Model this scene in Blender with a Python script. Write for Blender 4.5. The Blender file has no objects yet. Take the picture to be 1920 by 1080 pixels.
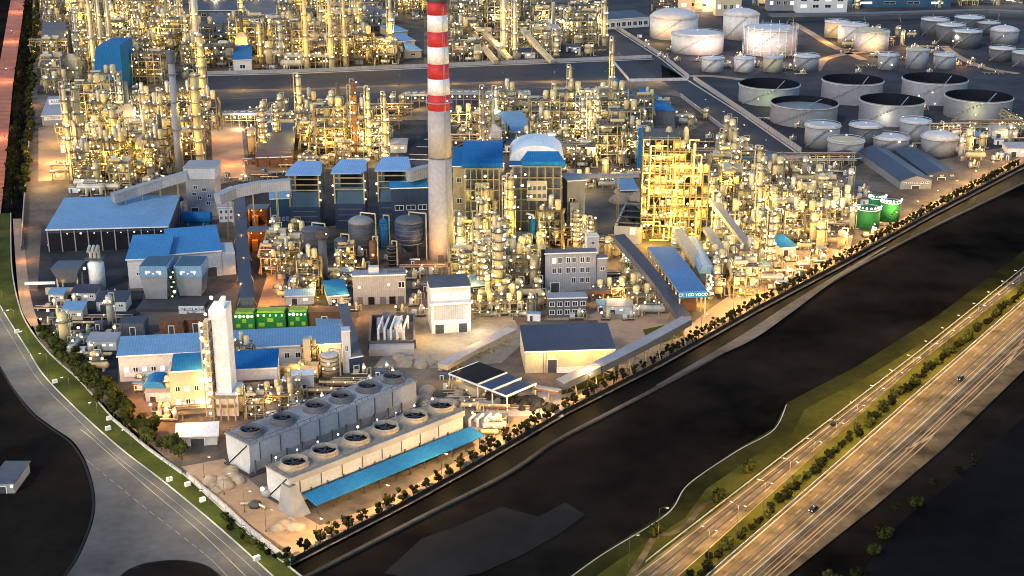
import bpy, math, random
from mathutils import Vector, Matrix
R = math.radians
rng = random.Random(7)
scene = bpy.context.scene
COL = scene.collection
# ------------------------------------------------------------------ camera model
CAM_H, FPX, PITCH = 225.0, 2550.0, R(19.3)
CT, ST = math.cos(PITCH), math.sin(PITCH)
cam_d = bpy.data.cameras.new('camera'); cam = bpy.data.objects.new('camera', cam_d); COL.objects.link(cam)
cam.location = (0, 0, CAM_H); cam.rotation_euler = (R(90) - PITCH, 0, 0)
cam_d.sensor_width = 36; cam_d.lens = 36 * FPX / 1920; cam_d.clip_end = 60000; cam_d.clip_start = 1
scene.camera = cam

def P(px, py, z=0.0):
    """surveyed ground position (or a position at height z) of a spot of the site"""
    d = Vector((px - 960, FPX * CT + (540 - py) * ST, -FPX * ST + (540 - py) * CT))
    return Vector((0, 0, CAM_H)) + d * ((z - CAM_H) / d.z)
def hz(Y, py):
    a = (540 - py)
    return CAM_H + Y * (-FPX * ST + a * CT) / (FPX * CT + a * ST)
def sc(Y, z=0):
    return (Y * CT + (CAM_H - z) * ST) / FPX
def pix(p):
    v = Vector(p) - Vector((0, 0, CAM_H)); zc = v.y * CT - v.z * ST
    return 960 + FPX * v.x / zc, 540 - FPX * (v.y * ST + v.z * CT) / zc

# ------------------------------------------------------------------ mesh collector
class MB:
    def __init__(s): s.v = []; s.f = []; s.m = []
    def add(s, vs, fs, m=0):
        o = len(s.v); s.v += [tuple(p) for p in vs]
        for f in fs: s.f.append(tuple(i + o for i in f)); s.m.append(m)
    def box(s, x, y, z0, sx, sy, sz, rz=0, m=0):
        c, n = math.cos(rz), math.sin(rz); vs = []
        for dz in (0, sz):
            for dx, dy in ((-1, -1), (1, -1), (1, 1), (-1, 1)):
                a, b = dx * sx / 2, dy * sy / 2
                vs.append((x + a * c - b * n, y + a * n + b * c, z0 + dz))
        s.add(vs, [(3, 2, 1, 0), (4, 5, 6, 7), (0, 1, 5, 4), (1, 2, 6, 5), (2, 3, 7, 6), (3, 0, 4, 7)], m)
        return s
    def tube(s, p, q, r, n=6, m=0, r2=None):
        p, q = Vector(p), Vector(q); d = (q - p)
        if d.length < 1e-6: return s
        d.normalize(); u = d.orthogonal().normalized(); w = d.cross(u); vs = []
        r2 = r if r2 is None else r2
        for c, rr in ((p, r), (q, r2)):
            for i in range(n):
                a = 2 * math.pi * i / n; vs.append(c + (u * math.cos(a) + w * math.sin(a)) * rr)
        fs = [(i, (i + 1) % n, n + (i + 1) % n, n + i) for i in range(n)] + [tuple(range(n - 1, -1, -1)), tuple(range(n, 2 * n))]
        s.add(vs, fs, m); return s
    def path(s, pts, r, n=6, m=0):
        for a, b in zip(pts, pts[1:]): s.tube(a, b, r, n, m)
        return s
    def beam(s, p, q, w, h, m=0):
        """box-section bar from p to q"""
        p, q = Vector(p), Vector(q); d = (q - p).normalized()
        sd = d.cross(Vector((0, 0, 1)))
        sd = sd.normalized() if sd.length > 1e-4 else Vector((1, 0, 0))
        up = sd.cross(d); vs = []
        for c in (p, q):
            for a, b in ((-1, -1), (1, -1), (1, 1), (-1, 1)): vs.append(c + sd * a * w / 2 + up * b * h / 2)
        s.add(vs, [(3, 2, 1, 0), (4, 5, 6, 7), (0, 1, 5, 4), (1, 2, 6, 5), (2, 3, 7, 6), (3, 0, 4, 7)], m); return s
    def lathe(s, prof, n=20, x=0, y=0, m=0, cap=True):
        vs = []; fs = []
        for r, z in prof:
            for i in range(n):
                a = 2 * math.pi * i / n; vs.append((x + r * math.cos(a), y + r * math.sin(a), z))
        for k in range(len(prof) - 1):
            for i in range(n):
                j = (i + 1) % n; fs.append((k * n + i, k * n + j, (k + 1) * n + j, (k + 1) * n + i))
        if cap:
            if prof[0][0] > .01: fs.append(tuple(range(n - 1, -1, -1)))
            if prof[-1][0] > .01: fs.append(tuple((len(prof) - 1) * n + i for i in range(n)))
        s.add(vs, fs, m); return s
    def prism(s, pts, z0, z1, m=0):
        n = len(pts); z1s = z1 if isinstance(z1, (list, tuple)) else [z1] * n
        vs = [(p[0], p[1], z0) for p in pts] + [(p[0], p[1], z1s[i]) for i, p in enumerate(pts)]
        s.add(vs, [tuple(range(n - 1, -1, -1)), tuple(range(n, 2 * n))] + [(i, (i + 1) % n, n + (i + 1) % n, n + i) for i in range(n)], m); return s
    def hull(s, lo, hi, m=0):
        """closed solid between two matching loops of 3d points"""
        n = len(lo)
        s.add(list(lo) + list(hi), [tuple(range(n - 1, -1, -1)), tuple(range(n, 2 * n))] + [(i, (i + 1) % n, n + (i + 1) % n, n + i) for i in range(n)], m); return s
    def ball(s, x, y, z, r, n=8, k=5, m=0, sq=1.0):
        prof = [(max(r * math.sin(math.pi * i / k), .001), z - r * sq * math.cos(math.pi * i / k)) for i in range(k + 1)]
        return s.lathe(prof, n, x, y, m, False)
    def mesh(s, name, mats, smooth=False):
        me = bpy.data.meshes.new(name); me.from_pydata(s.v, [], s.f)
        for mt in (mats if isinstance(mats, (list, tuple)) else [mats]): me.materials.append(mt)
        me.polygons.foreach_set('material_index', s.m)
        if smooth: me.polygons.foreach_set('use_smooth', [True] * len(s.f))
        me.update(); return me

KIDS = {}
def link(o, parent=None):
    COL.objects.link(o)
    if parent is not None:
        o.parent = parent; KIDS.setdefault(parent.name, []).append(o)
    return o
def part(name, mb, mats, parent=None, smooth=False, loc=None, label=None):
    me = mb if isinstance(mb, bpy.types.Mesh) else mb.mesh(name, mats, smooth)
    o = link(bpy.data.objects.new(name, me), parent)
    if loc is not None: o.location = loc
    if label: o['label'] = label
    return o
def thing(name, label, cat, loc=(0, 0, 0), rz=0, group=None):
    o = bpy.data.objects.new(name, None); o.empty_display_size = 1; COL.objects.link(o)
    o.location = loc; o.rotation_euler = (0, 0, rz); o['label'] = label; o['category'] = cat
    if group: o['group'] = group
    return o
def single(name, mb, mats, label, cat, loc=(0, 0, 0), rz=0, group=None, smooth=False):
    o = part(name, mb, mats, None, smooth, loc); o.rotation_euler = (0, 0, rz); o['label'] = label; o['category'] = cat
    if group: o['group'] = group
    return o
def setting(name, mb, mats, smooth=False, kind='structure'):
    o = part(name, mb, mats, None, smooth); o['kind'] = kind; return o
def copy_tree(o, parent=None):
    c = o.copy(); COL.objects.link(c)
    if parent is not None:
        c.parent = parent; KIDS.setdefault(parent.name, []).append(c)
    for k in list(KIDS.get(o.name, [])): copy_tree(k, c)
    return c
class Proto:
    """one built thing; the first placing moves it, later ones copy it with its parts"""
    def __init__(s, root): s.root = root; s.used = False
    def put(s, loc, rz=0, label=None, group=None, scale=1.0):
        o = copy_tree(s.root) if s.used else s.root
        s.used = True; o.location = loc; o.rotation_euler = (0, 0, rz); o.scale = (scale,) * 3
        if label: o['label'] = label
        if group: o['group'] = group
        return o
    def drop(s):
        if s.used: return
        def rem(o):
            for k in KIDS.get(o.name, []): rem(k)
            bpy.data.objects.remove(o)
        rem(s.root)

# ------------------------------------------------------------------ materials
def new_mat(name):
    m = bpy.data.materials.new(name); m.use_nodes = True; nt = m.node_tree
    return m, nt, nt.nodes['Principled BSDF']
def surf(name, col, rough=.7, metal=0.0, var=.25, scale=.25, spec=.4, rib=None, ribaxis='X', rand=.0, col2=None, bump=0.0, fine=1.5, world=False, grime=.0):
    """painted or mineral surface: two octaves of uneven tone, optional ribs, random tone per object"""
    m, nt, b = new_mat(name); N = nt.nodes; L = nt.links
    if world: pos = N.new('ShaderNodeNewGeometry').outputs['Position']
    else: pos = N.new('ShaderNodeTexCoord').outputs['Object']
    n1 = N.new('ShaderNodeTexNoise'); n1.inputs['Scale'].default_value = scale; n1.inputs['Detail'].default_value = 6; n1.inputs['Roughness'].default_value = .6
    L.new(pos, n1.inputs['Vector'])
    rp = N.new('ShaderNodeValToRGB'); rp.color_ramp.elements[0].position = .32; rp.color_ramp.elements[1].position = .68
    c2 = col2 if col2 else tuple(c * (1 - var) for c in col)
    c1 = col if col2 else tuple(min(1, c * (1 + var * .6)) for c in col)
    rp.color_ramp.elements[0].color = (*c2, 1); rp.color_ramp.elements[1].color = (*c1, 1)
    L.new(n1.outputs['Fac'], rp.inputs['Fac']); out = rp.outputs['Color']
    def mul(a, fac_socket, lo, hi):
        mr = N.new('ShaderNodeMapRange'); mr.inputs['To Min'].default_value = lo; mr.inputs['To Max'].default_value = hi
        L.new(fac_socket, mr.inputs['Value'])
        mx = N.new('ShaderNodeMix'); mx.data_type = 'RGBA'; mx.blend_type = 'MULTIPLY'; mx.inputs['Factor'].default_value = 1
        L.new(a, mx.inputs['A']); L.new(mr.outputs['Result'], mx.inputs['B']); return mx.outputs['Result']
    if fine:
        n2 = N.new('ShaderNodeTexNoise'); n2.inputs['Scale'].default_value = fine; n2.inputs['Detail'].default_value = 3
        L.new(pos, n2.inputs['Vector']); out = mul(out, n2.outputs['Fac'], .72, 1.28)
    if rib:
        w = N.new('ShaderNodeTexWave'); w.wave_type = 'BANDS'; w.bands_direction = ribaxis; w.inputs['Scale'].default_value = 2 * math.pi / (20 * rib) * 1.0
        L.new(pos, w.inputs['Vector']); out = mul(out, w.outputs['Fac'], .86, 1.06)
    if rand:
        oi = N.new('ShaderNodeObjectInfo'); out = mul(out, oi.outputs['Random'], 1 - rand, 1 + rand * .5)
    L.new(out, b.inputs['Base Color'])
    b.inputs['Roughness'].default_value = rough; b.inputs['Metallic'].default_value = metal
    b.inputs['Specular IOR Level'].default_value = spec
    if bump:
        bp = N.new('ShaderNodeBump'); bp.inputs['Strength'].default_value = bump; bp.inputs['Distance'].default_value = .5
        L.new(n1.outputs['Fac'], bp.inputs['Height']); L.new(bp.outputs['Normal'], b.inputs['Normal'])
    return m
def glow(name, col, strength):
    m, nt, b = new_mat(name)
    b.inputs['Base Color'].default_value = (.8, .8, .8, 1)
    b.inputs['Emission Color'].default_value = (*col, 1); b.inputs['Emission Strength'].default_value = strength
    m.cycles.emission_sampling = 'NONE'
    return m
M = {}
M['yard'] = surf('yard_concrete', (.21, .165, .12), .9, var=.4, scale=.035, fine=.4, world=True, spec=.1, col2=(.06, .05, .045))
M['yard_dark'] = surf('tank_yard_paving', (.062, .06, .066), .9, scale=.03, fine=.35, world=True, spec=.1, col2=(.026, .026, .03))
M['unit_ground'] = surf('unit_paving', (.11, .095, .08), .9, scale=.06, fine=.5, world=True, spec=.1, col2=(.03, .028, .026))
M['coal_yard'] = surf('coal_dust_ground', (.04, .042, .048), .95, scale=.05, fine=.5, world=True, spec=.1, var=.6)
M['warm_yard'] = surf('ochre_lamplit_paving', (.36, .25, .16), .9, scale=.04, fine=.35, world=True, spec=.2)  # on the lit yards, orange lamplight is put into this colour
M['lit_yard'] = surf('lit_yard_paving', (.33, .285, .225), .9, scale=.05, fine=.4, world=True, spec=.1, col2=(.17, .145, .115))  # paler than the yard: strong lamplight put into the colour
M['soil'] = surf('dark_waste_ground', (.018, .0155, .013), 1, scale=.016, fine=.12, world=True, spec=.0, col2=(.0025, .0025, .0025), bump=.4)
M['slab'] = surf('worn_slab', (.022, .0215, .0215), .95, scale=.018, fine=.12, world=True, spec=.02, col2=(.010, .010, .010))
M['island'] = surf('bare_island_soil', (.022, .017, .012), 1, scale=.02, fine=.3, world=True, spec=.0, col2=(.007, .007, .0075))
M['asphalt'] = surf('asphalt', (.115, .106, .10), .9, scale=.025, fine=.3, world=True, spec=.15, var=.45)
M['asphalt_blue'] = surf('dark_asphalt', (.024, .029, .042), .85, scale=.03, fine=.4, world=True, spec=.3, var=.4)
M['highway'] = surf('highway_asphalt', (.17, .125, .075), .9, scale=.09, fine=.35, world=True, spec=.1, col2=(.055, .042, .028))
M['sandy'] = surf('sandy_verge', (.16, .115, .065), .95, scale=.09, fine=.4, world=True, spec=.05, col2=(.035, .028, .017))
M['grass'] = surf('grass', (.085, .095, .018), 1, scale=.06, fine=.7, world=True, spec=.05, col2=(.032, .04, .010))
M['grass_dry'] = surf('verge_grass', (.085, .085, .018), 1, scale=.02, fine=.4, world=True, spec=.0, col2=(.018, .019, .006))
M['grass_falloff'] = surf('verge_falloff_grass', (.042, .042, .013), 1, scale=.025, fine=.3, world=True, spec=.0, col2=(.008, .0085, .004))  # verge grass darkened by colour where the lamplight falls off
M['brick'] = surf('red_brick_paving', (.50, .17, .10), .9, scale=.05, fine=.5, world=True, spec=.1)
M['water'] = surf('dark_canal_water', (.0042, .0045, .005), .6, scale=.02, fine=.1, world=True, spec=.015, bump=.1)
M['bank'] = surf('concrete_bank', (.12, .115, .115), .9, scale=.03, fine=.3, world=True, spec=.1, col2=(.04, .04, .04))
M['bank_glint'] = surf('glinting_bank', (.11, .105, .105), .9, scale=.012, fine=.3, world=True, spec=.05, col2=(.008, .008, .008))  # uneven pale tone imitates sky glints along the bank edge
M['field'] = surf('dark_field', (.012, .0115, .0125), 1, scale=.012, fine=.1, world=True, spec=.0, col2=(.004, .004, .004))
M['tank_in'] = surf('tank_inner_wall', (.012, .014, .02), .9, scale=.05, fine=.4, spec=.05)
M['kerb'] = surf('kerb_stone', (.42, .40, .34), .8, scale=.1, fine=1, world=True)
M['line'] = surf('road_paint', (.34, .29, .20), .8, scale=.09, fine=.5, world=True, var=.5)
M['blue_light'] = surf('light_blue_sheet', (.22, .36, .58), .6, scale=.06, fine=.6, rib=1.2, rand=.1, spec=.2, var=.10)
M['blue_mid'] = surf('mid_blue_sheet', (.055, .22, .44), .6, scale=.06, fine=.6, rib=1.2, rand=.1, spec=.2, var=.12)
M['blue'] = surf('blue_roof_sheet', (.155, .285, .44), .6, scale=.06, fine=.6, rib=1.2, rand=.12, spec=.4, var=.10)
M['blue_deep'] = surf('deep_blue_sheet', (.022, .155, .37), .65, scale=.06, fine=.6, rib=1.2, rand=.12, var=.12, spec=.05)
M['blue_dark'] = surf('navy_sheet', (.018, .034, .075), .5, scale=.08, fine=.8, rib=.9, var=.3)
M['teal_dark'] = surf('dark_teal_sheet', (.025, .075, .13), .5, scale=.08, fine=.8, rib=.9, var=.35)
M['grey'] = surf('grey_cladding', (.30, .30, .32), .6, scale=.08, fine=.7, rib=1.0, rand=.1, var=.15)
M['grey_dk'] = surf('dark_grey_cladding', (.10, .105, .125), .6, scale=.08, fine=.7, rib=1.0, rand=.1)
M['slate'] = surf('slate_roof', (.045, .05, .075), .6, scale=.05, fine=.6, rib=1.4, var=.25)
M['slate_warm'] = surf('brown_grey_roof', (.10, .095, .10), .7, scale=.05, fine=.6, var=.25)
M['pale'] = surf('pale_wall', (.52, .51, .50), .7, scale=.08, fine=.8, rand=.06, var=.12)
M['cream'] = surf('cream_wall', (.50, .41, .27), .7, scale=.08, fine=.8, rand=.1, var=.15)
M['white'] = surf('white_steel', (.72, .71, .70), .5, scale=.1, fine=.8, var=.10)
M['concrete'] = surf('chimney_concrete', (.37, .335, .325), .85, scale=.05, fine=.5, var=.10)
M['red'] = surf('red_band_paint', (.47, .025, .03), .6, scale=.1, fine=.5, var=.12)
M['black'] = surf('black_void', (.010, .011, .015), .8, scale=.2, fine=0, spec=.1)
M['wall_black'] = surf('near_black_wall', (.014, .014, .014), .9, scale=.3, fine=1, spec=.05)  # even near-black tone of the canal wall, posts and coping
M['dark_steel'] = surf('dark_steel', (.045, .045, .05), .6, metal=0, scale=.3, fine=1)
M['frame_steel'] = surf('frame_steel', (.36, .28, .13), .6, scale=.3, fine=1.0, rand=.25)  # frame colour yellowed too, to carry part of the lamp glow
M['grating'] = surf('grating_deck', (.13, .12, .105), .8, scale=.3, fine=1.2, rand=.2)
M['vessel'] = surf('aluminium_lagging', (.50, .47, .40), .4, metal=.25, scale=.2, fine=1.0, rand=.25)
M['vessel2'] = surf('lamp_tinted_vessel', (.58, .47, .25), .5, scale=.2, fine=1.0, rand=.2)  # cream pushed to yellow; part of the lamp glow sits in the colour
M['pipe'] = surf('pipe_lagging', (.46, .41, .30), .4, metal=.3, scale=.3, fine=1.2, rand=.3)
M['rust'] = surf('rusty_steel', (.20, .085, .04), .85, scale=.3, fine=1.2, rand=.2, col2=(.10, .045, .025))
M['tank'] = surf('tank_shell', (.235, .235, .25), .6, scale=.04, fine=.3, rand=.18, var=.12)
M['tank_pale'] = surf('pale_tank_shell', (.54, .50, .48), .6, scale=.04, fine=.3, rand=.12, var=.12)
M['tank_dk'] = surf('dark_tank_shell', (.075, .08, .095), .6, scale=.04, fine=.3, rand=.2, var=.15)
M['green'] = surf('green_tank_paint', (.008, .13, .035), .8, scale=.1, fine=.6, rand=.1)
M['lime'] = surf('lime_paint', (.28, .38, .03), .6, scale=.2, fine=.8, rand=.25)
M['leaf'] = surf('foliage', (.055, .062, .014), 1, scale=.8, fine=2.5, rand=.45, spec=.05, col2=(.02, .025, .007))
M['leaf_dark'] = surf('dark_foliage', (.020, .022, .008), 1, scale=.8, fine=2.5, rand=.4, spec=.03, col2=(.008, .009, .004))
M['bark'] = surf('bark', (.08, .055, .035), 1, scale=2, fine=0)
M['coal'] = surf('coal', (.02, .021, .024), .9, scale=.5, fine=2, var=.6, bump=.8)
M['cool_grey'] = surf('fibre_cement_panel', (.40, .41, .44), .7, scale=.12, fine=.8, var=.2)
M['cool_deck'] = surf('cooling_deck', (.40, .38, .36), .8, scale=.035, fine=.5, col2=(.15, .15, .155))
M['frame_dark'] = surf('brown_frame_steel', (.10, .075, .045), .7, scale=.3, fine=1.0, rand=.25)
M['sand'] = surf('sand_heap', (.33, .27, .20), 1, scale=.3, fine=1.5, bump=.6)
M['orange'] = surf('orange_paint', (.52, .20, .035), .6, scale=.2, fine=.8, rand=.2)
M['glass'] = surf('dark_glass', (.02, .025, .035), .15, scale=.2, fine=0, spec=.6)
M['lit_win'] = glow('lit_window', (1.0, .80, .45), .6)
M['lampY'] = glow('yellow_lamp', (1.0, .72, .26), .9)
M['lampW'] = glow('white_lamp', (1.0, .90, .66), 1.2)
M['lampG'] = glow('greenish_lamp', (.70, 1.0, .25), .8)
M['lampO'] = glow('orange_lamp', (1.0, .40, .08), .9)

# ------------------------------------------------------------------ ground sheets
def spline(pts, n=6):
    if len(pts) < 3: return pts
    out = []; q = [pts[0]] + list(pts) + [pts[-1]]
    for i in range(1, len(q) - 2):
        for k in range(n):
            t = k / n; a, b, c, d = (Vector((*p, 0)) for p in q[i - 1:i + 3])
            v = .5 * ((2 * b) + (-a + c) * t + (2 * a - 5 * b + 4 * c - d) * t * t + (-a + 3 * b - 3 * c + d) * t ** 3)
            out.append((v.x, v.y))
    out.append(pts[-1]); return out
from mathutils.geometry import tessellate_polygon
def sheet(name, pts, z, mat, kind='structure', curve=False, deep=0.6):
    """flat slab whose outline is surveyed at height z"""
    if curve: pts = spline(pts)
    w = [P(x, y, z) for x, y in pts]
    tri = tessellate_polygon([w]); mb = MB(); n = len(w)
    fs = []
    for t in tri:
        a, b, c = (w[i] for i in t)
        fs.append(tuple(t) if (b - a).cross(c - a).z > 0 else tuple(reversed(t)))
    mb.add(w, fs)
    return setting(name, mb, mat, kind=kind)
def strip(name, left, right, z, mat, curve=False, n=8):
    if curve: left, right = spline(left, n), spline(right, n)
    mb = MB(); a = [P(*p, z) for p in left]; b = [P(*p, z) for p in right]; k = len(a)
    fs = []
    for i in range(k - 1):
        A, B, C = a[i], b[i], b[i + 1]
        f = (i, k + i, k + i + 1, i + 1)
        fs.append(f if (B - A).cross(C - A).z > 0 else tuple(reversed(f)))
    mb.add(a + b, fs); return setting(name, mb, mat)
def ribbon(name, pts, width, z, mat, curve=False, h=0.0, dash=None):
    """band of constant width (m) along a surveyed line; h > 0 makes it a raised kerb"""
    if curve: pts = spline(pts, 8)
    w = [P(*p, 0) for p in pts]; L = []; Rr = []
    for i, p in enumerate(w):
        d = (w[min(i + 1, len(w) - 1)] - w[max(i - 1, 0)]).normalized(); nrm = Vector((-d.y, d.x, 0))
        L.append(p + nrm * width / 2); Rr.append(p - nrm * width / 2)
    mb = MB()
    for i in range(len(w) - 1):
        q = [Rr[i], Rr[i + 1], L[i + 1], L[i]]
        if dash:
            d = q[1] - q[0]; seg = d.length; c = 0.0; u = (w[i + 1] - w[i]) / max(seg, 1e-6)
            while c < seg:
                e = min(c + dash[0], seg)
                r = [Rr[i] + u * c, Rr[i] + u * e, L[i] + u * e, L[i] + u * c]
                mb.add([Vector((v.x, v.y, z)) for v in r], [(0, 1, 2, 3)]); c += dash[0] + dash[1]
        elif h: mb.prism([(v.x, v.y) for v in q], z, z + h)
        else: mb.add([Vector((v.x, v.y, z)) for v in q], [(0, 1, 2, 3)])
    return setting(name, mb, mat)

# ------------------------------------------------------------------ lamps
def light(loc, power, col=(1, .78, .42), r=.6, name='lamp_light'):
    d = bpy.data.lights.new(name, 'POINT'); d.energy = power; d.color = col; d.shadow_soft_size = r
    o = bpy.data.objects.new(name, d); COL.objects.link(o); o.location = loc; return o
YEL, WHT, ORG, GRN, WRM = (1, .63, .10), (1, .88, .60), (1, .42, .10), (.72, 1, .30), (1, .57, .14)
def glare(px, py, h, power, col=YEL, r=.6):
    p = P(px, py); return light((p.x, p.y, h), power * (1.5 if py > 450 else 1), col, r)
def lamp_mesh(r, mat):
    mb = MB(); mb.ball(0, 0, 0, r, 8, 5); return mb.mesh('lamp', mat, True)
LM = {k: lamp_mesh(r, M[m]) for k, r, m in (('Y', .75, 'lampY'), ('W', .7, 'lampW'), ('O', .6, 'lampO'), ('G', .75, 'lampG'), ('y', .45, 'lampY'), ('w', .45, 'lampW'))}
def lamp(parent, x, y, z, k='Y'):
    o = part('lamp', LM[k], None, parent, loc=(x, y, z)); o.scale = (rng.choice((.6, .75, .9, 1.1)),) * 3; return o

# ------------------------------------------------------------------ building helper
FOOT = []
def hall(name, label, cat, FL, FR, base, back, rise=0.0, roof='shed', rmat='blue', wmat='grey', over=.7, group=None, thick=.45, trim=True, h=None):
    """a building from its front eave line, the foot of its front wall and its back eave"""
    if h is None: h = hz(P(FL[0], base).y, FL[1])
    A, B = P(*FL, h), P(*FR, h); u = (B - A); w = u.length; u.normalize(); n = Vector((-u.y, u.x, 0))
    if n.y < 0: n = -n
    d = max(3.0, (P(*back, h + (rise if roof == 'shed' else 0)) - A).dot(n))
    mid = (A + B) / 2; rz = math.atan2(u.y, u.x)
    t = thing(name, label, cat, (mid.x, mid.y, 0), rz, group); FOOT.append((mid.x, mid.y, rz, w, d))
    hw = w / 2; mb = MB()
    if roof == 'shed':
        mb.prism([(-hw, 0), (hw, 0), (hw, d), (-hw, d)], 0, [h, h, h + rise, h + rise])
    elif roof == 'flat':
        mb.prism([(-hw, 0), (hw, 0), (hw, d), (-hw, d)], 0, h)
    elif roof == 'gable':
        mb.prism([(-hw, 0), (hw, 0), (hw, d / 2), (hw, d), (-hw, d), (-hw, d / 2)], 0, [h, h, h + rise, h, h, h + rise])
    elif roof == 'gabley':
        mb.prism([(-hw, 0), (0, 0), (hw, 0), (hw, d), (0, d), (-hw, d)], 0, [h, h + rise, h, h, h + rise, h])
    elif roof == 'barrel':
        k = 8; lo = []; hi = []
        for i in range(k + 1):
            a = math.pi * i / k; lo.append((-hw, d / 2 - d / 2 * math.cos(a), h + rise * math.sin(a)))
            hi.append((hw, d / 2 - d / 2 * math.cos(a), h + rise * math.sin(a)))
        mb.hull([(-hw, d, 0), (-hw, 0, 0)] + lo, [(hw, d, 0), (hw, 0, 0)] + hi)
    part('wall', mb, M[wmat], t)
    rb = MB(); o = over
    def slab(a, b, c, e): rb.hull([a, b, c, e], [tuple(Vector(p) + Vector((0, 0, thick))) for p in (a, b, c, e)])
    e0 = .01
    if roof == 'shed':
        s = rise / d; slab((-hw - o, -o, h - o * s + e0), (hw + o, -o, h - o * s + e0), (hw + o, d + o, h + rise + o * s + e0), (-hw - o, d + o, h + rise + o * s + e0))
    elif roof == 'flat':
        slab((-hw - o, -o, h + e0), (hw + o, -o, h + e0), (hw + o, d + o, h + e0), (-hw - o, d + o, h + e0))
    elif roof == 'gable':
        s = rise / (d / 2)
        slab((-hw - o, -o, h - o * s + e0), (hw + o, -o, h - o * s + e0), (hw + o, d / 2, h + rise + e0), (-hw - o, d / 2, h + rise + e0))
        slab((-hw - o, d / 2, h + rise + e0), (hw + o, d / 2, h + rise + e0), (hw + o, d + o, h - o * s + e0), (-hw - o, d + o, h - o * s + e0))
    elif roof == 'gabley':
        s = rise / hw
        slab((-hw - o, -o, h - o * s + e0), (0, -o, h + rise + e0), (0, d + o, h + rise + e0), (-hw - o, d + o, h - o * s + e0))
        slab((0, -o, h + rise + e0), (hw + o, -o, h - o * s + e0), (hw + o, d + o, h - o * s + e0), (0, d + o, h + rise + e0))
    elif roof == 'barrel':
        k = 10; pr = [(d / 2 - (d / 2 + o) * math.cos(math.pi * i / k), h + (rise + .3) * math.sin(math.pi * i / k)) for i in range(k + 1)]
        for (y0, z0), (y1, z1) in zip(pr, pr[1:]): slab((-hw - o, y0, z0), (hw + o, y0, z0), (hw + o, y1, z1), (-hw - o, y1, z1))
    rf = part('roof', rb, M[rmat], t)
    if trim and roof in ('shed', 'flat', 'gable'):
        tb = MB(); s = (rise / d if roof == 'shed' else rise / (d / 2) if roof == 'gable' else 0)
        tb.beam((-hw - o, -o - .16, h - o * s + .2), (hw + o, -o - .16, h - o * s + .2), .3, .55)
        part('gutter', tb, M['white'], rf)
    return t, w, d, h
def window(t, x, z, ww=2.0, hh=1.6, y=-.06, lit=False, frame='white', side=None, name='window'):
    """a window: its frame, with the pane as a sub-part"""
    mb = MB(); b = .22
    for a, c, sx, sz in ((0, hh / 2 - b / 2, ww, b), (0, -hh / 2 + b / 2, ww, b), (-ww / 2 + b / 2, 0, b, hh - 2 * b), (ww / 2 - b / 2, 0, b, hh - 2 * b), (0, 0, b * .8, hh - 2 * b)):
        mb.box(a, 0, c - sz / 2, sx, .16, sz)
    o = part(name, mb, M[frame], t, loc=(x, y, z))
    g = MB(); g.box(0, .06, -hh / 2 + .05, ww - .1, .05, hh - .1)
    part('pane', g, M['lit_win'] if lit else M['glass'], o)
    if side is not None: o.rotation_euler = (0, 0, side)
    return o
def door(t, x, ww=4.0, hh=4.5, y=-.05, mat='dark_steel', name='door'):
    mb = MB(); mb.box(0, 0, 0, ww, .14, hh, 0, 0)
    for sx in (-1, 1): mb.box(sx * (ww / 2 + .15), -.04, 0, .3, .24, hh + .3, 0, 1)
    mb.box(0, -.04, hh + .003, ww - .01, .24, .3, 0, 1)
    return part(name, mb, [M[mat], M['white']], t, loc=(x, y, 0))
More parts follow.
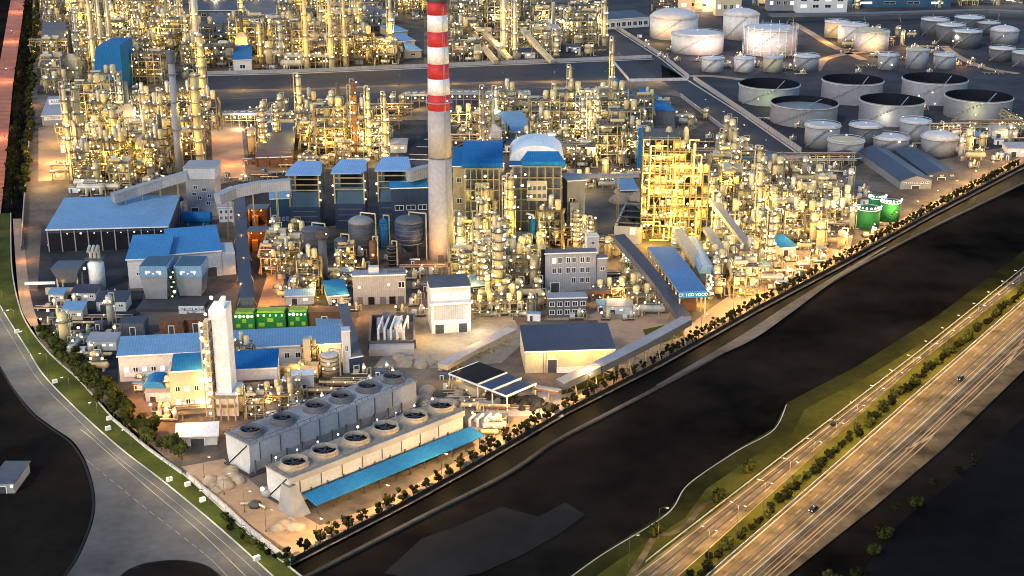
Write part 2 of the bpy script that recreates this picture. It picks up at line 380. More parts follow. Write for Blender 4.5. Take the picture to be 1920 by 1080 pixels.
# ------------------------------------------------------------------ process plant prototypes (base at the origin, front towards -y)
def rails(mb, x0, x1, y0, y1, z, m=0):
    for a, b in (((x0, y0), (x1, y0)), ((x1, y0), (x1, y1)), ((x1, y1), (x0, y1)), ((x0, y1), (x0, y0))):
        mb.beam((*a, z + 1.1), (*b, z + 1.1), .16, .16, m)
        n = max(1, int((Vector(a) - Vector(b)).length // 3))
        for i in range(n): q = Vector(a).lerp(Vector(b), i / n); mb.box(q.x, q.y, z, .14, .14, 1.1, 0, m)
def frame_unit(seed, w, d, h, lv, tone='frame_steel', lampk='Y', dense=1.0, nl=10):
    g = random.Random(seed); t = thing('process_frame', 'x', 'process unit')
    nx, ny = max(2, round(w / 6.5)), max(1, round(d / 7)); xs = [-w / 2 + w * i / nx for i in range(nx + 1)]; ys = [d * i / ny for i in range(ny + 1)]
    zs = [h * (i + 1) / lv for i in range(lv)]; mb = MB()
    tops = {}
    for i, x in enumerate(xs):
        for j, y in enumerate(ys):
            top = h if g.random() < .7 else zs[max(0, lv - 2)]
            mb.box(x, y, 0, .6, .6, top + .8)
    for z in zs:
        for y in ys: mb.beam((xs[0], y, z - .5), (xs[-1], y, z - .5), .38, .55)
        for x in xs: mb.beam((x, ys[0], z - .55), (x, ys[-1], z - .55), .36, .5)
    z0 = 0
    for z in zs:
        for i in range(nx):
            if g.random() < .35: mb.beam((xs[i], -.05, z0), (xs[i + 1], -.05, z - .6), .26, .26)
        z0 = z
    part('steel_frame', mb, M['frame_dark' if seed % 2 else tone], t)
    for k, z in enumerate(zs):
        pb = MB(); x0 = xs[0] + (g.choice((0, 0, w / nx))); x1 = xs[-1] - (g.choice((0, 0, w / nx)))
        pb.box((x0 + x1) / 2, d / 2, z - .2, x1 - x0 + .8, d + .8, .2); rails(pb, x0 - .3, x1 + .3, -.3, d + .3, z)
        part('platform', pb, M['grating'], t)
    # vessels on the levels
    lev = [0] + zs
    for k in range(int((lv * 1.6 + 4) * dense)):
        z = lev[g.randrange(0, lv + 1)]; x = g.uniform(xs[0] + 2, xs[-1] - 2); y = g.uniform(1.0, max(1.2, d * .5)); v = MB()
        q = g.random()
        if q < .32:
            v.box(x, y + 2, z, g.uniform(3, 6.2), g.uniform(2, 5), h / lv * g.uniform(.4, .75)); part('equipment_box', v, M[g.choice(('cream', 'vessel2', 'pale', 'grey', 'vessel'))], t)
        elif q < .68:
            r = g.uniform(1.2, 2.3); hh = min(g.uniform(4, 8), h / lv * 1.5)
            v.lathe([(r * .7, z), (r, z + .5), (r, z + hh), (r * .8, z + hh + .7), (.3, z + hh + 1.1)], 10, x, y)
            v.lathe([(r + .12, z + hh * .5), (r + .12, z + hh * .5 + .3)], 10, x, y)
            part('vessel', v, M[g.choice(('vessel', 'vessel2', 'vessel2'))], t, True)
        else:
            r = g.uniform(.9, 1.6); L = g.uniform(5, 9)
            v.tube((x - L / 2, y, z + r + .6), (x + L / 2, y, z + r + .6), r, 10)
            v.tube((x - L / 2 - .5, y, z + r + .6), (x - L / 2, y, z + r + .6), r * .5, 10, 0, r); v.tube((x + L / 2, y, z + r + .6), (x + L / 2 + .5, y, z + r + .6), r, 10, 0, r * .5)
            for s in (-.3, .3): v.box(x + s * L, y, z, .5, r * 1.6, .9)
            part('drum', v, M[g.choice(('vessel', 'vessel2'))], t)
    pp = MB()
    for k in range(int(16 * dense)):
        x, y, z = g.uniform(xs[0], xs[-1]), g.uniform(-.8, d * .6), g.uniform(1, h * .95)
        q = [(x, y, z)]
        for s in range(g.randrange(2, 5)):
            ax = g.randrange(3); l = g.uniform(2, 8) * g.choice((-1, 1)); x1, y1, z1 = q[-1]
            if ax == 0: x1 = min(max(x1 + l, xs[0] - 1), xs[-1] + 1)
            elif ax == 1: y1 = min(max(y1 + l, -1), d)
            else: z1 = min(max(z1 + l * 1.4, .5), h + 1)
            q.append((x1, y1, z1))
        pp.path(q, g.uniform(.22, .5), 6)
    part('pipework', pp, M['pipe'], t)
    sb = MB(); sx = xs[0] - 1.6 if g.random() < .5 else xs[-1] + 1.6; z0 = 0
    for k, z in enumerate(zs):
        a, b = (.5, d - .5) if k % 2 == 0 else (d - .5, .5); sb.beam((sx, a, z0), (sx, b, z), 1.3, .25); sb.beam((sx, a, z0 + 1.1), (sx, b, z + 1.1), 1.4, .1); z0 = z
    part('stair', sb, M['frame_steel'], t)
    for k in range(nl):
        z = zs[k % lv]; lamp(t, g.uniform(xs[0], xs[-1]), g.choice((-.7, -.7, d * .5)), z + g.choice((-1.2, 2.0)), g.choice((lampk, lampk, 'W' if lampk == 'Y' else lampk)))
    return Proto(t)
def column_unit(seed, r, h, tone='vessel', lampk='Y', nl=6, plats=5):
    g = random.Random(seed); t = thing('distillation_column', 'x', 'column')
    s = MB(); r2 = r * g.choice((1, .72, .8)); zc = h * g.uniform(.45, .65)
    s.lathe([(r * 1.25, 0), (r, h * .1), (r, zc), (r2, zc + r * .8), (r2, h - r2 * .6), (r2 * .75, h - r2 * .2), (.2, h)], 14)
    for k in range(6): z = h * (.15 + .13 * k); rr = r if z < zc else r2; s.lathe([(rr + .1, z), (rr + .1, z + .35)], 14)
    part('shell', s, M[tone], t, True)
    for k in range(plats):
        z = h * (.16 + .80 * k / max(1, plats - 1)); rr = (r if z < zc else r2) + 1.5; pb = MB()
        pb.lathe([(rr - 1.3, z), (rr, z), (rr, z + .2), (rr - 1.3, z + .2)], 12, cap=False)
        n = 10
        for i in range(n):
            a, b = 2 * math.pi * i / n, 2 * math.pi * (i + 1) / n
            pb.beam((rr * math.cos(a), rr * math.sin(a), z + 1.1), (rr * math.cos(b), rr * math.sin(b), z + 1.1), .15, .15)
            pb.box(rr * math.cos(a), rr * math.sin(a), z, .14, .14, 1.1)
        part('platform', pb, M['grating'], t)
    lb = MB()
    for sx in (-.3, .3): lb.box(r * .75 + sx, -r * .75 - .5, 0, .12, .12, h * .95)
    for k in range(int(h / 1.2)): lb.box(r * .75, -r * .75 - .5, k * 1.2, .6, .1, .1)
    part('ladder', lb, M['frame_steel'], t)
    pb = MB(); px = -r - .8; pb.path([(0, -.2, h), (0, -.2, h + 1.5), (px, -.2, h + 1.5), (px, -.4, h * .2), (px - 2, -.4, h * .2), (px - 2, -.4, 0)], .42, 7)
    pb.path([(-px, .4, 0), (-px, .4, h * .7), (0, .4, h * .7)], .3, 6)
    part('overhead_pipe', pb, M['pipe'], t)
    for k in range(nl):
        a = g.uniform(-2.6, -.5); z = h * (.16 + .80 * (k % plats) / max(1, plats - 1)); rr = (r if z < zc else r2) + 1.4
        lamp(t, rr * math.cos(a), rr * math.sin(a), z + 1.7, g.choice((lampk, lampk, 'W' if lampk == 'Y' else lampk)))
    return Proto(t)
def drum_unit(seed, r, L, tone='vessel2', nl=2, lampk='Y'):
    t = thing('horizontal_drum', 'x', 'drum'); v = MB(); z = r + 1.4
    v.tube((-L / 2, 0, z), (L / 2, 0, z), r, 14); v.tube((-L / 2 - r * .45, 0, z), (-L / 2, 0, z), r * .45, 14, 0, r); v.tube((L / 2, 0, z), (L / 2 + r * .45, 0, z), r, 14, 0, r * .45)
    part('shell', v, M[tone], t)
    for s in (-.3, .3):
        b = MB(); b.box(s * L, 0, 0, .7, r * 1.7, 1.6 + r * .3); part('saddle', b, M['concrete'], t)
    p = MB(); p.path([(L * .2, 0, z + r), (L * .2, 0, z + r + 1.6), (L * .2, r + 1.5, z + r + 1.6), (L * .2, r + 1.5, .3)], .3, 6); p.path([(-L * .3, -.2, z + r), (-L * .3, -.2, z + r + 1), (L * .5, -.2, z + r + 1)], .25, 6)
    part('pipework', p, M['pipe'], t)
    b = MB(); b.box(0, 0, z + r + .05, L * .6, 1.4, .15); rails(b, -L * .3, L * .3, -.7, .7, z + r + .2); part('platform', b, M['grating'], t)
    for k in range(nl): lamp(t, L * (-.3 + .6 * k / max(1, nl - 1)), -r * .6, z + r + 2, lampk)
    return Proto(t)
def vessel_unit(seed, r, h, tone='vessel2', lampk='Y', nl=2):
    g = random.Random(seed); t = thing('vertical_vessel', 'x', 'vessel'); v = MB()
    v.lathe([(r * .6, 1.6), (r, 2.6), (r, h - r * .5), (r * .8, h - r * .15), (.25, h)], 14); part('shell', v, M[tone], t, True)
    b = MB()
    for i in range(4):
        a = math.pi / 4 + i * math.pi / 2; b.box(r * .85 * math.cos(a), r * .85 * math.sin(a), 0, .4, .4, 3.4)
    part('leg_frame', b, M['frame_steel'], t)
    p = MB(); p.path([(0, 0, h), (0, 0, h + 1), (r + .8, 0, h + 1), (r + .8, -.2, .4), (r + 3, -.2, .4)], .28, 6); part('outlet_pipe', p, M['pipe'], t)
    pl = MB(); pl.box(0, 0, h * .72, r * 2 + 2, r * 2 + 2, .16); rails(pl, -r - 1, r + 1, -r - 1, r + 1, h * .72); part('platform', pl, M['grating'], t)
    for k in range(nl): lamp(t, g.uniform(-r, r), -r - 1, h * .72 + 1.8, lampk)
    return Proto(t)
def rack_unit(seed, L, h=9, w=6, nl=6, lampk='Y', npipe=7):
    g = random.Random(seed); t = thing('pipe_rack', 'x', 'pipe rack'); b = MB(); n = max(2, round(L / 9))
    for i in range(n + 1):
        x = -L / 2 + L * i / n
        for y in (0, w): b.box(x, y, 0, .5, .5, h)
        for z in (h * .55, h): b.beam((x, -.6, z - .3), (x, w + .6, z - .3), .4, .5)
        if i < n:
            for y in (0, w): b.beam((x, y, h - .9), (x + L / n, y, h - .9), .3, .4)
            b.beam((x, -.1, .2), (x + L / n, -.1, h * .5), .22, .22)
    part('steel_frame', b, M['frame_steel'], t)
    for k in range(npipe):
        r = g.uniform(.25, .55); z = (h if k % 2 else h * .55) + r; y = w * (k + .5) / npipe; p = MB(); p.tube((-L / 2 - 2, y, z), (L / 2 + 2, y, z), r, 7)
        x = g.uniform(-L / 2, L / 2)
        if k % 3 == 0: p.path([(x, y, z), (x, y, z + 2.2), (x, -2.0, z + 2.2), (x, -2.0, .2)], r * .8, 6)
        part('pipe', p, M[g.choice(('pipe', 'pipe', 'vessel', 'rust'))], t)
    for k in range(nl): lamp(t, -L / 2 + L * (k + .5) / nl, -.9, h * .5 + (k % 2) * h * .4, lampk)
    return Proto(t)
def heater_unit(seed, tone='grey', lampk='Y'):
    g = random.Random(seed); t = thing('fired_heater', 'x', 'heater'); w, d, h = g.uniform(9, 13), 8, g.uniform(12, 16); b = MB()
    for sx in (-1, 1):
        for y in (.5, d - .5): b.box(sx * (w / 2 - .5), y, 0, .6, .6, 3)
    b.box(0, d / 2, 3, w, d, h - 3); b.hull([(-w / 2, 0, h), (w / 2, 0, h), (w / 2, d, h), (-w / 2, d, h)], [(-1.6, d / 2 - 1.6, h + 4), (1.6, d / 2 - 1.6, h + 4), (1.6, d / 2 + 1.6, h + 4), (-1.6, d / 2 + 1.6, h + 4)])
    for k in range(5): b.box(-w / 2 + w * (k + .5) / 5, -.12, 3, .3, .24, h - 3.2)
    part('casing', b, M[tone], t)
    s = MB(); s.lathe([(1.6, h + 3.9), (1.4, h + 20), (1.5, h + 20.4), (1.2, h + 20.4)], 12, 0, d / 2); part('stack', s, M['tank_dk' if seed % 2 else 'vessel'], t, True)
    p = MB(); p.box(0, -.9, h * .55, w + 1.6, 1.5, .2); rails(p, -w / 2 - .8, w / 2 + .8, -1.6, -.2, h * .55); part('platform', p, M['grating'], t)
    for k in range(4): lamp(t, -w / 2 + w * k / 3, -1.5, h * .55 + (2 if k % 2 else -1), lampk)
    return Proto(t)
def cooler_unit(seed, n=4, lampk='Y'):
    t = thing('air_cooler', 'x', 'air cooler'); L = n * 6.0; b = MB()
    for i in range(n + 1):
        for y in (0, 8): b.box(-L / 2 + i * 6, y, 0, .5, .5, 9)
    for y in (0, 8): b.beam((-L / 2, y, 5), (L / 2, y, 5), .4, .5)
    part('steel_frame', b, M['frame_steel'], t)
    c = MB(); c.box(0, 4, 9, L + 1, 9, 1.8); part('casing', c, M['grey'], t)
    for i in range(n):
        f = MB(); x = -L / 2 + 3 + i * 6; f.lathe([(2.5, 10.8), (2.3, 11.8), (2.1, 11.8), (2.1, 10.9)], 14, x, 4); f.lathe([(2.1, 11.2), (.01, 11.25)], 14, x, 4, 1, False)
        part('fan', f, [M['vessel'], M['black']], t)
    for k in range(n): lamp(t, -L / 2 + 3 + k * 6, -.6, 7.6, lampk)
    return Proto(t)
def shed_unit(seed, w, d, h, rmat='blue', wmat='pale'):
    t = thing('plant_shed', 'x', 'shed'); b = MB(); b.prism([(-w / 2, 0), (w / 2, 0), (w / 2, d), (-w / 2, d)], 0, [h, h, h + 1.5, h + 1.5]); part('wall', b, M[wmat], t)
    r = MB(); r.hull([(-w / 2 - .5, -.5, h), (w / 2 + .5, -.5, h), (w / 2 + .5, d + .5, h + 1.65), (-w / 2 - .5, d + .5, h + 1.65)], [(-w / 2 - .5, -.5, h + .35), (w / 2 + .5, -.5, h + .35), (w / 2 + .5, d + .5, h + 2), (-w / 2 - .5, d + .5, h + 2)]); part('roof', r, M[rmat], t)
    door(t, -w * .25, min(3.5, w * .3), min(3.6, h * .7)); window(t, w * .08, h * .6, min(2.4, w * .2), 1.6, lit=seed % 2 == 0); window(t, w * .33, h * .6, min(2.4, w * .2), 1.6, lit=seed % 3 == 0)
    lamp(t, -w * .25, -.4, h * .88, 'y')
    return Proto(t)

# ------------------------------------------------------------------ trees
def tree_unit(seed, h, r, leaf='leaf_dark', n=240, trunk=.22):
    g = random.Random(seed); t = thing('tree', 'x', 'tree'); b = MB()
    b.tube((0, 0, -.3), (g.uniform(-.2, .2), 0, h * .5), trunk * 1.3, 6, 0, trunk * .6)
    for k in range(4):
        a = g.uniform(0, 6.28); b.tube((0, 0, h * (.28 + .06 * k)), (r * .6 * math.cos(a), r * .6 * math.sin(a), h * (.55 + .1 * k)), trunk * .5, 5, 0, trunk * .2)
    part('trunk', b, M['bark'], t)
    c = MB(); cl = []
    for k in range(9):
        a = g.uniform(0, 6.28); rr = r * g.uniform(.15, .72); cl.append((rr * math.cos(a), rr * math.sin(a), h * g.uniform(.30 if h < 6 else .42, .86), r * g.uniform(.34, .58)))
    for k in range(n):
        x, y, z, q = g.choice(cl); v = Vector((g.gauss(0, 1), g.gauss(0, 1), g.gauss(0, 1))).normalized() * q * g.uniform(.55, 1.08)
        p = Vector((x, y, z)) + Vector((v.x, v.y, v.z * .85)); s = r * g.uniform(.10, .2)
        e = Vector((g.gauss(0, 1), g.gauss(0, 1), g.gauss(0, 1))).normalized(); f = e.orthogonal().normalized(); e2 = e.cross(f)
        c.add([p - f * s - e2 * s * .6, p + f * s - e2 * s * .7, p + f * s * .5 + e2 * s, p - f * s * .8 + e2 * s * .7], [(0, 1, 2, 3)])
    for x, y, z, q in cl: c.ball(x, y, z, q * .72, 7, 4)
    part('crown', c, M[leaf], t)
    return Proto(t)
def bush_unit(seed, r, leaf='leaf', n=90):
    g = random.Random(seed); t = thing('bush', 'x', 'bush'); c = MB(); cl = [(g.uniform(-.5, .5) * r, g.uniform(-.5, .5) * r, r * g.uniform(.3, .75), r * g.uniform(.35, .6)) for _ in range(5)]
    for k in range(n):
        x, y, z, q = g.choice(cl); v = Vector((g.gauss(0, 1), g.gauss(0, 1), abs(g.gauss(0, 1)))).normalized() * q * g.uniform(.7, 1.15); p = Vector((x, y, z)) + v; s = r * g.uniform(.1, .2)
        e = Vector((g.gauss(0, 1), g.gauss(0, 1), g.gauss(0, 1))).normalized(); f = e.orthogonal().normalized(); e2 = e.cross(f)
        c.add([p - f * s - e2 * s, p + f * s - e2 * s, p + f * s + e2 * s, p - f * s + e2 * s], [(0, 1, 2, 3)])
    for x, y, z, q in cl: c.ball(x, y, z, q * .8, 7, 4)
    part('crown', c, M[leaf], t); b = MB(); b.tube((0, 0, -.2), (0, 0, r * .5), .12, 5); part('trunk', b, M['bark'], t)
    return Proto(t)
def lamp_post(h=11, arms=1, k='y'):
    t = thing('street_lamp', 'x', 'street lamp'); b = MB(); b.tube((0, 0, 0), (0, 0, h), .10, 7, 0, .05); b.lathe([(.25, 0), (.25, .4), (.12, .5)], 8); part('pole', b, M['dark_steel'], t)
    for s in ((1,) if arms == 1 else (1, -1)):
        a = MB(); a.path([(0, 0, h - .2), (s * .8, 0, h + .4), (s * 2.2, 0, h + .6)], .05, 6); part('arm', a, M['dark_steel'], t)
        hb = MB(); hb.box(s * 2.5, 0, h + .5, 1.1, .4, .2); hd = part('lamp_head', hb, M['grey_dk'], t)
        lb = MB(); lb.box(s * 2.5, 0, h + .36, .9, .34, .13); part('lens', lb, M['lampY'], hd)
    return Proto(t)

def skid_unit(seed):
    g = random.Random(seed); t = thing('equipment_skid', 'x', 'machinery'); b = MB(); L, W = g.uniform(4, 7), g.uniform(2.5, 4); b.box(0, W / 2, 0, L, W, .5); part('base', b, M['dark_steel'], t)
    b = MB(); b.box(-L * .25, W * .5, .5, L * .35, W * .7, g.uniform(1.5, 3.4)); part('cabinet', b, M[g.choice(('cream', 'grey', 'pale', 'tank_dk'))], t)
    b = MB(); r = g.uniform(.7, 1.3); b.lathe([(r, .5), (r, g.uniform(2.5, 5)), (r * .4, 5.4), (.1, 5.6)], 9, L * .25, W * .5); part('vessel', b, M['vessel2' if seed % 2 else 'vessel'], t, True)
    b = MB(); b.path([(-L / 2, -.4, 1.5), (L / 2, -.4, 1.5), (L / 2, -.4, 4), (L / 2 + 1.5, 1, 4), (L / 2 + 1.5, 1, .2)], .3, 6); part('pipe', b, M['pipe'], t)
    lamp(t, g.uniform(-L / 2, L / 2), -.6, g.uniform(3, 5), g.choice('yyYw')); return Proto(t)
def track_unit(seed, L):
    g = random.Random(seed); t = thing('low_pipe_track', 'x', 'pipe track'); b = MB()
    for k in range(int(L / 4)): b.box(-L / 2 + 2 + 4 * k, 1.5, 0, .4, 3.4, .9)
    part('sleeper', b, M['concrete'], t)
    for k in range(4): p = MB(); r = g.uniform(.2, .42); p.tube((-L / 2, .3 + .8 * k, .9 + r), (L / 2, .3 + .8 * k, .9 + r), r, 7); part('pipe', p, M[g.choice(('pipe', 'vessel', 'vessel2', 'rust'))], t)
    lamp(t, 0, -.3, 2.4, 'y'); return Proto(t)
def cabinet_unit(seed):
    g = random.Random(seed); t = thing('electrical_cabinet', 'x', 'cabinet'); b = MB(); w, h = g.uniform(3, 6), g.uniform(2.4, 3.6); b.box(0, 1.2, 0, w, 2.4, h); part('casing', b, M[('white', 'grey_dk', 'rust', 'teal_dark')[seed % 4]], t)
    b = MB(); b.box(0, 1.2, h, w + .4, 2.9, .25); part('roof', b, M['grey_dk' if seed % 2 else 'blue'], t); door(t, -w * .2, 1.2, h * .75); return Proto(t)
# ================================================================== the ground
base = MB(); base.add([(-9000, -600, -1.2), (9000, -600, -1.2), (9000, 26000, -1.2), (-9000, 26000, -1.2)], [(0, 1, 2, 3)])
setting('ground', base, M['soil'])
FENCE = [(548, 1060), (780, 940), (900, 873), (1061, 778), (1240, 687), (1420, 585), (1585, 497), (1750, 405), (1920, 316), (2150, 196)]
BANK = [(548, 1092), (780, 972), (943, 890), (1040, 826), (1126, 780), (1228, 727), (1355, 658), (1465, 587), (1592, 507), (1750, 424), (1920, 341), (2150, 216)]
sheet('plant_yard', [(62, -70), (60, 150), (45, 380), (40, 560), (70, 630), (110, 690), (165, 730), (335, 880), (430, 960)] + FENCE + [(2150, -70)], 0, M['yard'])
def canal():
    a = [P(*p) for p in FENCE]; b = [P(*p) for p in BANK]; mb = MB(); pts = a + b[::-1]
    tri = tessellate_polygon([pts]); fs = []
    for t in tri:
        A, B, C = (pts[i] for i in t); fs.append(tuple(t) if (B - A).cross(C - A).z > 0 else tuple(reversed(t)))
    mb.add([(p.x, p.y, -.9) for p in pts], fs); setting('canal_water', mb, M['water'])
canal()
ribbon('canal_bank', BANK, 1.5, -.95, M['bank_glint'], True, h=.75)
strip('bank_glint_strip', [(1230, 722), (1330, 664), (1400, 622), (1470, 576), (1560, 520), (1660, 462)], [(1231, 724), (1336, 672), (1412, 636), (1484, 586), (1566, 525), (1661, 464)], -.14, M['bank'], True)  # tapered pale strip stands in for sky glints by the canal
sheet('waste_slab', [(790, 1010), (860, 985), (940, 950), (1010, 968), (1060, 942), (1098, 965), (1050, 1000), (980, 1040), (900, 1075), (800, 1090), (720, 1075)], -.9, M['slab'])
sheet('field', [(1600, 1100), (1680, 990), (1790, 900), (1960, 760), (2100, 790), (2000, 1150), (1600, 1180)], -.9, M['field'], curve=True)
# left hand road, junction and islands
RR = [(-60, 470), (-14, 552), (0, 576), (17, 604), (50, 656), (82, 706), (140, 766), (225, 842), (308, 906), (415, 995), (510, 1081), (600, 1165)]
RL = [(-110, 500), (-60, 600), (0, 686), (25, 727), (62, 772), (98, 800), (142, 833), (170, 890), (178, 960), (150, 1040), (110, 1100), (60, 1180)]
strip('road', RL, RR, .02, M['asphalt'], True)
sheet('road_island', [(222, 1086), (240, 1070), (270, 1058), (310, 1052), (345, 1052), (380, 1059), (405, 1074), (430, 1100), (440, 1140), (220, 1140)], .06, M['island'])
ribbon('island_kerb', [(222, 1086), (240, 1070), (270, 1058), (310, 1052), (345, 1052), (380, 1059), (405, 1074), (430, 1100)], .5, .02, M['black'], True, h=.16)
sheet('left_field', [(-200, 520), (-60, 604), (0, 690), (25, 731), (60, 776), (96, 804), (138, 837), (166, 892), (174, 960), (146, 1040), (106, 1100), (50, 1180), (-500, 1180)], .0, M['island'])
ribbon('field_kerb', [(0, 690), (25, 731), (60, 776), (96, 804), (138, 837), (166, 892), (174, 960), (146, 1040), (106, 1100)], .9, 0, M['black'], True, h=.16)
ribbon('kerb', [(p[0] + 1, p[1] - 1) for p in RR[1:]], .55, .02, M['kerb'], True, h=.15)
ribbon('road_line', [(150, 805), (172, 822), (267, 906), (370, 993), (444, 1064), (500, 1120)], .32, .05, M['line'], True)
ribbon('edge_line', [(0, 596), (40, 662), (72, 712), (128, 770), (215, 852), (300, 918), (405, 1005), (495, 1085)], .2, .05, M['line'], True)
ribbon('stop_line', [(162, 862), (267, 948), (385, 1040), (430, 1085)], .25, .05, M['line'], True, dash=(3, 2.5))
GR = [(20, 400), (22, 500), (35, 570), (55, 615), (95, 665), (150, 715), (212, 785), (267, 834), (341, 887), (400, 940), (470, 1005), (548, 1068), (600, 1110)]
GL = [(-40, 400), (-25, 520), (2, 576), (19, 604), (52, 656), (84, 706), (142, 766), (227, 842), (310, 906), (417, 995), (480, 1055), (540, 1108), (580, 1145)]
strip('grass_verge', GL, GR, .05, M['grass'], True)
setattr(bpy.data.objects['grass_verge'], '["kind"]', 'structure') if False else None
ribbon('garden_kerb', GR, .6, 0, M['kerb'], True, h=.35)
strip('orange_lit_path', [(24, 410), (36, 560), (58, 612)], [(40, 410), (58, 560), (78, 608)], .03, M['warm_yard'], True)  # orange-lit strip, its light put into the ground colour
strip('brick_road', [(36, -70), (20, 0), (0, 115), (-44, 350), (-60, 430)], [(58, -70), (47, 0), (24, 160), (7, 350), (0, 410)], .03, M['brick'])
for k, y in enumerate([(-30 + 9 * i) for i in range(44)]):
    pass
jb = MB()
for k in range(64):
    y = -40 + 440 * (k / 64) ** 1.15; xl = 20 - 20 * y / 115; xr = 47 - 23 * y / 160 if y < 160 else 24 - 17 * (y - 160) / 190
    a, b = P(xl, y), P(xr, y); d = .5; jb.add([(a.x, a.y - d, .06), (b.x, b.y - d, .06), (b.x, b.y + d, .06), (a.x, a.y + d, .06)], [(0, 1, 2, 3)])
setting('brick_joint_line', jb, M['rust'])
# yards of other ground inside the plant, the lit ones coloured by their lamplight
sheet('tank_farm_paving', [(1090, 20), (1140, -70), (2150, -70), (2150, 190), (1920, 268), (1760, 300), (1480, 300), (1300, 165), (1215, 118)], .03, M['yard_dark'])
sheet('coal_yard', [(55, 545), (270, 545), (262, 590), (222, 600), (222, 720), (160, 700), (75, 620)], .03, M['coal_yard'])
sheet('loading_yard', [(78, 425), (240, 425), (240, 545), (70, 545)], .05, M['coal_yard'])
sheet('lamplit_yard', [(700, 690), (770, 600), (800, 580), (960, 590), (985, 640), (940, 680), (830, 690)], .04, M['lit_yard'], curve=False)  # pool of bright lamplight painted as paler ground
sheet('peach_lit_yard', [(1000, 600), (1130, 560), (1240, 570), (1290, 590), (1230, 690), (1160, 690), (1120, 600)], .04, M['warm_yard'])  # peach lamplight on the ground put into the paving colour
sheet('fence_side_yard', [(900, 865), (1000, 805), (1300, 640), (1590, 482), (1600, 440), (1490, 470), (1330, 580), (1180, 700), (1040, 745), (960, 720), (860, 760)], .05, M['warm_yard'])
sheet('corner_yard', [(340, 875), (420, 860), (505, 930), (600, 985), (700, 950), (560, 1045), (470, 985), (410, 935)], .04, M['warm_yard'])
sheet('floodlit_yard', [(395, 228), (452, 232), (462, 335), (400, 330)], .04, M['warm_yard'])  # orange floodlight pool painted as ochre ground
sheet('west_yard', [(72, 240), (125, 230), (150, 335), (72, 340)], .04, M['warm_yard'])  # another orange floodlight pool painted on the ground
sheet('unit_yard', [(465, 380), (512, 390), (540, 580), (472, 600)], .04, M['warm_yard'])  # orange-lit ground, the glow put into its colour
sheet('lawn', [(1050, 705), (1140, 690), (1150, 715), (1050, 740)], .07, M['grass_dry'])
sheet('lawn', [(1205, 618), (1290, 600), (1280, 630), (1220, 650)], .07, M['grass_dry'])
sheet('dark_court', [(725, 225), (800, 225), (800, 305), (750, 300)], .06, M['coal_yard'])
for q in ([(70, 8), (795, 4), (795, 124), (560, 133), (388, 138), (240, 178), (70, 178)], [(126, 210), (322, 210), (324, 335), (205, 350), (130, 345)], [(346, 210), (394, 210), (398, 322), (346, 322)], [(455, 210), (800, 196), (722, 226), (745, 300), (560, 300), (466, 300)], [(850, 4), (1090, 4), (1160, 100), (1085, 116), (850, 122)], [(850, 186), (1140, 180), (1196, 236), (1196, 316), (1064, 326), (850, 330)], [(852, 440), (962, 440), (1095, 450), (1020, 478), (1018, 562), (900, 566), (855, 540)], [(1200, 300), (1330, 225), (1440, 300), (1500, 335), (1585, 372), (1604, 440), (1580, 478), (1460, 510), (1400, 560), (1345, 562), (1320, 470), (1200, 460)], [(500, 425), (800, 425), (800, 500), (655, 505), (655, 578), (540, 578)]):
    sheet('unit_paving', q, .025, M['unit_ground'])
sheet('corridor_paving', [(1185, 165), (1278, 182), (1350, 238), (1438, 303), (1500, 335), (1440, 298), (1330, 222), (1262, 212)], .022, M['unit_ground'])
sheet('dark_yard', [(1030, 100), (1060, 62), (1100, 60), (1150, 96), (1140, 112), (1050, 114)], .03, M['coal_yard'])
sheet('boiler_yard', [(412, 345), (545, 318), (850, 312), (850, 424), (500, 424), (475, 380), (420, 385)], .028, M['coal_yard'])
ribbon('lane_glow_strip', [(p[0] - 15, p[1] - 12) for p in FENCE], 6.5, .075, M['warm_yard'])  # pale strip added so a lamp glow shows behind the dark trees
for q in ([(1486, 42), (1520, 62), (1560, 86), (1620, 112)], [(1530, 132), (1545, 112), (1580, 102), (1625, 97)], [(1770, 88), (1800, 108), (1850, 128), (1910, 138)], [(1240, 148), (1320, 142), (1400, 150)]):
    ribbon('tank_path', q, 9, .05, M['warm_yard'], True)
ribbon('verge_edge', [(1060, 1085), (1130, 1035), (1250, 960), (1290, 905), (1380, 843), (1450, 803), (1475, 755)], .35, -.84, M['kerb'], True)
# plant roads
strip('plant_road', [(390, 143), (560, 139), (800, 129), (1000, 121), (1225, 112)], [(390, 168), (560, 166), (800, 156), (1000, 151), (1290, 150)], .06, M['asphalt_blue'])
strip('plant_path', [(190, 183), (360, 177), (560, 169), (800, 160), (1140, 154)], [(190, 193), (360, 188), (560, 178), (800, 168), (1140, 160)], .07, M['bank'])
strip('service_road', [(190, 195), (560, 181), (800, 170), (1140, 162)], [(190, 208), (560, 206), (800, 192), (1140, 180)], .06, M['asphalt_blue'])
strip('tank_road', [(1100, 20), (1160, 60), (1240, 112), (1290, 152), (1390, 215), (1500, 292)], [(1095, 52), (1150, 92), (1192, 118), (1280, 178), (1350, 235), (1440, 300)], .06, M['asphalt_blue'])
strip('spur_road', [(470, 372), (500, 520), (475, 600)], [(438, 375), (452, 520), (440, 600)], .06, M['asphalt_blue'])
for nm, pts in (('road_kerb', [(390, 142), (560, 138), (800, 128), (1000, 120), (1225, 111)]), ('road_kerb', [(1100, 19), (1160, 59), (1240, 111), (1290, 151), (1390, 214), (1500, 291)]), ('road_kerb', [(1280, 180), (1350, 237), (1440, 302)])):
    ribbon(nm, pts, 1.6, 0, M['kerb'], False, h=.3)
